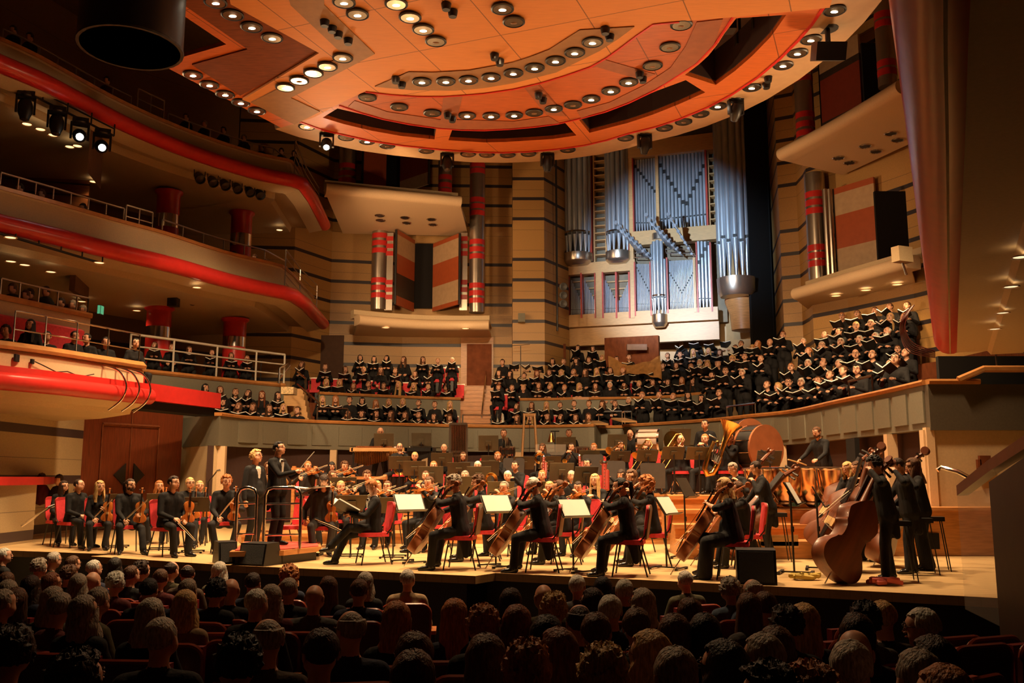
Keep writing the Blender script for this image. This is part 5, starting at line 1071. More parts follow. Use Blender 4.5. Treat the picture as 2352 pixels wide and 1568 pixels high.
# rows: (name, path offset, floor height, kind, [(x, head-top y, code)...])
ROWS = [
 ('front row by the galleries', BL, .95, TZ[0], 'w', [(515, 915, 'fK'), (550, 925, 'bB'), (583, 927, 'wB'), (620, 930, 'lB'), (653, 928, 'bL'), (685, 935, 'uB')]),
 ('second row by the galleries', BL, 1.9, TZ[1], 'w', [(474, 883, 'lK'), (508, 888, 'lB'), (543, 893, 'pB'), (572, 896, 'bD'), (604, 899, 'lA'), (640, 901, 'lD')]),
 ('lowest row before the stairs', BL, .9, TZ[0], 'w', [(800, 944, 'lB'), (832, 943, 'bD'), (865, 943, 'lD'), (899, 944, 'lB'), (931, 946, 'bB'), (962, 946, 'pD'), (997, 950, 'lD'), (1033, 952, 'fB')]),
 ('second row before the stairs', BL, 1.95, TZ[1], 'w', [(742, 910, 'lL'), (772, 910, 'wG'), (804, 911, 'pD'), (833, 914, 'lK'), (864, 919, 'bG'), (894, 917, 'lL'), (926, 916, 'lL'), (962, 919, 'uD'), (999, 922, 'pB'), (1034, 922, 'lL')]),
 ('lowest row beyond the stairs', BL, .9, TZ[0], 'w', [(1150, 949, 'bW'), (1188, 953, 'lB'), (1217, 953, 'fL'), (1257, 950, 'lB'), (1288, 951, 'lD'), (1322, 952, 'lB'), (1351, 950, 'wB')]),
 ('second row beyond the stairs', ALL, 1.95, TZ[1], 'w', [(1153, 923, 'bL'), (1187, 927, 'lB'), (1221, 924, 'lB'), (1255, 923, 'lL'), (1286, 924, 'pD'), (1318, 920, 'pB'), (1352, 920, 'uB'), (1383, 920, 'fB'), (1412, 920, 'pB'), (1443, 913, 'sW')]),
 ('parapet row before the stairs', ALL, 3.45, TZ[2], 'w', [(751, 871, 'lL'), (781, 872, 'lL'), (813, 880, 'bA'), (847, 876, 'pB'), (882, 880, 'lB'), (916, 877, 'lL'), (951, 880, 'bL'), (984, 882, 'sD'), (1025, 885, 'pB')]),
 ('fourth row before the stairs', ALL, 4.6, TZ[3], 'w', [(695, 831, 'bB'), (748, 836, 'cB'), (794, 842, 'bB'), (836, 843, 'sL'), (875, 844, 'bB'), (909, 846, 'pD'), (954, 853, 'lB'), (990, 850, 'lB'), (1035, 854, 'wG')]),
 ('back row before the stairs', ALL, 5.8, TZ[4], 'w', [(828, 816, 'lK'), (860, 819, 'lK'), (889, 817, 'fK'), (928, 820, 'wB'), (972, 820, 'lB'), (1006, 823, 'sL'), (1039, 822, 'sW')]),
 ('parapet row beyond the stairs', ALL, 3.45, TZ[2], 'w', [(1145, 884, 'cA'), (1176, 884, 'sB'), (1202, 885, 'sL'), (1237, 879, 'lB'), (1263, 882, 'cL'), (1296, 884, 'sG'), (1330, 881, 'wL'), (1367, 881, 'lB'), (1400, 878, 'sW'), (1434, 876, 'bB'), (1467, 875, 'sL'), (1498, 872, 'lB'), (1533, 872, 'wD'), (1565, 867, 'lG'), (1590, 868, 'lB')]),
 ('fourth row beyond the stairs', ALL, 4.6, TZ[3], 'w', [(1146, 851, 'lD'), (1172, 853, 'bD'), (1204, 857, 'pD'), (1233, 851, 'wA'), (1261, 850, 'wB'), (1289, 850, 'wL'), (1317, 848, 'pG'), (1344, 848, 'bB'), (1370, 846, 'bL'), (1401, 845, 'bB'), (1430, 844, 'cG'), (1457, 847, 'wL'), (1492, 844, 'sW'), (1521, 835, 'uB'), (1552, 834, 'lB'), (1586, 836, 'sG')]),
 ('fifth row beyond the stairs', ALL, 5.75, TZ[4], 'w', [(1154, 826, 'pD'), (1183, 822, 'rB'), (1212, 824, 'sG'), (1240, 824, 'lD'), (1269, 824, 'bD'), (1294, 824, 'sB'), (1323, 822, 'fD'), (1352, 821, 'lB'), (1383, 816, 'lL'), (1416, 819, 'pD'), (1444, 814, 'sB'), (1474, 813, 'lG'), (1503, 815, 'pD'), (1532, 811, 'pD'), (1561, 808, 'pD'), (1591, 802, 'lL'), (1626, 800, 'bL'), (1652, 803, 'fB')]),
 ('top row under the organ', ALL, 6.9, TZ[4], 'S', [(1327, 793, 'lD'), (1361, 795, 'lD'), (1565, 784, 'sB'), (1597, 776, 'uK'), (1635, 778, 'sK'), (1668, 773, 'lD'), (1703, 768, 'sD')]),
 ('front row behind the brass', BR, .9, TZ[0], 'M', [(1474, 898, 'sG'), (1513, 897, 'sD'), (1545, 901, 'sG'), (1579, 897, 'fK'), (1610, 905, 'lK'), (1650, 892, 'sB')]),
 ('trio behind red empty seats', BR, 1.8, TZ[1], 'M', [(1634, 853, 'kD'), (1665, 842, 'sB'), (1703, 846, 'sW')]),
 ('third row near the aisle', BR, 3.15, TZ[2], 'M', [(1606, 824, 'sW'), (1624, 827, 'fL'), (1648, 828, 'xB'), (1681, 816, 'cL'), (1709, 810, 'sD'), (1746, 814, 'sB')]),
 ('fourth row near the aisle', BR, 4.2, TZ[3], 'M', [(1688, 791, 'sB'), (1701, 781, 'sK'), (1727, 791, 'fL'), (1739, 781, 'bG'), (1767, 777, 'xW'), (1797, 760, 'sA')]),
 ('front row on the curve', BR, .8, TZ[0], 'M', [(1760, 873, 'sB'), (1785, 879, 'cL'), (1809, 867, 'sD'), (1838, 867, 'sW'), (1877, 863, 'sB'), (1904, 849, 'sB'), (1935, 839, 'sB'), (1966, 835, 'cK'), (2054, 810, 'sD')]),
 ('second row on the curve', BR, 1.75, TZ[1], 'M', [(1815, 833, 'sG'), (1854, 824, 'sW'), (1889, 824, 'rB'), (1925, 824, 'sS'), (1963, 801, 'xB'), (2001, 802, 'rB'), (2041, 825, 'xB'), (2078, 798, 'rS')]),
 ('third row on the curve', BR, 2.85, TZ[2], 'M', [(1855, 797, 'sG'), (1886, 783, 'sY'), (1929, 775, 'sW'), (1972, 769, 'sW'), (2008, 762, 'sW'), (2036, 750, 'rW'), (2060, 792, 'sB')]),
 ('fourth row on the curve', BR, 3.8, TZ[3], 'M', [(1843, 775, 'sY'), (1892, 759, 'sB'), (1925, 752, 'sK'), (1964, 738, 'sL'), (1998, 733, 'sW'), (2043, 718, 'lL'), (2074, 717, 'sG')]),
 ('top row on the curve', BR, 4.9, TZ[4], 'M', [(1932, 717, 'sG'), (1967, 711, 'sB'), (2007, 704, 'sB'), (2041, 695, 'sB'), (2081, 692, 'sB')]),
 ('gallery behind the white railing', GL, .75, GZ, 'w', [(357, 787, 'bB'), (397, 791, 'pB'), (437, 797, 'lB'), (489, 804, 'pD'), (533, 811, 'lB'), (569, 817, 'sB')]),
]
SEATM = None
def choirseat(): 
    m = MB(); m.box((0, .02, .42), (.46, .44, .1), mi=0); m.box((0, .25, .68), (.46, .08, .44), mi=0); m.box((0, .3, .92), (.5, .03, .05), mi=1); m.box((0, .0, .18), (.1, .3, .36), mi=2); return m.mesh('choir_seat', [M_REDSEAT, M_STEEL, M_BLACK])
seat_me = choirseat(); rc = random.Random(3)
for ri, (rn, path, off_, fz, kind, lst) in enumerate(ROWS):
    pth = offset(path, off_) if off_ else path
    for i, (px, py, code) in enumerate(lst):
        sit = kind == 'w'; H0 = {'w': 1.345, 'S': 1.725, 'M': 1.745}[kind]
        p = at_px(pth, px, fz+H0-.1)
        for _ in range(3):
            zt = P(px, py, p.y).z; 
        sc = (zt-fz)/H0; fz2 = fz
        if abs(sc-1) > .09: sc2 = 1+.09*(1 if sc > 1 else -1); fz2 = zt-sc2*H0; sc = sc2
        x, y_, z_ = ray(px, 0 if False else py); loc = V((x*p.y/y_, p.y, fz2)); hairs = (HD[code[0]], HCC[code[1]])
        rot = toward(loc, COND)*.75+rc.uniform(-.12, .12)
        if kind == 'w': fig = FW[(i*2+ri) % 5] if (i+ri) % 6 != 5 else FL_[i % 2]
        elif kind == 'S': fig = FS[i % 2]
        else: fig = FM[(i*2+ri) % 5] if hairs[0] not in ('long', 'fringe') else FS[i % 2]
        # hair hides the hair line: aim the column at the head, not the feet
        w = fig[1].y; loc.x -= -sin(rot)*w*sc*0; loc.y -= 0
        hx = Matrix.Rotation(rot, 3, 'Z') @ V((0, fig[1].y*sc, 0)); loc.x -= hx.x
        o = person(fig, loc, rot, f'{"seated" if sit else "standing"} singer in black with {hw(hairs)}, {ordn(i+1)} in {rn}', hairs, sc, rn, beard='dark' if code == 'kD' else ('white' if code == 'rW' or (px, py) == (1606, 824) else None))
        if sit and 'gallery behind' not in rn:
            st = tag(link('choir_seat', seat_me, None, (loc.x, loc.y, fz2-.0), rot), f'red tip-up seat of the {ordn(i+1)} singer in the {rn}', 'seat', 'red choir seats')
        if fig not in FL_:
            q = Matrix.Rotation(rot, 3, 'Z'); z = (1.0 if sit else 1.32)+rc.uniform(-.05, .04)
            if sit: z = .9+rc.uniform(-.02, .05)
            score(loc+(q @ V((0, -.47, z)))*sc, rot, -rc.uniform(.2, .7), f'open black score held by the {ordn(i+1)} singer of the {rn}', rc.randrange(3), sc)
# empty red seats that show
for i, (px, off_, z) in enumerate(((1682, .75, TZ[0]), (1700, .75, TZ[0]), (1720, .75, TZ[0]), (1975, .6, TZ[0]), (1990, .6, TZ[0]), (2025, .6, TZ[0]))):
    p = at_px(offset(BR, off_), px, z+.6); tag(link('choir_seat', seat_me, None, (p.x, p.y, z), toward(p, COND)), f'empty red choir seat behind the guard rail, {ordn(i+1)} from the aisle', 'seat', 'red choir seats')
for i, (px, off_, z) in enumerate(((728, 4.4, TZ[3]), (770, 4.4, TZ[3]), (814, 4.4, TZ[3]), (856, 4.4, TZ[3]), (897, 4.4, TZ[3]), (935, 4.4, TZ[3]), (974, 4.4, TZ[3]), (1010, 4.4, TZ[3]), (1050, 4.4, TZ[3]))):
    p = at_px(offset(ALL, off_), px, z+.6); tag(link('choir_seat', seat_me, None, (p.x, p.y, z), toward(p, COND)*.6), f'empty red seat glimpsed between singers above the parapet, {ordn(i+1)} from the galleries', 'seat', 'red choir seats')
# ================================================================ stringed instruments
OUTL = [(0, .02), (.02, .06), (.07, .09), (.16, .104), (.26, .098), (.345, .078), (.37, .074), (.40, .06), (.47, .055), (.55, .058), (.60, .07), (.63, .071), (.70, .08), (.80, .083), (.9, .07), (.96, .045), (1, .015)]
_o = smoothp([V((a, b)) for a, b in OUTL], 4); OUTL = [(v.x, max(.004, v.y)) for v in _o]
def stringed(name, L_, kw=1., dep=.09, varn=None, shoulder=False):
    """length of the body L_; scroll toward +Z, belly toward -Y, lowest point at the origin"""
    ks = L_/.355*kw*.355/.355; m = MB(); o = [(w*L_/.355*kw*(1 if not (shoulder and t > .75) else max(.2, 1-(t-.75)*2.2)), t*L_) for t, w in OUTL]
    ring = [(w, z) for w, z in o]+[(-w, z) for w, z in o[::-1]]; n = len(ring); D = dep*L_; vs = []
    lay = [(-D/2-.02*L_, .62), (-D/2-.006*L_, .94), (-D/2, 1.02), (-D/2+.01*L_, .99), (D/2-.01*L_, .99), (D/2, 1.02), (D/2+.01*L_, .6)]
    for y, k in lay: vs += [(w*k, y, L_*.5+(z-L_*.5)*(k if k < .9 else 1)) for w, z in ring]
    fs = [(a*n+i, a*n+(i+1) % n, (a+1)*n+(i+1) % n, (a+1)*n+i) for a in range(len(lay)-1) for i in range(n)]+[tuple(range(n)), tuple((len(lay)-1)*n+i for i in range(n))[::-1]]
    m.add(vs, fs); body = m.mesh('body', varn, True); Rr = []
    Rr.append(('body', body))
    m = MB(); ft = -D/2; nz = L_*1.38
    m.tube([(0, ft*.6, L_*.97), (0, ft*.75, L_*1.15), (0, ft*.8, nz)], [L_*.045, L_*.034, L_*.032], 10)
    m.tube([(0, ft*.8, nz), (0, ft*.2-.0, nz+L_*.12), (0, ft*.0+L_*.03, nz+L_*.2)], [L_*.035, L_*.03, L_*.025], 8)
    c = V((0, L_*.03, nz+L_*.22)); m.lathe([(L_*.05, -L_*.045), (L_*.055, -L_*.03), (L_*.035, -L_*.01), (L_*.035, L_*.01), (L_*.055, L_*.03), (L_*.05, L_*.045)], c, (1, 0, 0), 14); Rr.append(('neck', m.mesh('neck', varn, True)))
    m = MB(); m.box((0, ft-.055*L_, L_*1.05), (L_*.075, L_*.025, L_*.66), Matrix.Rotation(.05, 3, 'X'))
    for k in range(4): s = -1 if k % 2 else 1; m.tube([(0, ft*.1, nz+L_*(.06+.035*k)), (s*L_*.13, ft*.1, nz+L_*(.06+.035*k))], [L_*.01, L_*.018], 6)
    Rr.append(('fingerboard', m.mesh('fingerboard', M_EBONY)))
    m = MB(); m.box((0, ft-.06*L_, L_*.41), (L_*.13, L_*.02, L_*.12), mi=0); m.add([(-.03*L_, ft-.06*L_, .36*L_), (.03*L_, ft-.06*L_, .36*L_), (.015*L_, ft-.03*L_, .04*L_), (-.015*L_, ft-.03*L_, .04*L_), (-.03*L_, ft-.08*L_, .36*L_), (.03*L_, ft-.08*L_, .36*L_), (.015*L_, ft-.045*L_, .04*L_), (-.015*L_, ft-.045*L_, .04*L_)], [(0, 1, 2, 3), (4, 5, 6, 7), (0, 1, 5, 4), (1, 2, 6, 5), (2, 3, 7, 6), (3, 0, 4, 7)], 1)
    for k in range(4): x = (k-1.5)*.018*L_; m.tube([(x, ft-.07*L_, .3*L_), (x, ft-.105*L_, .47*L_), (x*.7, ft-.06*L_, nz)], .0012+.0008*(L_ > .5), 4, 1)
    Rr.append(('bridge', m.mesh('bridge', [M_MAPLE, M_EBONY])))
    m = MB()
    for s in (-1, 1): m.tube([(s*.13*L_*kw, ft-.006*L_, .36*L_), (s*.10*L_*kw, ft-.014*L_, .45*L_), (s*.12*L_*kw, ft-.012*L_, .54*L_)], [.012*L_, .008*L_, .012*L_], 6)
    Rr.append(('sound_hole', m.mesh('sound_hole', M_EBONY)))
    if L_ > .6: m = MB(); m.tube([(0, 0, .02), (0, 0, -.28 if L_ < .9 else -.14)], .008, 6); Rr.append(('endpin', m.mesh('endpin', M_CHROME)))
    return Rr
STR = dict(violin=stringed('violin', .36, 1, .11, M_VIOLIN), viola=stringed('viola', .42, 1, .11, M_VIOLIN), cello=stringed('cello', .75, 1, .17, M_CELLO), bass=stringed('bass', 1.12, .98, .19, mat('bass_varnish', (.16, .042, .012), .4, var=.3, scale=3, stretch=(3, 3, .5), coat=.1), True))
def axisrot(z, face):
    z = V(z).normalized(); y = -(V(face)-z*z.dot(V(face))).normalized(); x = y.cross(z); return Matrix((x, y, z)).transposed().to_euler()
def instrument(kind, base, tip, face, label, nm=None):
    t = tag(link({'bass': 'double_bass'}.get(kind, kind), None, None, base, tuple(axisrot(V(tip)-V(base), face))), label, {'bass': 'double bass'}.get(kind, kind), 'stringed instruments')
    for n, me in STR[kind]: link(n, me, t)
    return t
mb_ = MB(); mb_.tube([(0, 0, 0), (0, .012, .36), (0, 0, .72)], [.0055, .0045, .004], 6); b1 = mb_.mesh('stick', mat('bow_wood', (.7, .42, .2), .35), True); mb_ = MB(); mb_.box((0, -.018, .37), (.009, .002, .68)); b2 = mb_.mesh('bow_hair', M_PAPER); mb_ = MB(); mb_.box((0, -.012, .05), (.014, .024, .05)); b3 = mb_.mesh('frog', M_EBONY)
def bow(a, b, label):
    t = tag(link('bow', None, None, a, tuple(axisrot(V(b)-V(a), (0, -.3, -1))), .74*0+ (V(b)-V(a)).length/.72), label, 'bow', 'string players\' bows'); link('stick', b1, t); link('bow_hair', b2, t); link('frog', b3, t); return t
# ---------------------------------------------------------------- chairs, stools, stands
def chairparts(h=.45, back=True):
    pr = []; m = MB(); pp = rounded(.44, .42, .1); n = len(pp); m.add([(x, .2-z, h-.04+.0*z) for x, z in pp]+[(x*.96, .2-z, h+.02) for x, z in pp], [tuple(range(n)), tuple(range(2*n-1, n-1, -1))]+[(i, (i+1) % n, n+(i+1) % n, n+i) for i in range(n)]); pr.append(('seat', m.mesh('seat', M_REDSEAT)))
    if back:
        m = MB(); pp = rounded(.43, .44, .07); n = len(pp); yy = lambda z: .2+.05*(z/.44)+.03*sin(z/.44*pi)
        for o_, mi in ((0, 0), (.03, 1)):
            pass
        m.add([(x, yy(z), h+.03+z) for x, z in pp]+[(x, yy(z)+.03, h+.03+z) for x, z in pp]+[(x, yy(z)+.045, h+.03+z) for x, z in pp], [tuple(range(n))]+[(i, (i+1) % n, n+(i+1) % n, n+i) for i in range(n)], 0)
        b = len(m.v)-3*n; m.f += [tuple(b+2*n+i for i in range(n))[::-1]]+[(b+n+i, b+n+(i+1) % n, b+2*n+(i+1) % n, b+2*n+i) for i in range(n)]; m.m += [1]*(n+1)
        pr.append(('backrest', m.mesh('backrest', [M_REDSEAT, mat('chair_back_ply', (.17, .09, .035), .5)])))
    for i, (sx, sy) in enumerate(((-1, -1), (1, -1), (-1, 1), (1, 1))):
        m = MB(); m.tube([(sx*.17, sy*.14, h-.03), (sx*.21, sy*.21+(.04 if sy > 0 else 0), 0)], .011, 7); pr.append(('leg', m.mesh('leg', M_BLACK, True)))
    if back: m = MB(); [m.tube([(s*.19, .14, h-.03), (s*.2, .23, h+.08), (s*.19, .27, h+.3)], .011, 6) for s in (-1, 1)]; pr.append(('back_frame', m.mesh('back_frame', M_BLACK, True)))
    return pr
CH = chairparts(); STL = chairparts(.5, False); _r = M_REDSEAT; M_REDSEAT = M_BLACK; HST = chairparts(.72, False); M_REDSEAT = _r
def chair(loc, rot, label, k=CH, nm='orchestra_chair', cat='chair'):
    t = thing(nm, label, cat, loc, rot, 'red chairs and stools on the stage')
    for n, me in k: link(n, me, t)
    return t
def standparts(paper, h=1.05, tilt=.5, wide=.5):
    pr = []; m = MB(); Rq = Matrix.Rotation(tilt, 3, 'X'); m.box(V((0, 0, h)), (wide, .012, .34), Rq); m.box(V((0, 0, h))+Rq @ V((0, .035, -.17)), (wide, .07, .012), Rq)
    m.box(V((0, -.03, h-.01)), (.14, .03, .1), Rq); pr.append(('desk', m.mesh('desk', mat('stand_black', (.035, .028, .02), .42))))
    m = MB(); m.tube([(0, -.02, .02), (0, -.03, h-.02)], .014, 7); m.lathe([(.022, .55), (.022, .62)], (0, -.02, 0), n=8); pr.append(('pole', m.mesh('pole', M_BLACK, True)))
    m = MB(); m.box((0, 0, .03), (.03, .42, .02)); m.box((0, -.2, .03), (.36, .035, .022)); m.box((0, .2, .03), (.36, .035, .022))
    for s in (-1, 1):
        for y in (-.2, .2): m.box((s*.18, y, .02), (.035, .04, .04))
    pr.append(('base', m.mesh('base', M_BLACK)))
    if paper: 
        m = MB()
        for s in (-1, 1): m.box(V((0, 0, h))+Rq @ V((s*.115, .012+.004*(s+1), .0)), (.225, .008, .31), Rq)
        pr.append(('sheet_music', m.mesh('sheet_music', M_PAPER)))
    return pr
SD1, SD2, SD3 = standparts(True), standparts(False), standparts(True, 1.0, 1.1, .62)
SD4 = standparts(False, 1.08, .28, .52); SD4[0] = ('desk', SD4[0][1].copy()); SD4[0][1].materials[0] = mat('stand_olive', (.1, .075, .04), .5)
def mstand(px, py, Y, rot, label, k=SD2, fz=0, h=1.05):
    """py: centre of the desk"""
    p = P(px, py, Y); sc = max(.75, min(1.3, (p.z-fz)/h)); t = thing('music_stand', label, 'music stand', (p.x, p.y, fz), rot, 'music stands'); t.scale = (1, 1, sc)
    for n, me in k: link(n, me, t)
    return t
# ---------------------------------------------------------------- figures of the players
LAPV = figure('vl_rest', HL=(.17, -.3, .78), HR=(-.12, -.36, .62), hd={1: (-.2, -.4, .8), -1: (.3, -1, -.4)}, hyaw=.25, vox=.014, KL=(.45, -.6, 1), KR=(-.45, -.6, 1), skin=0)
LAPV2 = figure('vl_rest2', male=False, HL=(.1, -.3, .75), HR=(-.1, -.32, .62), hd={1: (-.2, -.4, .8)}, hyaw=.3, vox=.014)
LAPG = figure('vl_rest3', HL=(.17, -.3, .72), HR=(-.12, -.36, .62), glasses=True, hyaw=.5, vox=.014, lean=.02, FL=(.2, -.6, .08), FR=(-.15, -.35, .08))
SITL = figure('sit_lap', HL=(.12, -.3, .62), HR=(-.1, -.3, .64), hyaw=.35, hpitch=.1, vox=.014)
VPLAY = figure('vl_play', lean=.1, HL=(.22, -.42, 1.12), HR=(-.22, -.38, .98), hd={1: (-.3, -.4, .8), -1: (.4, -.8, -.4)}, hyaw=.35, hpitch=-.15, vox=.015)
VPLAYF = figure('vl_playf', male=False, lean=.1, HL=(.22, -.42, 1.12), HR=(-.22, -.38, .98), hd={1: (-.3, -.4, .8), -1: (.4, -.8, -.4)}, hyaw=.35, hpitch=-.1, vox=.015)
kw = dict(HL=(.17, -.32, 1.0), HR=(-.32, -.42, .78), hd={1: (-.7, -.1, .5), -1: (.5, -.7, -.4)}, FL=(.3, -.38, .08), FR=(-.3, -.42, .08), KL=(.7, -.6, 1), KR=(-.7, -.6, 1), vox=.013, tails=True, eh=(.9, .1, -.2))
CEL = figure('cello1', lean=.12, hpitch=-.12, hyaw=.1, **kw); CELG = figure('cello2', lean=.16, hpitch=-.2, fat=1.1, glasses=True, **kw); kw['tails'] = False
CELF = figure('cello3', lean=.1, hpitch=-.1, male=False, **kw); CELB = figure('cello4', lean=.1, hpitch=-.15, male=False, short=True, fat=1.15, dress=True, **kw)
WIND = figure('wind', lean=.1, HL=(.05, -.32, .96), HR=(-.05, -.34, .84), hd={1: (-.6, -.5, .1), -1: (.6, -.5, .1)}, hpitch=.0, vox=.017)
WINDF = figure('windf', male=False, lean=.1, HL=(.05, -.32, .96), HR=(-.05, -.34, .84), hd={1: (-.6, -.5, .1), -1: (.6, -.5, .1)}, vox=.017)
WINDD = figure('windd', male=False, skin=2, lean=.1, HL=(.05, -.32, .96), HR=(-.05, -.34, .84), vox=.017)
BRS = figure('brass', lean=.02, HL=(.06, -.3, 1.12), HR=(-.06, -.36, 1.1), hd={1: (-.6, -.6, .3), -1: (.6, -.6, .3)}, glasses=False, FL=(.25, -.4, .08), FR=(-.2, -.5, .08), vox=.016)
BRG = figure('brassg', lean=.02, HL=(.1, -.3, 1.05), HR=(-.1, -.42, .95), glasses=True, FL=(.3, -.35, .08), FR=(-.3, -.45, .08), KL=(.8, -.5, 1), KR=(-.8, -.5, 1), vox=.016)
PERC = figure('perc', sit=False, lean=.18, HL=(.25, -.45, 1.0), HR=(-.25, -.45, 1.0), hd={1: (-.2, -1, -.2), -1: (.2, -1, -.2)}, hpitch=-.35, FL=(.22, .05, .08), FR=(-.22, .0, .08), vox=.016)
PERCF = figure('percf', sit=False, male=False, lean=.02, HL=(.12, -.25, 1.1), HR=(-.1, -.2, 1.0), hpitch=-.1, vox=.016)
STND = figure('standm', sit=False, lean=.02, HL=(.12, -.2, 1.0), HR=(-.1, -.2, 1.0), hyaw=-.2, vox=.016)
# ================================================================ people on the stage
def nm_(s): return s
def sitter(fig, px, py, Y, rot, label, hair, fz=0, ch=None, hi=True, cloth=None, beard=None, chlabel=None, grp='string players', H0=None):
    """py: top of the head"""
    sit = fig[1].z < 1.35; H0 = H0 or fig[1].z+.125; p = P(px, py, Y); sc = max(.9, min(1.1, (p.z-fz)/H0))
    w = Matrix.Rotation(rot, 3, 'Z') @ V((fig[1].x, fig[1].y, 0))*sc; loc = V((p.x-w.x, p.y-w.y, fz))
    o = person(fig, loc, rot, label, hair, sc, grp, hi, cloth, beard)
    if sit and ch is not False:
        c = chair(loc, rot, chlabel or ('red chair of the '+label.split(',')[0])[:90], ch or CH, 'orchestra_chair' if ch is None else 'round_stool', 'chair' if ch is None else 'stool')
        if ch is HST: pass
    return loc, sc
def rel(loc, rot, v, sc=1): return V(loc)+Matrix.Rotation(rot, 3, 'Z') @ V(v)*sc
TOC = lambda px, Y: toward((P(px, 1100, Y).x, Y), COND)
def vrest(px, py, Y, rot, label, hair, fig=LAPV, bowdir=None, kind='violin', fz=0, **k):
    l, s = sitter(fig, px, py, Y, rot, label, hair, fz, **k); who = label.split(',')[0]
    f = rel((0, 0, 0), rot, (-.15, -1, .15)); b = rel(l, rot, (.15, -.34, .56), s); instrument(kind, b, b+rel((0, 0, 0), rot, (.03, -.0, 1)), f, f'{kind} of the {who}')
    a = rel(l, rot, (-.12, -.42, .62), s); bow(a, a+(V(bowdir) if bowdir else rel((0, 0, 0), rot, (.25, -.55, .35))), f'bow of the {who}')
def vplay(px, py, Y, rot, label, hair, fig=VPLAY, kind='violin', fz=0, **k):
    l, s = sitter(fig, px, py, Y, rot, label, hair, fz, **k); who = label.split(',')[0]
    b = rel(l, rot, (.06, -.12, 1.08), s); e_ = rel(l, rot, (.26, -.6, 1.1), s); instrument(kind, b, e_, V((0, 0, 1))+rel((0, 0, 0), rot, (-.5, 0, 0)), f'{kind} of the {who}')
    c = b.lerp(e_, .38)+V((0, 0, .05)); a = rel(l, rot, (-.24, -.44, 1.0), s); d = (c-a).normalized(); bow(a, a+d*.72, f'bow of the {who}')
# first desks by the gallery side
vrest(147, 1111, 18.0, .75, 'dark haired woman violinist at the very edge, holding her violin', ('long', 'dark'), LAPV2)
sitter(SITL, 183, 1100, 17.4, 1.1, 'balding man in black suit, hands on lap, next to dark haired woman', ('thin', 'dark'))
vrest(230, 1105, 16.9, .5, 'blonde woman violinist in lace sleeves and long black skirt', ('wavy', 'blonde'), LAPV2)
vrest(300, 1099, 16.1, .55, 'bearded violinist with glasses and ponytail, legs apart', ('pony', 'dark'), LAPG, beard='dark')
vrest(366, 1106, 18.4, .3, 'ginger haired violinist sitting behind the bearded one', ('bob', 'ginger'), LAPV2)
vrest(400, 1093, 15.5, .9, 'dark haired violinist turned to the podium with lowered bow', ('swept', 'dark'), SITL, (.45, -.35, -.3))
vrest(437, 1096, 17.6, .2, 'bleached blond violinist holding violin upright', ('short', 'blonde'), LAPG)
vrest(459, 1104, 18.6, .2, 'fair haired violinist half hidden behind the bleached one', ('short', 'blonde'), LAPV2)
vrest(521, 1091, 16.3, .3, 'young curly haired violinist on a round red stool', ('curly', 'ginger'), LAPV, ch=STL)
# soloist, conductor, podium
SOL = figure('soloist', sit=False, male=True, lean=-.02, fat=1.25, HL=(.3, -.08, .86), HR=(-.3, -.06, .84), hd={1: (0, -.2, -1), -1: (0, -.2, -1)}, hyaw=.15, hpitch=.2, shirt=M_SHIRT, glasses=True, vox=.011)
CON = figure('conductor', sit=False, male=True, lean=-.03, HL=(.08, -.36, 1.2), HR=(-.1, -.4, 1.22), hd={1: (-.6, -.5, .6), -1: (.5, -.8, .4)}, hpitch=.25, hyaw=.1, shirt=M_SHIRT, bow=True, tails=True, vox=.011)
sitter(SOL, 590, 1033, 17.3, 1.1, 'stout curly blond man in dark suit and white open shirt standing', ('curly', 'blonde'), grp='soloists')
cl, cs = sitter(CON, 642, 1014, 14.9, 1.25, 'dark haired conductor in tailcoat standing on the podium', ('swept', 'black'), .22, grp='conductor')
a = rel(cl, 1.25, (-.1, -.47, 1.24), cs); tag(bar([a, a+V((.12, .0, .16)), a+V((.24, 0, .3))], .006, mat('baton_white', (.9, .85, .75), .4), 'baton', 'x'), 'white baton raised in the conductor hand', 'baton')
PZ = .21; pod = [Z(527, 1266, PZ), Z(652, 1263, PZ), Z(738, 1254, PZ), Z(735, 1243, PZ), Z(560, 1243, PZ)]; c0 = pod[1]; t = thing('podium', 'hexagonal oak conductor podium with red carpet on black boxes', 'podium', (c0.x, c0.y, 0))
o_ = V((-c0.x, -c0.y, 0)); q = [XY(v+o_) for v in pod]; m = MB(); m.prism(q, PZ-.08, PZ-.005); m.build('oak_frame', M_OAK, t); cx_ = sum(a[0] for a in q)/5; cy_ = sum(a[1] for a in q)/5
m = MB(); m.prism([(cx_+(a[0]-cx_)*.93, cy_+(a[1]-cy_)*.86) for a in q], PZ-.01, PZ+.008); m.build('carpet', mat('podium_carpet', (.5, .07, .05), .95), t)
m = MB(); m.prism([(cx_+(a[0]-cx_)*.88, cy_+(a[1]-cy_)*.9) for a in q], 0, PZ-.08); m.build('base_box', M_BLACK, t)
def prail(x0, x1, Y, lab):
    a, b = P(x0, 1200, Y), P(x1, 1200, Y); w = b.x-a.x; t = thing('podium_rail', lab, 'railing', (a.x, Y, PZ), 0, 'chrome podium rails'); h = .92; m = MB()
    m.tube([(0, 0, 0), (0, 0, h-.12), (.04, 0, h-.03), (.12, 0, h), (w-.12, 0, h), (w-.04, 0, h-.03), (w, 0, h-.12), (w, 0, 0)], .026, 10); m.build('frame', M_CHROME, t, True)
    for z in (.2, .44, .67): m = MB(); m.tube([(0, 0, z), (w, 0, z+.01)], .015, 8); m.build('crossbar', M_CHROME, t, True)
prail(543, 588, 14.55, 'chrome podium rail before the standing soloist'); prail(607, 690, 14.3, 'wider chrome podium rail behind the conductor')
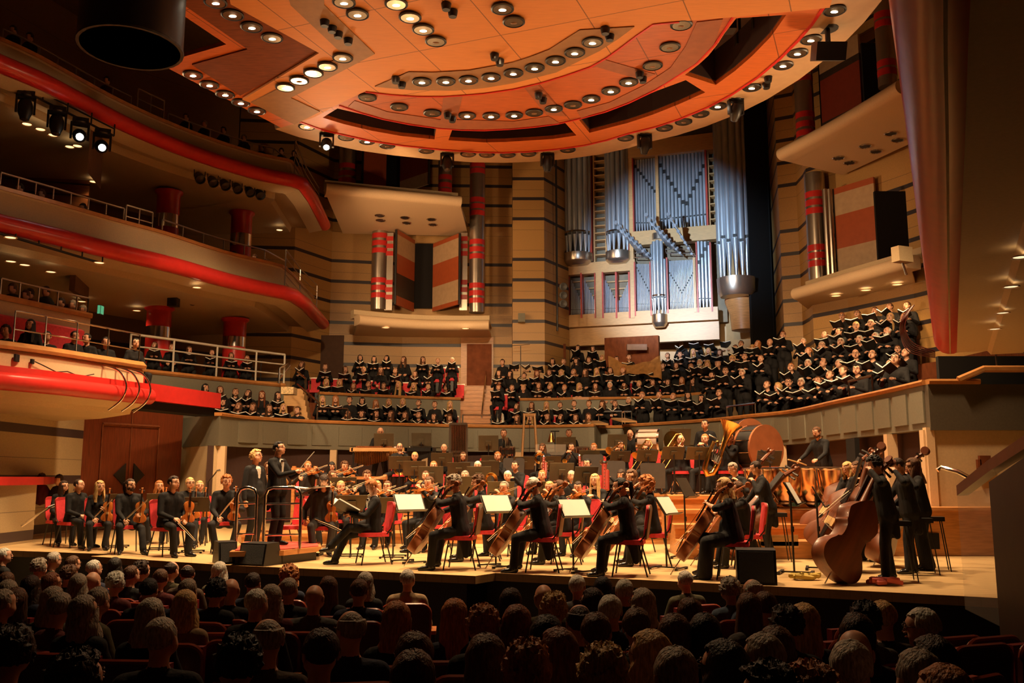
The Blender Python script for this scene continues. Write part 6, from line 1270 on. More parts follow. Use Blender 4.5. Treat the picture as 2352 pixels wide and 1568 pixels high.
p = P(712, 1122, 15.6); t = mstand(712, 1128, 15.6, pi/2, 'flat conductor stand carrying an open white score', SD3, 0, 1.0); p = P(708, 1122, 15.5); m = MB(); m.box((-.17, 0, 0), (.33, .42, .02), Matrix.Rotation(.12, 3, 'Y')); m.box((.17, 0, 0), (.33, .42, .02), Matrix.Rotation(-.12, 3, 'Y')); s_ = m.build('open_score', M_PAPER); s_.location = p+V((0, 0, .02)); tag(s_, 'large open white score on the conductor stand', 'music score')
chair(P(655, 1250, 16.0)*1+V((0, 0, -P(655, 1250, 16.0).z)), -.9, 'empty bright red chair behind the podium')
# centre strings
vrest(745, 1090, 15.7, .15, 'grey fringed man in dark shirt holding violin, bow lowered', ('fringe', 'dark'), figure('vl_mid', HL=(.17, -.3, .78), HR=(-.3, -.2, .6), hd={1: (-.2, -.4, .8)}, hpitch=-.3, vox=.013, fat=1.1), (.62, -.3, -.22), cloth=M_DKSHIRT)
READ = figure('reader', lean=.0, HL=(.1, -.4, .82), HR=(-.16, -.34, .78), hpitch=-.45, FL=(.12, -.72, .3), FR=(-.1, -.6, .08), KL=(.2, -.2, 1), shirt=M_SHIRT, bow=True, vox=.011)
rl, rs = sitter(READ, 855, 1101, 14.1, -1.2, 'seated soloist in tuxedo with bow tie and pocket square, reading', ('swept', 'ginger'), grp='soloists')
score(rel(rl, -1.2, (0, -.5, .86), rs), -1.2, -.5, 'large open black score in the lap of the seated soloist', 0, 1.2)
a = rel(rl, -1.2, (.1, -.135, .88), rs); m = MB(); m.ball((0, 0, 0), (.03, .015, .022), 8); o = m.build('pocket_square', mat('crimson_silk', (.7, .02, .05), .5)); o.location = a; tag(o, 'crimson pocket square on the seated soloist jacket', 'pocket square')
for px, py, Y, r, lab, h, f in ((707, 1069, 20.2, .3, 'bearded young player in dark shirt before the pale desk', ('short', 'ginger'), VPLAY), (762, 1063, 21.2, .4, 'young player with glasses and dark fringe at the back', ('fringe', 'black'), WIND), (764, 1080, 19.0, .5, 'woman with long brown hair in profile at the back desks', ('long', 'brown'), VPLAYF), (791, 1079, 20.6, .1, 'curly haired player bowed behind the black stand', ('curly', 'brown'), VPLAY), (753, 1110, 17.6, .2, 'blonde violinist half hidden behind the fringed man', ('long', 'blonde'), VPLAYF), (783, 1112, 18.2, .1, 'pale blonde violinist above the wide black stand', ('short', 'blonde'), VPLAYF), (843, 1088, 18.9, -.1, 'brown curly player behind the seated soloist', ('curly', 'brown'), VPLAYF), (866, 1108, 17.2, -.3, 'blonde woman just beside the seated soloist', ('long', 'blonde'), VPLAYF), (890, 1107, 17.8, -.2, 'woman with glasses and tied brown hair', ('pony', 'brown'), figure('vl_playg', male=False, lean=.1, HL=(.22, -.42, 1.12), HR=(-.22, -.38, .98), glasses=True, vox=.015)), (618, 1060, 18.8, .3, 'player in patterned blouse behind the conductor', ('bob', 'brown'), VPLAYF)):
    vplay(px, py, Y, r, lab, h, f, 'violin', {True: .2}.get(Y > 18.4, 0) if Y < 19.6 else .42, cloth=clothm('leopard', (.4, .2, .07)) if px == 618 else (M_DKSHIRT if px in (707,) else None))
# violas
for px, py, Y, r, lab, h in ((986, 1094, 16.3, -.9, 'fair haired viola player in suit seen in profile', ('short', 'brown')), (966, 1112, 17.3, -.4, 'ginger haired viola player beside the first white music sheet', ('bob', 'ginger')), (1158, 1106, 15.6, -.8, 'greying viola player in suit behind the second white sheet', ('thin', 'grey')), (1328, 1112, 15.6, -.7, 'dark haired viola player with bowed head', ('short', 'dark')), (1262, 1108, 16.0, -.7, 'blonde viola player behind the woman with pinned hair', ('short', 'blonde')), (976, 1120, 16.6, -.3, 'black haired woman viola player low in front', ('bob', 'black'))):
    vplay(px, py, Y, r, lab, h, VPLAYF if px in (966, 976) else VPLAY, 'viola')
# cellos
def cello(px, py, Y, rot, label, hair, fig, fz=0, **k):
    l, s = sitter(fig, px, py, Y, rot, label, hair, fz, **k); who = label.split(',')[0]
    b = rel(l, rot, (-.06, -.72, .25), s); e_ = rel(l, rot, (.2, -.06, 1.22), s); instrument('cello', b, b+(e_-b), rel((0, 0, 0), rot, (-.12, -1, .2)), f'cello played by the {who}')
    c = b.lerp(e_, .3)+rel((0, 0, 0), rot, (0, -.14, .02)); a = rel(l, rot, (-.36, -.5, .74), s); d = (c-a).normalized(); bow(a-d*.02, a+d*.7, f'bow drawn across the cello of the {who}')
cello(1042, 1091, 13.35, -1.7, 'cellist with curly grey hair and long tailcoat', ('curly', 'grey'), CEL)
cello(1098, 1091, 14.7, -1.6, 'cellist with curly brown hair behind the grey one', ('curly', 'brown'), CEL)
cello(1224, 1096, 13.0, -1.75, 'white haired cellist bending over his cello', ('thin', 'white'), CELG)
cello(1284, 1102, 14.2, -1.7, 'woman cellist with pinned up brown hair', ('bun', 'brown'), CELF)
cello(1424, 1097, 12.5, -1.8, 'dark haired cellist with tied hair and tailcoat', ('pony', 'black'), CEL)
cello(1483, 1095, 13.9, -1.7, 'woman cellist with big ginger curls', ('afro', 'ginger'), CELF)
cello(1662, 1097, 12.15, -1.85, 'blonde woman cellist in short sleeved dress and heels', ('bob', 'blonde'), CELB)
cello(1450, 1078, 16.2, -.8, 'brown haired cellist in the second row of cellos', ('wavy', 'brown'), CELF)
sitter(WINDF, 1366, 1088, 17.2, -.4, 'smiling woman with very long blonde hair, hands resting', ('long', 'blonde'), .0)
cello(1693, 1105, 13.6, -1.7, 'cellist hidden behind the blonde woman', ('short', 'brown'), CEL)
# winds and horns on the risers
for i, (px, py, Y, z, r, lab, h, f) in enumerate(((918, 1028, 22.6, .9, .1, 'bald horn player with glasses', ('ring', 'brown'), BRG), (953, 1039, 21.6, .66, .05, 'fair horn player with short hair', ('crop', 'blonde'), WIND), (996, 1066, 20.1, .42, .0, 'ginger woman among the woodwind stands', ('pony', 'ginger'), WINDF), (978, 1086, 18.8, .2, .0, 'brown haired woman flautist', ('pony', 'brown'), WINDF), (1020, 1029, 23.0, .9, 0, 'bald player peering over a wide stand', ('bald', 'grey'), WIND), (1064, 1046, 21.8, .66, 0, 'woman with straight long fair hair playing oboe', ('long', 'brown'), WINDF), (1097, 1065, 20.2, .42, -.1, 'white haired woman behind a stand', ('short', 'white'), WINDF), (1068, 1090, 19.0, .2, -.1, 'grey haired woman flautist by the curly cellist', ('bob', 'grey'), WINDF), (1143, 1045, 21.6, .66, -.3, 'bowing fair man reading music', ('swept', 'ginger'), WIND), (1183, 1062, 20.0, .42, -.3, 'dark haired clarinettist in grey suit', ('short', 'dark'), WIND), (1166, 1087, 18.7, .2, -.2, 'white blond woman clarinettist', ('short', 'white'), WINDF), (1250, 1058, 20.2, .42, -.4, 'man with slicked hair beside the bassoon', ('short', 'brown'), WIND), (1245, 1079, 19.0, .2, -.2, 'ginger player with head bowed', ('short', 'ginger'), WIND), (1312, 1080, 18.9, .2, -.6, 'young man with glasses and white blond crop', ('crop', 'silver'), BRG), (1349, 1053, 20.4, .42, -.5, 'woman with black bun in profile by the bassoon', ('bun', 'black'), WINDF), (1408, 1062, 20.0, .42, -.6, 'woman with dark skin and black hair playing bassoon', ('pony', 'black'), WINDD), (1427, 1078, 18.3, .2, -.6, 'dark haired musician in the second row by the bassoon', ('fringe', 'dark'), WINDF), (1246, 1029, 22.8, .9, -.3, 'young horn player with golden horn', ('fringe', 'brown'), BRS), (1313, 1026, 22.6, .9, -.3, 'dark haired trumpeter facing the stands', ('short', 'dark'), BRS), (1364, 1021, 22.8, .9, -.4, 'trumpeter with ginger hair and beard', ('swept', 'ginger'), BRS), (1426, 1017, 22.4, .95, -.4, 'dark haired trombonist looking over his stand', ('short', 'dark'), BRS), (1488, 1012, 21.0, .95, -.4, 'balding trombonist with slide aimed down', ('ring', 'ginger'), BRS), (1564, 1013, 19.4, .95, -.4, 'bald trombonist with glasses and crossed shoes', ('bald', 'grey'), BRG), (1619, 1008, 19.0, .95, -.5, 'trombonist hidden behind the tuba', ('short', 'ginger'), BRS), (1674, 1004, 18.6, .95, -1.0, 'bearded tuba player holding a golden tuba', ('short', 'ginger'), BRG))):
    sitter(f, px, py, Y, r, lab, h, z, beard='ginger' if px in (1364, 1674) else None, grp='wind and brass players', hi=False)
# percussionists
for px, py, Y, z, r, lab, h, f in ((874, 981, 24.3, .9, .1, 'bald percussionist leaning over the xylophone', ('bald', 'grey'), PERC), (1157, 985, 24.4, .9, .0, 'woman percussionist standing with hand cymbals', ('pony', 'brown'), PERCF), (1307, 985, 25.0, .9, 0, 'percussionist behind a music stand by the bell tree', ('short', 'brown'), STND), (1447, 986, 23.4, .9, -.2, 'shaven headed percussionist by the side drum', ('bald', 'grey'), PERC), (1619, 963, 21.4, .95, -.4, 'young percussionist in open jacket behind the tuba', ('short', 'dark'), STND), (1716, 964, 20.6, .95, -.3, 'grey cropped percussionist behind the bass drum', ('crop', 'grey'), STND), (1876, 985, 17.9, .72, -1.05, 'bearded timpanist reaching over the copper kettledrums', ('short', 'brown'), PERC)):
    sitter(f, px, py, Y, r, lab, h, z, grp='percussionists', hi=False, beard='brown' if px == 1876 else None)
# double basses and their players
BP = figure('bassist', sit=False, lean=.14, HL=(.28, -.22, 1.52), HR=(-.2, -.5, .86), hd={1: (-.6, -.2, .5)}, hpitch=-.3, tails=True, fat=1.1, FL=(.25, -.1, .08), FR=(-.2, .05, .08), vox=.013)
BPF = figure('bassistf', sit=False, male=False, lean=.1, HL=(.28, -.22, 1.46), HR=(-.2, -.5, .9), hpitch=-.2, dress=True, vox=.014)
BPX = figure('bassistx', sit=False, lean=.22, HL=(.2, -.26, 1.36), HR=(-.22, -.5, .8), hpitch=-.3, tails=True, vox=.013)
def bassp(px, py, Y, rot, label, hair, fig, base, tip, face, st=True, inst=True):
    l, s = sitter(fig, px, py, Y, rot, label, hair, 0, grp='bass players'); who = label.split(',')[0]
    instrument('bass', base, tip, face, f'double bass of the {who}')
    if st: chair(rel(l, rot, (0, .12, 0)), rot, f'tall black stool of the {who}', HST, 'tall_stool', 'stool').scale = (.72, .72, 1)
bassp(2008, 1062, 11.9, -1.8, 'bass player with black curls nearest the stage edge', ('curly', 'black'), BP, P(1906, 1318, 11.4), P(2050, 1040, 12.0), (-.3, .95, .1))
bassp(2062, 1066, 12.7, -1.8, 'bass player with cropped hair behind the curly one', ('crop', 'dark'), BP, P(1935, 1290, 12.9), P(2008, 1060, 13.2), (-.75, .5, .2))
bassp(2098, 1092, 13.2, -1.9, 'woman bass player with wavy hair in long black skirt', ('wavy', 'brown'), BPF, P(2010, 1290, 13.7), P(2108, 1062, 13.6), (-.6, .5, .2))
bassp(1736, 1070, 14.6, -1.7, 'bass player in dark suit perched on a tall stool', ('short', 'dark'), BPX, P(1662, 1262, 14.9), P(1822, 1078, 15.0), (-.6, -.6, .2))
bassp(1683, 1063, 15.8, -1.0, 'grey haired bass player with glasses', ('swept', 'grey'), BPX, P(1655, 1240, 16.2), P(1752, 1065, 16.2), (-.5, -.7, .2))
bassp(1968, 1076, 14.5, -1.0, 'short haired bass player with bow in profile', ('short', 'brown'), BPX, P(1880, 1262, 14.6), P(1990, 1085, 14.6), (-.6, -.6, .2))
bassp(1947, 1081, 15.3, -1.0, 'blonde bass player behind the short haired one', ('bob', 'blonde'), BPX, P(1868, 1235, 15.6), P(1965, 1090, 15.6), (-.6, -.6, .2))
for a, b, lab in ((P(1877, 1188, 14.2), P(1972, 1110, 14.2), 'long bow held up by the short haired bass player'), (P(1890, 1195, 11.9), P(1918, 1222, 11.7), 'bow resting across the nearest double bass')): bow(a, b, lab)
# music stands
for px, py, Y, r, k, fz, lab in (
 (940, 1154, 14.3, -2.55, SD1, 0, 'stand with bright white sheets before the grey curly cellist'), (1141, 1157, 13.6, -2.55, SD1, 0, 'stand with bright white sheets before the white haired cellist'), (1318, 1167, 12.9, -2.55, SD1, 0, 'stand with bright white sheets before the dark haired cellist'), (1531, 1161, 13.3, -2.15, SD1, 0, 'stand with steep white sheet behind the ginger curly cellist'), (1820, 1133, 12.6, -2.0, SD1, 0, 'tall stand with narrow white sheet by the kettledrums'), (1880, 1140, 13.2, -1.9, SD2, 0, 'dark stand leaning beside the nearest double bass'), (1575, 1120, 15.0, -2.1, SD2, 0, 'black stand in front of the oak steps'),
 (275, 1150, 17.4, pi+.3, SD4, 0, 'black stand behind the bearded violinist'), (372, 1150, 16.8, pi+.3, SD4, 0, 'black stand beside the dark haired violinist'), (445, 1158, 16.2, pi+.2, SD4, 0, 'black stand with pale sheet edge among the violins'), (808, 1155, 15.4, pi+.1, SD4, 0, 'wide ribbed stand beside the seated soloist'), (905, 1160, 15.2, pi, SD4, 0, 'ribbed stand behind the seated soloist'), (790, 1112, 18.8, pi, SD4, .2, 'black stand with raised back by the pale desk'),
 (882, 1013, 23.9, pi, SD4, .9, 'stand before the bald xylophone player'), (968, 1012, 24.4, pi, SD4, .9, 'stand before the empty vibraphone'), (918, 1062, 21.7, pi, SD4, .66, 'stand before the bald horn player'), (952, 1075, 20.9, pi, SD4, .42, 'stand before the fair horn player'), (1015, 1055, 22.0, pi, SD4, .66, 'wide stand with pale edge before the bald player'), (990, 1090, 19.4, pi, SD4, .2, 'low black stand before the ginger woman'), (1054, 1078, 20.9, pi, SD4, .42, 'stand with dark rim before the oboist'), (1100, 1090, 19.6, pi, SD4, .2, 'stand before the white haired woman'), (1122, 1017, 24.0, pi, SD4, .9, 'stand beside the woman with cymbals'), (1120, 1075, 20.6, pi+.2, SD4, .42, 'black stand by the bowing man'), (1203, 1063, 21.6, pi+.3, SD4, .66, 'tilted stand with wooden edge by the horn'), (1264, 1062, 21.6, pi+.3, SD4, .66, 'tilted stand with wooden edge by the young horn player'), (1290, 1083, 19.4, pi+.2, SD4, .2, 'black stand behind the blond crop'), (1345, 1090, 18.6, .3, SD1, .2, 'stand with cream sheets seen from behind near the long blonde hair'), (1300, 1020, 24.4, pi, SD4, .9, 'stand before the percussionist by the bell tree'), (1353, 1050, 21.8, pi+.3, SD4, .66, 'stand before the bearded trumpeter'), (1425, 1048, 21.2, pi+.4, SD4, .95, 'stand with oak edge before the dark trombonist'), (1418, 1015, 23.2, pi+.2, SD4, .9, 'stand before the shaven headed percussionist'), (1487, 1048, 20.0, pi+.4, SD4, .95, 'stand with oak edge before the balding trombonist'), (1546, 1040, 18.6, pi+.4, SD4, .95, 'stand with oak edge before the bald trombonist'), (1604, 1041, 18.2, pi+.3, SD4, .95, 'dark stand before the hidden trombonist'), (1562, 1003, 21.4, pi+.2, SD4, .95, 'small stand behind the bald trombonist'), (1150, 1125, 17.6, pi+.2, SD4, 0, 'wide black stand behind the greying viola player'), (1055, 1115, 17.6, pi, SD4, 0, 'wide black stand behind the curly cellist'), (1255, 1125, 17.0, pi+.3, SD4, 0, 'black stand behind the pinned haired cellist'), (1766, 1052, 17.2, pi+.3, SD4, .72, 'stand in front of the large bass drum'), (1130, 1060, 22.6, pi, SD4, .66, 'far black stand below the red chair')):
    mstand(px, py, Y, r-pi if k is SD4 or k is SD1 and False else r, lab, k, fz) if k is not SD4 else mstand(px, py, Y, r-pi+0, lab, k, fz, 1.08)
# acoustic screens behind the horns
for px, py, Y, z, lab in ((1080, 1085, 21.2, .66, 'grey acoustic screen behind the white haired woman'), (1110, 1088, 21.4, .66, 'second grey acoustic screen'), (1362, 1068, 21.6, .66, 'grey acoustic screen beside the bassoon'), (1410, 1085, 19.8, .42, 'grey acoustic screen before the trombones'), (1500, 1092, 18.3, .2, 'dark screen at the edge of the brass platform'), (1180, 1076, 21.5, .66, 'grey screen behind the dark clarinettist')):
    p = P(px, py, Y); m = MB(); pp = rounded(.5, .5, .06); n = len(pp); m.add([(x, 0, zz-.25) for x, zz in pp]+[(x, .03, zz-.25) for x, zz in pp], [tuple(range(n)), tuple(range(2*n-1, n-1, -1))]+[(i, (i+1) % n, n+(i+1) % n, n+i) for i in range(n)]); m.tube([(0, .015, -.25), (0, .015, z-p.z)], .015, 6); o = m.build('acoustic_screen', mat('screen_grey', (.06, .05, .045), .6)); o.location = p; tag(o, lab, 'screen', 'acoustic screens')
for x0, x1, y0, y1 in ((1230, 1300, 1020, 1045), (1480, 1525, 1010, 1030)):
    a, b = P(x0, y1, 23.4), P(x1, y0, 23.4); m = MB(); m.box(((a.x+b.x)/2, 23.4, (a.z+b.z)/2), (b.x-a.x, .02, b.z-a.z)); m.tube([(a.x, 23.4, a.z), (a.x, 23.4, .9)], .015, 5); tag(m.build('clear_screen', M_GLASS), 'clear acoustic screen '+('behind the trumpets' if x0 < 1300 else 'behind the trombones'), 'screen')
# ================================================================ percussion and brass instruments
def wput(t, m, n, mt, sm=True): return m.build(n, mt, t, sm)
def timp(px, py, Y, r, lab, fz=.72):
    p = P(px, py, Y); t = thing('kettledrum', lab, 'drum', (p.x, p.y, fz), 0, 'copper kettledrums'); h = p.z-fz; m = MB(); m.lathe([(.1, h-.62*r/.36), (r*.6, h-.5*r/.36), (r*.9, h-.26*r/.36), (r, h-.04)], n=28); wput(t, m, 'bowl', M_COPPER)
    m = MB(); m.lathe([(r*1.03, h-.05), (r*1.06, h-.03), (r*1.06, h-.01), (r*.99, h)], n=28); wput(t, m, 'hoop', M_CHROME); m = MB(); m.lathe([(r*.99, h-.003), (0, h)], n=28); wput(t, m, 'drumhead', M_LCD)
    m = MB()
    for k in range(6): a = k*pi/3+.3; m.tube([(cos(a)*r*1.05, sin(a)*r*1.05, h-.03), (cos(a)*r*.98, sin(a)*r*.98, h-.35), (cos(a)*r*.5, sin(a)*r*.5, .12)], .014, 6)
    m.lathe([(r*.5, .1), (r*.55, .13), (.05, .2)], n=18); wput(t, m, 'frame', M_ALU); m = MB(); m.lathe([(.0, h*.1), (.16, .14), (.1, .3), (0, .32)], n=14); m.box((0, -.28, .1), (.12, .3, .06)); wput(t, m, 'pedal_base', mat('green_black', (.02, .06, .04), .4))
timp(1750, 1074, 16.6, .33, 'smallest kettledrum half hidden by the suited bass player'); timp(1808, 1073, 16.5, .4, 'copper kettledrum under the mallets'); timp(1866, 1072, 16.4, .41, 'central copper kettledrum before the timpanist'); timp(1925, 1073, 16.0, .42, 'large copper kettledrum nearest the double basses')
bar([P(1810, 1055, 17.0), P(1842, 1064, 17.2), P(1852, 1068, 17.3)], .012, M_MAPLE, 'mallet', 'felt headed mallet in the timpanist hand', 'mallet')
def drum(c, r, d, axis, lab, shell, head, hoop, nm='bass_drum'):
    t = thing(nm, lab, 'drum', c); m = MB(); ax = V(axis).normalized(); m.lathe([(r, -d/2), (r, d/2)], (0, 0, 0), ax, 36); wput(t, m, 'shell', shell)
    for s in (-1, 1): m = MB(); m.lathe([(r*.985, s*d/2), (0, s*(d/2+.005))], (0, 0, 0), ax, 36); wput(t, m, 'drumhead', head)
    for s in (-1, 1): m = MB(); m.lathe([(r*1.0, s*d/2-.03), (r*1.035, s*d/2-.03), (r*1.035, s*d/2+.02), (r*.97, s*d/2+.02)], (0, 0, 0), ax, 36); wput(t, m, 'hoop', hoop)
    m = MB(); a = ax.orthogonal().normalized(); b = ax.cross(a)
    for k in range(12): q = (a*cos(k*pi/6)+b*sin(k*pi/6))*r*1.03; m.tube([q-ax*d*.48, q+ax*d*.48], .009, 5)
    wput(t, m, 'tension_rod', M_CHROME); return t
p = P(1742, 1030, 18.6); t = drum(p, .46, .42, (.5, -.85, 0), 'huge bass drum with mottled tan skin beside the tuba', M_BLACK, mat('calf_skin', (.45, .24, .08), .6, var=.35, scale=3), mat('hoop_wood', (.3, .1, .04), .4)); m = MB(); [m.tube([(s*.35, .1, -.3), (s*.42, .1, .95-p.z)], .02, 6) for s in (-1, 1)]; wput(t, m, 'stand', M_BLACK)
p = P(1714, 1003, 20.0); t = drum(p, .36, .4, (.3, -.95, .1), 'black covered bass drum behind the huge one', M_BLACK, M_BLACK, mat('hoop_wood', (0, 0, 0))); m = MB(); [m.tube([(s*.3, .1, -.2), (s*.35, .1, .95-p.z)], .02, 6) for s in (-1, 1)]; wput(t, m, 'stand', M_BLACK)
p = P(1492, 1014, 22.6); t = drum(p, .3, .52, (.93, -.35, 0), 'white shelled drum lying sideways by the shaven percussionist', mat('drum_white', (.5, .38, .32), .35), M_LCD, M_CHROME); m = MB(); [m.tube([(s*.2, 0, -.2), (s*.28, 0, .9-p.z)], .018, 6) for s in (-1, 1)]; wput(t, m, 'stand', M_CHROME)
for px, py, Y, r, lab in ((1165, 1035, 23.5, .2, 'side drum on a stand near the red chair'), (1338, 1036, 23.2, .19, 'side drum with wooden shell behind the trumpets')):
    p = P(px, py, Y); t = drum(p, r, .16, (0, -.15, 1), lab, M_COPPER if px > 1200 else M_BLACK, M_LCD, M_CHROME, 'side_drum'); m = MB(); [m.tube([(0, 0, -.1), (.25*cos(a), .25*sin(a), .9-p.z)], .012, 5) for a in (0, 2.1, 4.2)]; wput(t, m, 'stand', M_CHROME)
# tam-tam and cymbals
def disc(c, r, ax, lab, nm, mt, dome=.03, st=None):
    t = thing(nm, lab, 'cymbal', c); m = MB(); m.lathe([(0, dome), (r*.15, dome*.8), (r*.3, dome*.3), (r, 0), (r, -.004), (0, dome-.005)], (0, 0, 0), ax, 28); wput(t, m, 'plate', mt)
    if st is not None: m = MB(); m.tube([(0, 0, 0), (0, 0, st-c[2])], .012, 6); [m.tube([(0, 0, st-c[2]+.3), (.2*cos(a), .2*sin(a), st-c[2])], .009, 5) for a in (0, 2.1, 4.2)]; wput(t, m, 'stand', M_CHROME)
disc(P(1547, 1015, 20.8), .26, (.4, -.9, .2), 'golden cymbal glinting behind the bald trombonist', 'cymbal', M_BRASS, .03, .95)
disc(P(1160, 1022, 24.0), .23, (.95, -.3, 0), 'hand cymbal held edge on by the woman percussionist', 'cymbal', M_SILVER, .04); disc(P(1166, 1024, 24.0), .23, (-.95, .3, 0), 'second hand cymbal held by the woman percussionist', 'cymbal', M_SILVER, .04)
# xylophone, vibraphone, tubular bells, tall oak frame, bell tree
def keyboard(x0, x1, py, Y, lab, barm, nm, res):
    a, b = P(x0, py, Y), P(x1, py, Y); w = b.x-a.x; t = thing(nm, lab, nm, (a.x, Y, .9)); h = a.z-.9; n = 26
    m = MB()
    for k in range(n): m.box((w*(k+.5)/n, 0, h+.02), (w/n*.8, .36-.18*k/n, .02)); m.box((w*(k+.5)/n, .32, h+.06), (w/n*.8, .3-.15*k/n, .02))
    wput(t, m, 'bars', barm, False); m = MB()
    for k in range(n): ln = .12+.32*(1-abs(k/n-.25)) if res == M_BRASS else .2+.2*(1-k/n); m.tube([(w*(k+.5)/n, .0, h-.03), (w*(k+.5)/n, 0, h-ln)], .02, 8)
    wput(t, m, 'resonators', res); m = MB(); m.box((w/2, -.22, h-.03), (w+.1, .04, .09)); m.box((w/2, .5, h-.03), (w+.1, .04, .09)); [m.box((x, .14, h-.03), (.08, .76, .1)) for x in (-.05, w+.05)]; wput(t, m, 'frame', M_OAK2 if res == M_BRASS else M_BLACK, False)
    for x in (0, w):
        for y in (-.2, .48): m = MB(); m.tube([(x, y, h-.05), (x, y, 0)], .02, 6); wput(t, m, 'leg', M_BLACK)
keyboard(815, 922, 1030, 23.7, 'long wooden xylophone before the bald percussionist', mat('rosewood_bars', (.42, .13, .04), .35), 'xylophone', M_BRASS); keyboard(938, 990, 1030, 23.9, 'metal vibraphone next to the xylophone', M_SILVER, 'vibraphone', M_BLACK)
keyboard(1368, 1445, 1036, 23.6, 'small glockenspiel table behind the trumpets', M_MAPLE, 'glockenspiel', M_BLACK)
a, b = P(1036, 975, 24.6), P(1070, 975, 24.6); w = b.x-a.x; t = thing('tubular_bells', 'tall rack of tubular bells in front of the choir stairs', 'tubular bells', (a.x, 24.6, .9)); h = a.z-.9; m = MB()
for k in range(9): x = w*(k+.5)/9; m.tube([(x, .03, h), (x, .03, h-1.1-.05*k)], .021, 8); m.tube([(x+.012, -.04, h), (x+.012, -.04, h-1.2)], .019, 8)
wput(t, m, 'tubes', mat('bell_tube', (.35, .24, .16), .25, .9)); m = MB(); m.box((w/2, 0, h+.02), (w+.06, .14, .06)); m.box((w/2, 0, h-.72), (w+.1, .1, .05)); m.box((w/2, 0, h-.82), (w+.1, .1, .05)); m.box((w/2, 0, .06), (w+.2, .5, .06)); [m.box((x, 0, h/2), (.05, .06, h)) for x in (-.03, w+.03)]; wput(t, m, 'frame', M_ALU, False)
T0, Yt = P(1216, 952, 25.4), 25.4; B1, B2 = P(1199, 1055, Yt), P(1234, 1060, Yt); t = thing('gong_frame', 'tall tapering oak frame standing behind the woodwind', 'frame', (T0.x, Yt, .9)); zz = T0.z-.9
for s, nmx in ((-1, 'leg'), (1, 'leg')):
    for dy in (-.12, .12): m = MB(); m.tube([(s*.14, dy*.3, zz), (s*.26, dy*3.5, 0)], .032, 6); wput(t, m, 'leg', M_OAK2)
m = MB(); m.box((0, 0, zz), (.36, .09, .07)); m.box((0, -.0, zz*.35), (.46, .5, .05)); wput(t, m, 'crossbeam', M_OAK2, False); m = MB(); m.tube([(0, 0, zz), (0, 0, zz*.5)], .008, 5); wput(t, m, 'cord', M_BLACK)
p = P(1268, 1008, 25.2); t = thing('bell_stand', 'black pole stand carrying a small brass hand bell', 'bell', (p.x+.08, 25.2, .9)); zz = P(1272, 990, 25.2).z-.9; m = MB(); m.tube([(0, 0, 0), (0, 0, zz), (-.12, 0, zz), (.12, 0, zz)], .016, 6); wput(t, m, 'pole', M_BLACK); m = MB(); m.lathe([(.11, -.3), (.08, -.22), (.05, -.1), (.02, -.04)], (-.1, 0, zz), n=14); wput(t, m, 'bell', M_BRASS)
# tuba, trombones, horns, trumpets, bassoons
def tuba(c, rot, lab):
    t = thing('tuba', lab, 'tuba', c, rot); t.rotation_euler = (.0, .38, rot); m = MB(); m.lathe([(.045, 0), (.06, .25), (.09, .4), (.16, .52), (.23, .6), (.235, .605), (.21, .58)], (.06, 0, .12), n=24); wput(t, m, 'bell', M_BRASS)
    m = MB(); m.tube([(.06, 0, .14), (.07, 0, -.15), (.03, 0, -.34), (-.06, 0, -.4), (-.15, 0, -.32), (-.17, 0, 0), (-.15, 0, .25), (-.08, 0, .3), (-.04, 0, .2)], [.05, .055, .06, .06, .055, .045, .035, .03, .025], 12); wput(t, m, 'bow_tube', M_BRASS)
    m = MB()
    for k in range(4): m.tube([(-.11+.045*k, -.06, .16), (-.11+.045*k, -.06, -.1)], .014, 8); m.tube([(-.12+.045*k, -.07, .02), (-.1+.03*k, -.1, -.12), (-.05+.03*k, -.1, -.14), (-.06+.04*k, -.07, .0)], .01, 8)
    m.tube([(-.04, 0, .2), (-.12, .03, .34), (-.26, .1, .36)], [.014, .01, .012], 8); wput(t, m, 'valves', M_SILVER)
tuba(P(1646, 1048, 18.2), .15, 'golden tuba with upturned bell in front of the bearded player')
def trombone(a, d, lab):
    a = V(a); d = V(d).normalized(); t = thing('trombone', lab, 'trombone', a); u = d.cross(V((0, 1, 0))).normalized()*.1; m = MB(); m.tube([-d*.1, d*.75, d*.78+u*.5, d*.75+u, u*.9], .009, 8); wput(t, m, 'slide', M_BRASS); m = MB(); m.tube([u*.9, -d*.3+u*.9, -d*.38-u*.1, -d*.3-u*.9, d*.1-u*.9, d*.25-u*.9], [.009, .01, .012, .015, .03, .1], 12); wput(t, m, 'bell', M_BRASS)
trombone(P(1478, 1036, 20.6), (-.45, -.5, -.55), 'trombone pointed down by the balding trombonist'); trombone(P(1545, 1028, 19.1), (-.55, -.3, -.75), 'trombone slide aimed below the stand of the bald trombonist'); trombone(P(1416, 1034, 21.9), (-.5, -.6, -.3), 'trombone of the dark haired trombonist')
def trumpet(a, d, lab):
    a = V(a); d = V(d).normalized(); t = thing('trumpet', lab, 'trumpet', a); u = V((0, 0, .06)); m = MB(); m.tube([V((0, 0, 0)), d*.36, d*.39-u*.5, d*.36-u, d*.08-u, d*.05-u*.5, d*.08], .008, 8); m.tube([d*.08, d*.35, d*.43, d*.46], [.008, .012, .03, .06], 12); wput(t, m, 'tubing', M_BRASS); m = MB(); [m.tube([d*(.18+.03*k)+V((0, 0, .04)), d*(.18+.03*k)-V((0, 0, .09))], .009, 6) for k in range(3)]; wput(t, m, 'valves', M_SILVER)
trumpet(P(1311, 1043, 22.25), (-.35, -.8, -.35), 'trumpet raised by the dark haired trumpeter'); trumpet(P(1362, 1040, 22.4), (-.3, -.8, -.4), 'trumpet lowered by the ginger bearded trumpeter'); trumpet(P(1054, 1068, 21.2), (0, -.2, -1), 'trumpet standing upright near the oboist')
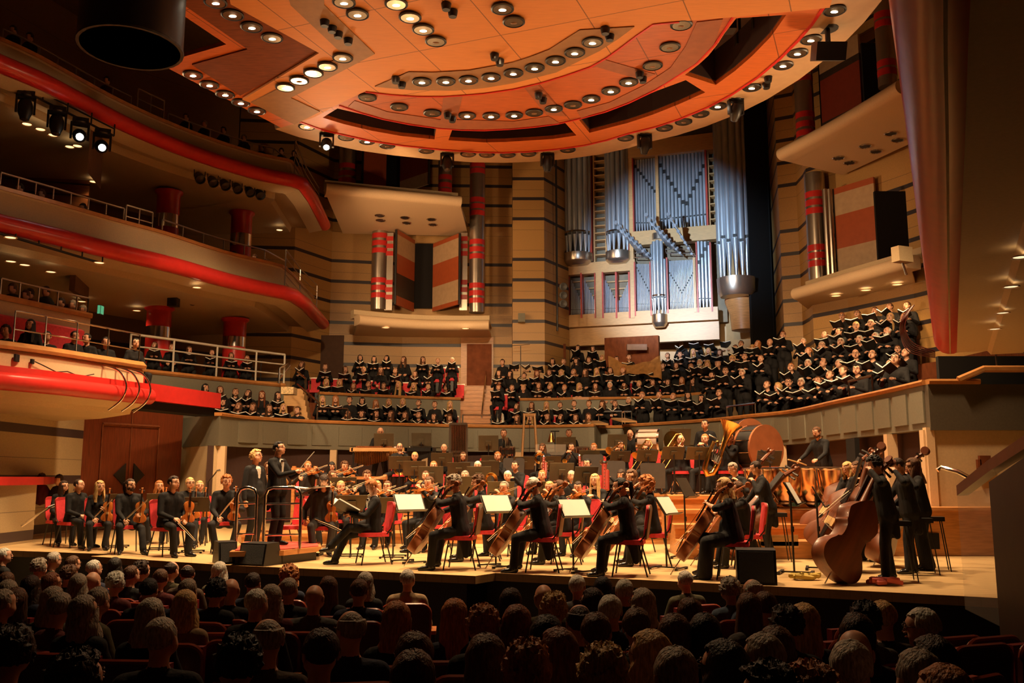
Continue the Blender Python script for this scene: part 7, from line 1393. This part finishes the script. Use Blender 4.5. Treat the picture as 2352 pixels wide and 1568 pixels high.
def horn(c, lab):
    t = thing('french_horn', lab, 'horn', c, .2); m = MB()
    for k in range(3): m.tube([((.13-.02*k)*cos(i*pi/7), .02*k, (.13-.02*k)*sin(i*pi/7)) for i in range(15)], .011, 8)
    wput(t, m, 'coil', M_BRASS); m = MB(); m.lathe([(.02, 0), (.03, .1), (.07, .17), (.14, .21)], (.1, .02, -.05), (.6, .3, -.7), 16); wput(t, m, 'bell', M_BRASS)
for px, py, Y, lab in ((918, 1078, 22.2, 'french horn in the lap of the bald horn player'), (951, 1092, 21.2, 'french horn in the lap of the fair horn player'), (1240, 1052, 22.3, 'golden horn held by the young horn player'), (1128, 1100, 19.2, 'horn glinting behind the curly haired cellists')): horn(P(px, py, Y), lab)
def bassoon(a, b, lab, r=.028):
    a, b = V(a), V(b); t = thing('bassoon', lab, 'bassoon', a); d = b-a; u = V((.05, 0, 0)); m = MB(); m.tube([(0, 0, 0), d], r, 10); m.tube([u, u+d*.7], r, 10); wput(t, m, 'joints', mat('bassoon_maple', (.25, .03, .02), .25)); m = MB(); m.tube([d*.96, d*1.02], r*1.3, 10); m.tube([u*1.6+d*(.1), u*1.6+d*.6], .006, 5); [m.ball(d*k/8+V((0, -r, 0)), .014, 6) for k in range(1, 8)]; m.tube([u+d*.7, u+d*.76, u*2+d*.72+V((0, .1, 0))], .005, 5); wput(t, m, 'keys', M_SILVER)
bassoon(P(1247, 1098, 19.8), P(1249, 1048, 20.0), 'red bassoon beside the slick haired man'); bassoon(P(1333, 1095, 20.0), P(1331, 1046, 20.2), 'red bassoon by the woman with black bun'); bassoon(P(1388, 1125, 18.6), P(1388, 1062, 18.8), 'large contrabassoon with silver keys among the cellos', .055)
# stage odds and ends
def monitor(pts, lab, h=.33):
    a, b = pts; m = MB(); w = (b-a).length; d = (b-a).normalized(); t = thing('stage_monitor', lab, 'loudspeaker', (a.x, a.y, 0), atan2(d.y, d.x)); pr = [(0, 0), (.42, 0), (.34, h), (.06, h*.97)]
    vs = [(x, y, z) for x in (0, w) for y, z in pr]; m.add(vs, [(0, 1, 2, 3), (7, 6, 5, 4), (0, 1, 5, 4), (1, 2, 6, 5), (2, 3, 7, 6), (3, 0, 4, 7)]); m.build('cabinet', M_BLACK, t); m = MB(); m.add([(.03, .0+.0, .03), (w-.03, 0, .03), (w-.03, .055, h-.03), (.03, .055, h-.03), (.03, -.012, .03), (w-.03, -.012, .03), (w-.03, .043, h-.03), (.03, .043, h-.03)], [(0, 1, 2, 3), (4, 5, 6, 7), (0, 1, 5, 4), (2, 3, 7, 6), (1, 2, 6, 5), (0, 3, 7, 4)]); m.build('grille', mat('speaker_grille', (.02, .018, .016), .8, bump=.6, scale=200), t)
monitor((Z(545, 1298, 0), Z(605, 1301, 0)), 'black wedge loudspeaker directly before the podium'); monitor((Z(502, 1296, 0), Z(545, 1294, 0)), 'black loudspeaker box beside the podium wedge'); monitor((Z(1694, 1342, 0), Z(1786, 1344, 0)), 'large black wedge loudspeaker at the edge before the blonde cellist', .42)
def cloth(px, py, mt, lab):
    p = Z(px, py, .03); m = MB(); rr = random.Random(px)
    for k in range(5): m.tube([(rr.uniform(-.2, .2), rr.uniform(-.1, .1), rr.uniform(0, .04)) for _ in range(6)], .03, 6)
    o = m.build('folded_cloth', mt, None, True); o.location = p; tag(o, lab, 'cloth')
cloth(1852, 1326, mat('yellow_cloth', (.5, .36, .08), .9), 'crumpled yellow cloth on the stage floor by the stand'); cloth(2030, 1338, mat('pink_cloth', (.6, .12, .1), .9), 'crumpled pink cloth under the nearest bass stool')
m = MB(); p = Z(962, 1260, 0); 
for px, Y, py, lab in ((1251, 15.0, 1262, 'clear water bottle on the floor by the tall stand'),): 
    p = Z(px, py, 0); m.lathe([(.035, 0), (.036, .14), (.015, .19), (.015, .22)], n=12); o = m.build('water_bottle', M_GLASS, None, True); o.location = p; tag(o, lab, 'bottle')
pm_ = [P(498, 1082, 17.5), P(478, 1108, 17.8), P(477, 1160, 17.9)]; bar([pm_[0], pm_[1]], .012, M_BLACK, 'microphone_boom', 'thin microphone boom reaching over the violins', 'microphone'); t = bpy.data.objects['microphone_boom']; m = MB(); m.tube([pm_[0], pm_[0]+V((.06, 0, .02))], .025, 8); m.build('capsule', M_ALU, t, True); m = MB(); m.tube([pm_[1], V((pm_[1].x, pm_[1].y, 0))], .012, 6); m.build('pole', M_BLACK, t, True)
chair((P(1150, 1040, 24.5).x-.35, 24.5, .9), 0, 'empty red chair on the topmost riser by the side drum'); chair((P(925, 1040, 24.6).x-.0, 24.6, .9), 0, 'empty red chair behind the bald horn player')
for x0, x1, y0, y1, Y, lab in ((670, 728, 1075, 1150, 20.8, 'pale wooden desk front behind the conductor'), (806, 888, 1095, 1160, 19.0, 'open pale wooden trestle behind the seated soloist')):
    a, b = P(x0, y1, Y), P(x1, y0, Y); t = thing('wooden_desk', lab, 'desk', (a.x, Y, 0)); w, z0, z1 = b.x-a.x, a.z, b.z; m = MB(); m.box((w/2, 0, z1-.02), (w, .3, .06)); m.build('top', M_OAK, t)
    for x in (.03, w-.03): m = MB(); m.box((x, 0, z1/2+.1), (.07, .1, z1-.1)); m.build('leg', M_OAK, t)
# ================================================================ audience in the stalls
AUD = [(10,1260,'sW'),(89,1286,'cY'),(124,1269,'sS'),(167,1278,'sB'),(158,1302,'cB'),(215,1288,'sW'),(211,1315,'xB'),(262,1283,'bK'),(325,1291,'cD'),(301,1301,'sB'),(264,1318,'cW'),(367,1309,'sB'),(393,1291,'rD'),(429,1299,'rD'),(430,1332,'sY'),(503,1293,'bS'),(495,1334,'cK'),(529,1331,'xB'),(580,1318,'sD'),(663,1304,'aG'),(663,1330,'sY'),(621,1347,'bY'),(721,1346,'xB'),(753,1327,'lB'),(588,1356,'sW'),(340,1331,'sK'),(343,1380,'bS'),(422,1360,'bL'),(224,1352,'sY'),(136,1365,'sY'),(177,1321,'bY'),(119,1352,'bY'),(68,1325,'bD'),(117,1318,'lA'),(32,1354,'lB'),(5,1357,'sY'),(12,1316,'sB'),(14,1336,'bY'),(367,1423,'kS'),(612,1426,'rY'),(735,1451,'sD'),(544,1471,'cK'),(173,1508,'cD'),(22,1451,'cD'),(190,1372,'bY'),
(838,1317,'bY'),(824,1333,'sB'),(936,1310,'sS'),(909,1387,'bG'),(804,1407,'rY'),(949,1459,'sB'),(1043,1381,'lG'),(1108,1398,'cG'),(1173,1355,'lD'),(1187,1396,'bA'),(1115,1466,'lB'),(947,1502,'sB'),(1213,1483,'cG'),(1249,1345,'xB'),(1326,1323,'sW'),(1384,1328,'bK'),(1435,1333,'sW'),(1361,1355,'lD'),(1274,1367,'cL'),(1476,1356,'bS'),(1402,1370,'sW'),(1332,1392,'rD'),(1370,1412,'sB'),(1256,1420,'bK'),(1464,1401,'sB'),(1574,1313,'sS'),(1585,1377,'sB'),(1551,1417,'bB'),(1494,1457,'bL'),(1281,1451,'lA'),(1386,1495,'cL'),(1554,1494,'sY'),
(1677,1331,'cS'),(1730,1332,'rS'),(1721,1366,'lB'),(1759,1362,'sB'),(1621,1416,'bK'),(1665,1480,'bK'),(1757,1462,'sY'),(1785,1447,'bB'),(1808,1399,'cD'),(1848,1392,'lL'),(1989,1390,'cK'),(2029,1384,'sL'),(1971,1416,'bD'),(2121,1402,'sW'),(1967,1452,'xB'),(1958,1478,'sS'),(2116,1499,'sY'),(2148,1470,'bD'),(2177,1538,'sG'),(1862,1541,'cG'),(1770,1540,'cD')]
CLO = [clothm('wear_'+n, c) for n, c in (('navy', (.02, .025, .05)), ('black', (.015, .014, .014)), ('beige', (.3, .2, .11)), ('olive', (.07, .06, .03)), ('maroon', (.09, .015, .015)), ('denim', (.1, .14, .2)), ('grey', (.09, .085, .08)), ('brown', (.06, .035, .02)), ('cream', (.38, .3, .2)))]
CN = ['navy', 'black', 'beige', 'olive', 'maroon', 'blue denim', 'grey', 'brown', 'cream']
AF = [figure('am%d' % i, male=True, lean=.0, hyaw=y, hpitch=p, legs=True, vox=.015, fat=f, glasses=g) for i, (y, p, f, g) in enumerate(((0, 0, 1.1, False), (.45, -.05, 1.0, True), (-.3, .1, 1.15, False)))]
AW = [figure('aw%d' % i, male=False, lean=.0, hyaw=y, hpitch=p, legs=True, vox=.015, fat=f, glasses=g) for i, (y, p, f, g) in enumerate(((0, 0, 1.0, False), (.4, 0, 1.1, True), (-.35, .1, 1.0, False)))]
def stall_seat():
    parts = []; pr = rounded(.54, .56, .1); m = MB(); n = len(pr); vs = []
    for y, s in ((0, 1), (.045, 1.0)): vs += [(x*s, y+.06*(z/.56), z) for x, z in pr]
    m.add(vs, [tuple(range(n)), tuple(range(2*n-1, n-1, -1))]+[(i, (i+1) % n, n+(i+1) % n, n+i) for i in range(n)]); shell = m.mesh('back_shell', mat('seat_shell_wood', (.11, .025, .012), .3))
    m = MB(); m.tube([(x, .03+.06*(z/.56), z) for x, z in pr[:-1]], .018, 6); edge = m.mesh('edge_trim', mat('seat_edge', (.3, .05, .025), .28), True)
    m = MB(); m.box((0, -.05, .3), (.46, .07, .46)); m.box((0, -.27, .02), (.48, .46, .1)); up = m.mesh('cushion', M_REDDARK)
    out = [('back_shell', shell, .38), ('edge_trim', edge, .38), ('cushion', up, .38)]
    for s in (-1, 1):
        m = MB(); m.box((s*.3, -.2, .24), (.06, .34, .04)); out.append(('armrest', m.mesh('armrest', mat('armrest_wood', (.4, .13, .04), .35)), .38))
        m = MB(); m.box((s*.3, -.2, -.09), (.04, .07, .62)); out.append(('leg', m.mesh('leg', M_BLACK), .38))
    return out
SP = stall_seat()
def stallseat(loc, rot, label, g='red stalls seats'):
    t = thing('theatre_seat', label, 'seat', loc, rot, g)
    for n, me, z in SP: link(n, me, t, (0, .2, z))
    return t
def aud_depth(y): return min(2268/(y-1097), 16) if y < 1313 else 989/(y-1219)
def floor_z(Y): return -1.12+.06*(18-Y)/7.5 if Y > 10.5 else -1.06+(10.5-Y)*.0584
ra = random.Random(11); rowsA = {}
for a in AUD: rowsA.setdefault(min(7, int((13.6-aud_depth(a[1]))/1.35)) if aud_depth(a[1]) < 13.6 else 0, []).append(a)
RN = ['front row', 'second row', 'third row', 'fourth row', 'fifth row', 'sixth row', 'seventh row', 'nearest row']
USED = []
for rk in sorted(rowsA):
    for i, (px, py, code) in enumerate(sorted(rowsA[rk])):
        Y = aud_depth(py); fz = floor_z(Y); hairs = (HD[code[0]], HCC[code[1]]); fem = code[0] in 'lbcawf'
        x, y_, z_ = ray(px, py); hx = x*Y/y_; zt = CAMZ+z_*Y/y_; sc = (zt-fz)/1.355; fz2 = fz
        if abs(sc-1) > .1: s2 = 1+.1*(1 if sc > 1 else -1); fz2 = zt-s2*1.355; sc = s2
        rot = toward((hx, Y), (-1.5+hx*.35, 18)); rot += ra.uniform(-.15, .15); fig = (AW if fem else AF)[ra.randrange(3)]
        if (px, py) in ((124, 1269), (167, 1278), (2121, 1402), (224, 1352), (136, 1365)): fig = AF[1]; rot -= .5 if px < 1000 else -.4
        ci = ra.choice([0, 1, 1, 3, 6, 7, 4, 1]) if (px, py) not in ((936, 1310), (422, 1360), (224, 1352), (1677, 1331), (1730, 1332)) else {936: 2, 422: 2, 224: 3, 1677: 5, 1730: 5}[px]
        off_ = Matrix.Rotation(rot, 3, 'Z') @ V((0, fig[1].y*sc, 0))
        o = person(fig, (hx-off_.x, Y, fz2), rot, f'listener with {hw(hairs)}, {CN[ci]} clothes, {ordn(i+1)} from the gallery side, {RN[rk]}', hairs, sc, 'stalls audience, '+RN[rk], True, CLO[ci])
        stallseat((hx-off_.x, Y+.02, fz2+.02), rot*.5+pi*.5*0+(pi if False else 0)+(0 if abs(rot) < 1 else 0) if False else rot, f'red stalls seat of the {ordn(i+1)} listener in the {RN[rk]}')
        USED.append((hx, Y))
for i, (px, py) in enumerate(((497, 1400), (470, 1418), (545, 1432), (712, 1408), (905, 1376), (845, 1398), (430, 1450), (210, 1475), (70, 1450), (60, 1480), (1540, 1393), (1690, 1398), (1905, 1418), (1895, 1442), (1860, 1470), (1700, 1453), (1820, 1508), (1900, 1518), (1950, 1520), (2100, 1440), (2180, 1440), (2150, 1455), (2290, 1447), (2330, 1452), (2340, 1510), (1015, 1478), (1130, 1490), (1030, 1510), (780, 1530), (880, 1535), (340, 1378), (385, 1384), (555, 1384), (1420, 1398), (1235, 1420), (1160, 1450), (1100, 1455))):
    Y = 560/(py-1262) if False else None
    # seat top stands .96 above the floor
    f = lambda Y: P(px, py, Y).z-(floor_z(Y)+.96)
    lo, hi = 2.2, 13
    for _ in range(40):
        md_ = (lo+hi)/2
        if f(md_) > 0: lo = md_
        else: hi = md_
    p = P(px, py, lo)
    if all((p.x-a)**2+(p.y-b)**2 > .2 for a, b in USED): stallseat((p.x, p.y-.25, floor_z(p.y)+.02), toward(p, (-1.5+p.x*.35, 18)), f'empty red stalls seat, {ordn(i+1)} of the unoccupied ones')
# gallery listeners too dim to tell apart: one mass
mb = MB(); rg_ = random.Random(5)
def dimhead(p, s=1):
    p = V(p); mb.ball(p, (.085*s, .1*s, .125*s), 8, 0); mb.ball(p+V((0, .015, .03)), (.095*s, .108*s, .115*s), 8, rg_.choice((1, 1, 2, 3))); mb.ball(p+V((0, .02, -.33)), (.22*s, .15*s, .24*s), 8, rg_.choice((4, 5, 4)))
for lst, TT, zz, of in ((((28, 655), (58, 670), (68, 667), (105, 662), (108, 685), (140, 688), (166, 693), (190, 705)), T1, 5.2, 2.6), (((30, 62), (68, 78), (245, 178), (427, 262), (469, 278), (513, 292), (560, 310), (600, 332), (646, 340), (675, 345)), T3, 11.4, 1.3), (((45, 425), (95, 438), (190, 470), (538, 578), (585, 585), (612, 595)), T2, 7.9, 1.3)):
    for px, py in lst: dimhead(P(px, py+8, at_px(offset(TT, of), px, zz).y))
for px, py in ((5, 1098), (52, 1096), (95, 1100), (135, 1103)): dimhead(P(px, py, 20.2))
for px, py in ((15, 760),):
    pass
tag(mb.build('distant_audience', [M_SKIN[0], HM['dark'], HM['brown'], HM['grey'], clothm('dim_wear', (.03, .025, .02)), clothm('dim_red', (.12, .02, .015))], None, True), 'dim audience sitting along the side galleries', 'audience', None, 'stuff')
# young singers in the lowest gallery box
KB = offset(T1, 1.15)
for i, (px, py, h) in enumerate(((75, 738, 'lK'), (108, 765, 'sK'), (168, 764, 'sK'), (203, 770, 'sK'), (243, 778, 'sK'), (308, 780, 'pK'), (18, 752, 'cD'))):
    Y = at_px(KB, px, 4.4).y; p = P(px, py, Y); fz = p.z-1.33
    person(FL_[i % 2], (p.x, p.y, fz), -.2+.4*(i % 3)+.3, f'young singer in black in the lowest gallery box, {ordn(i+1)} by seat', (HD[h[0]], HCC[h[1]]), 1, 'young singers in the gallery box')
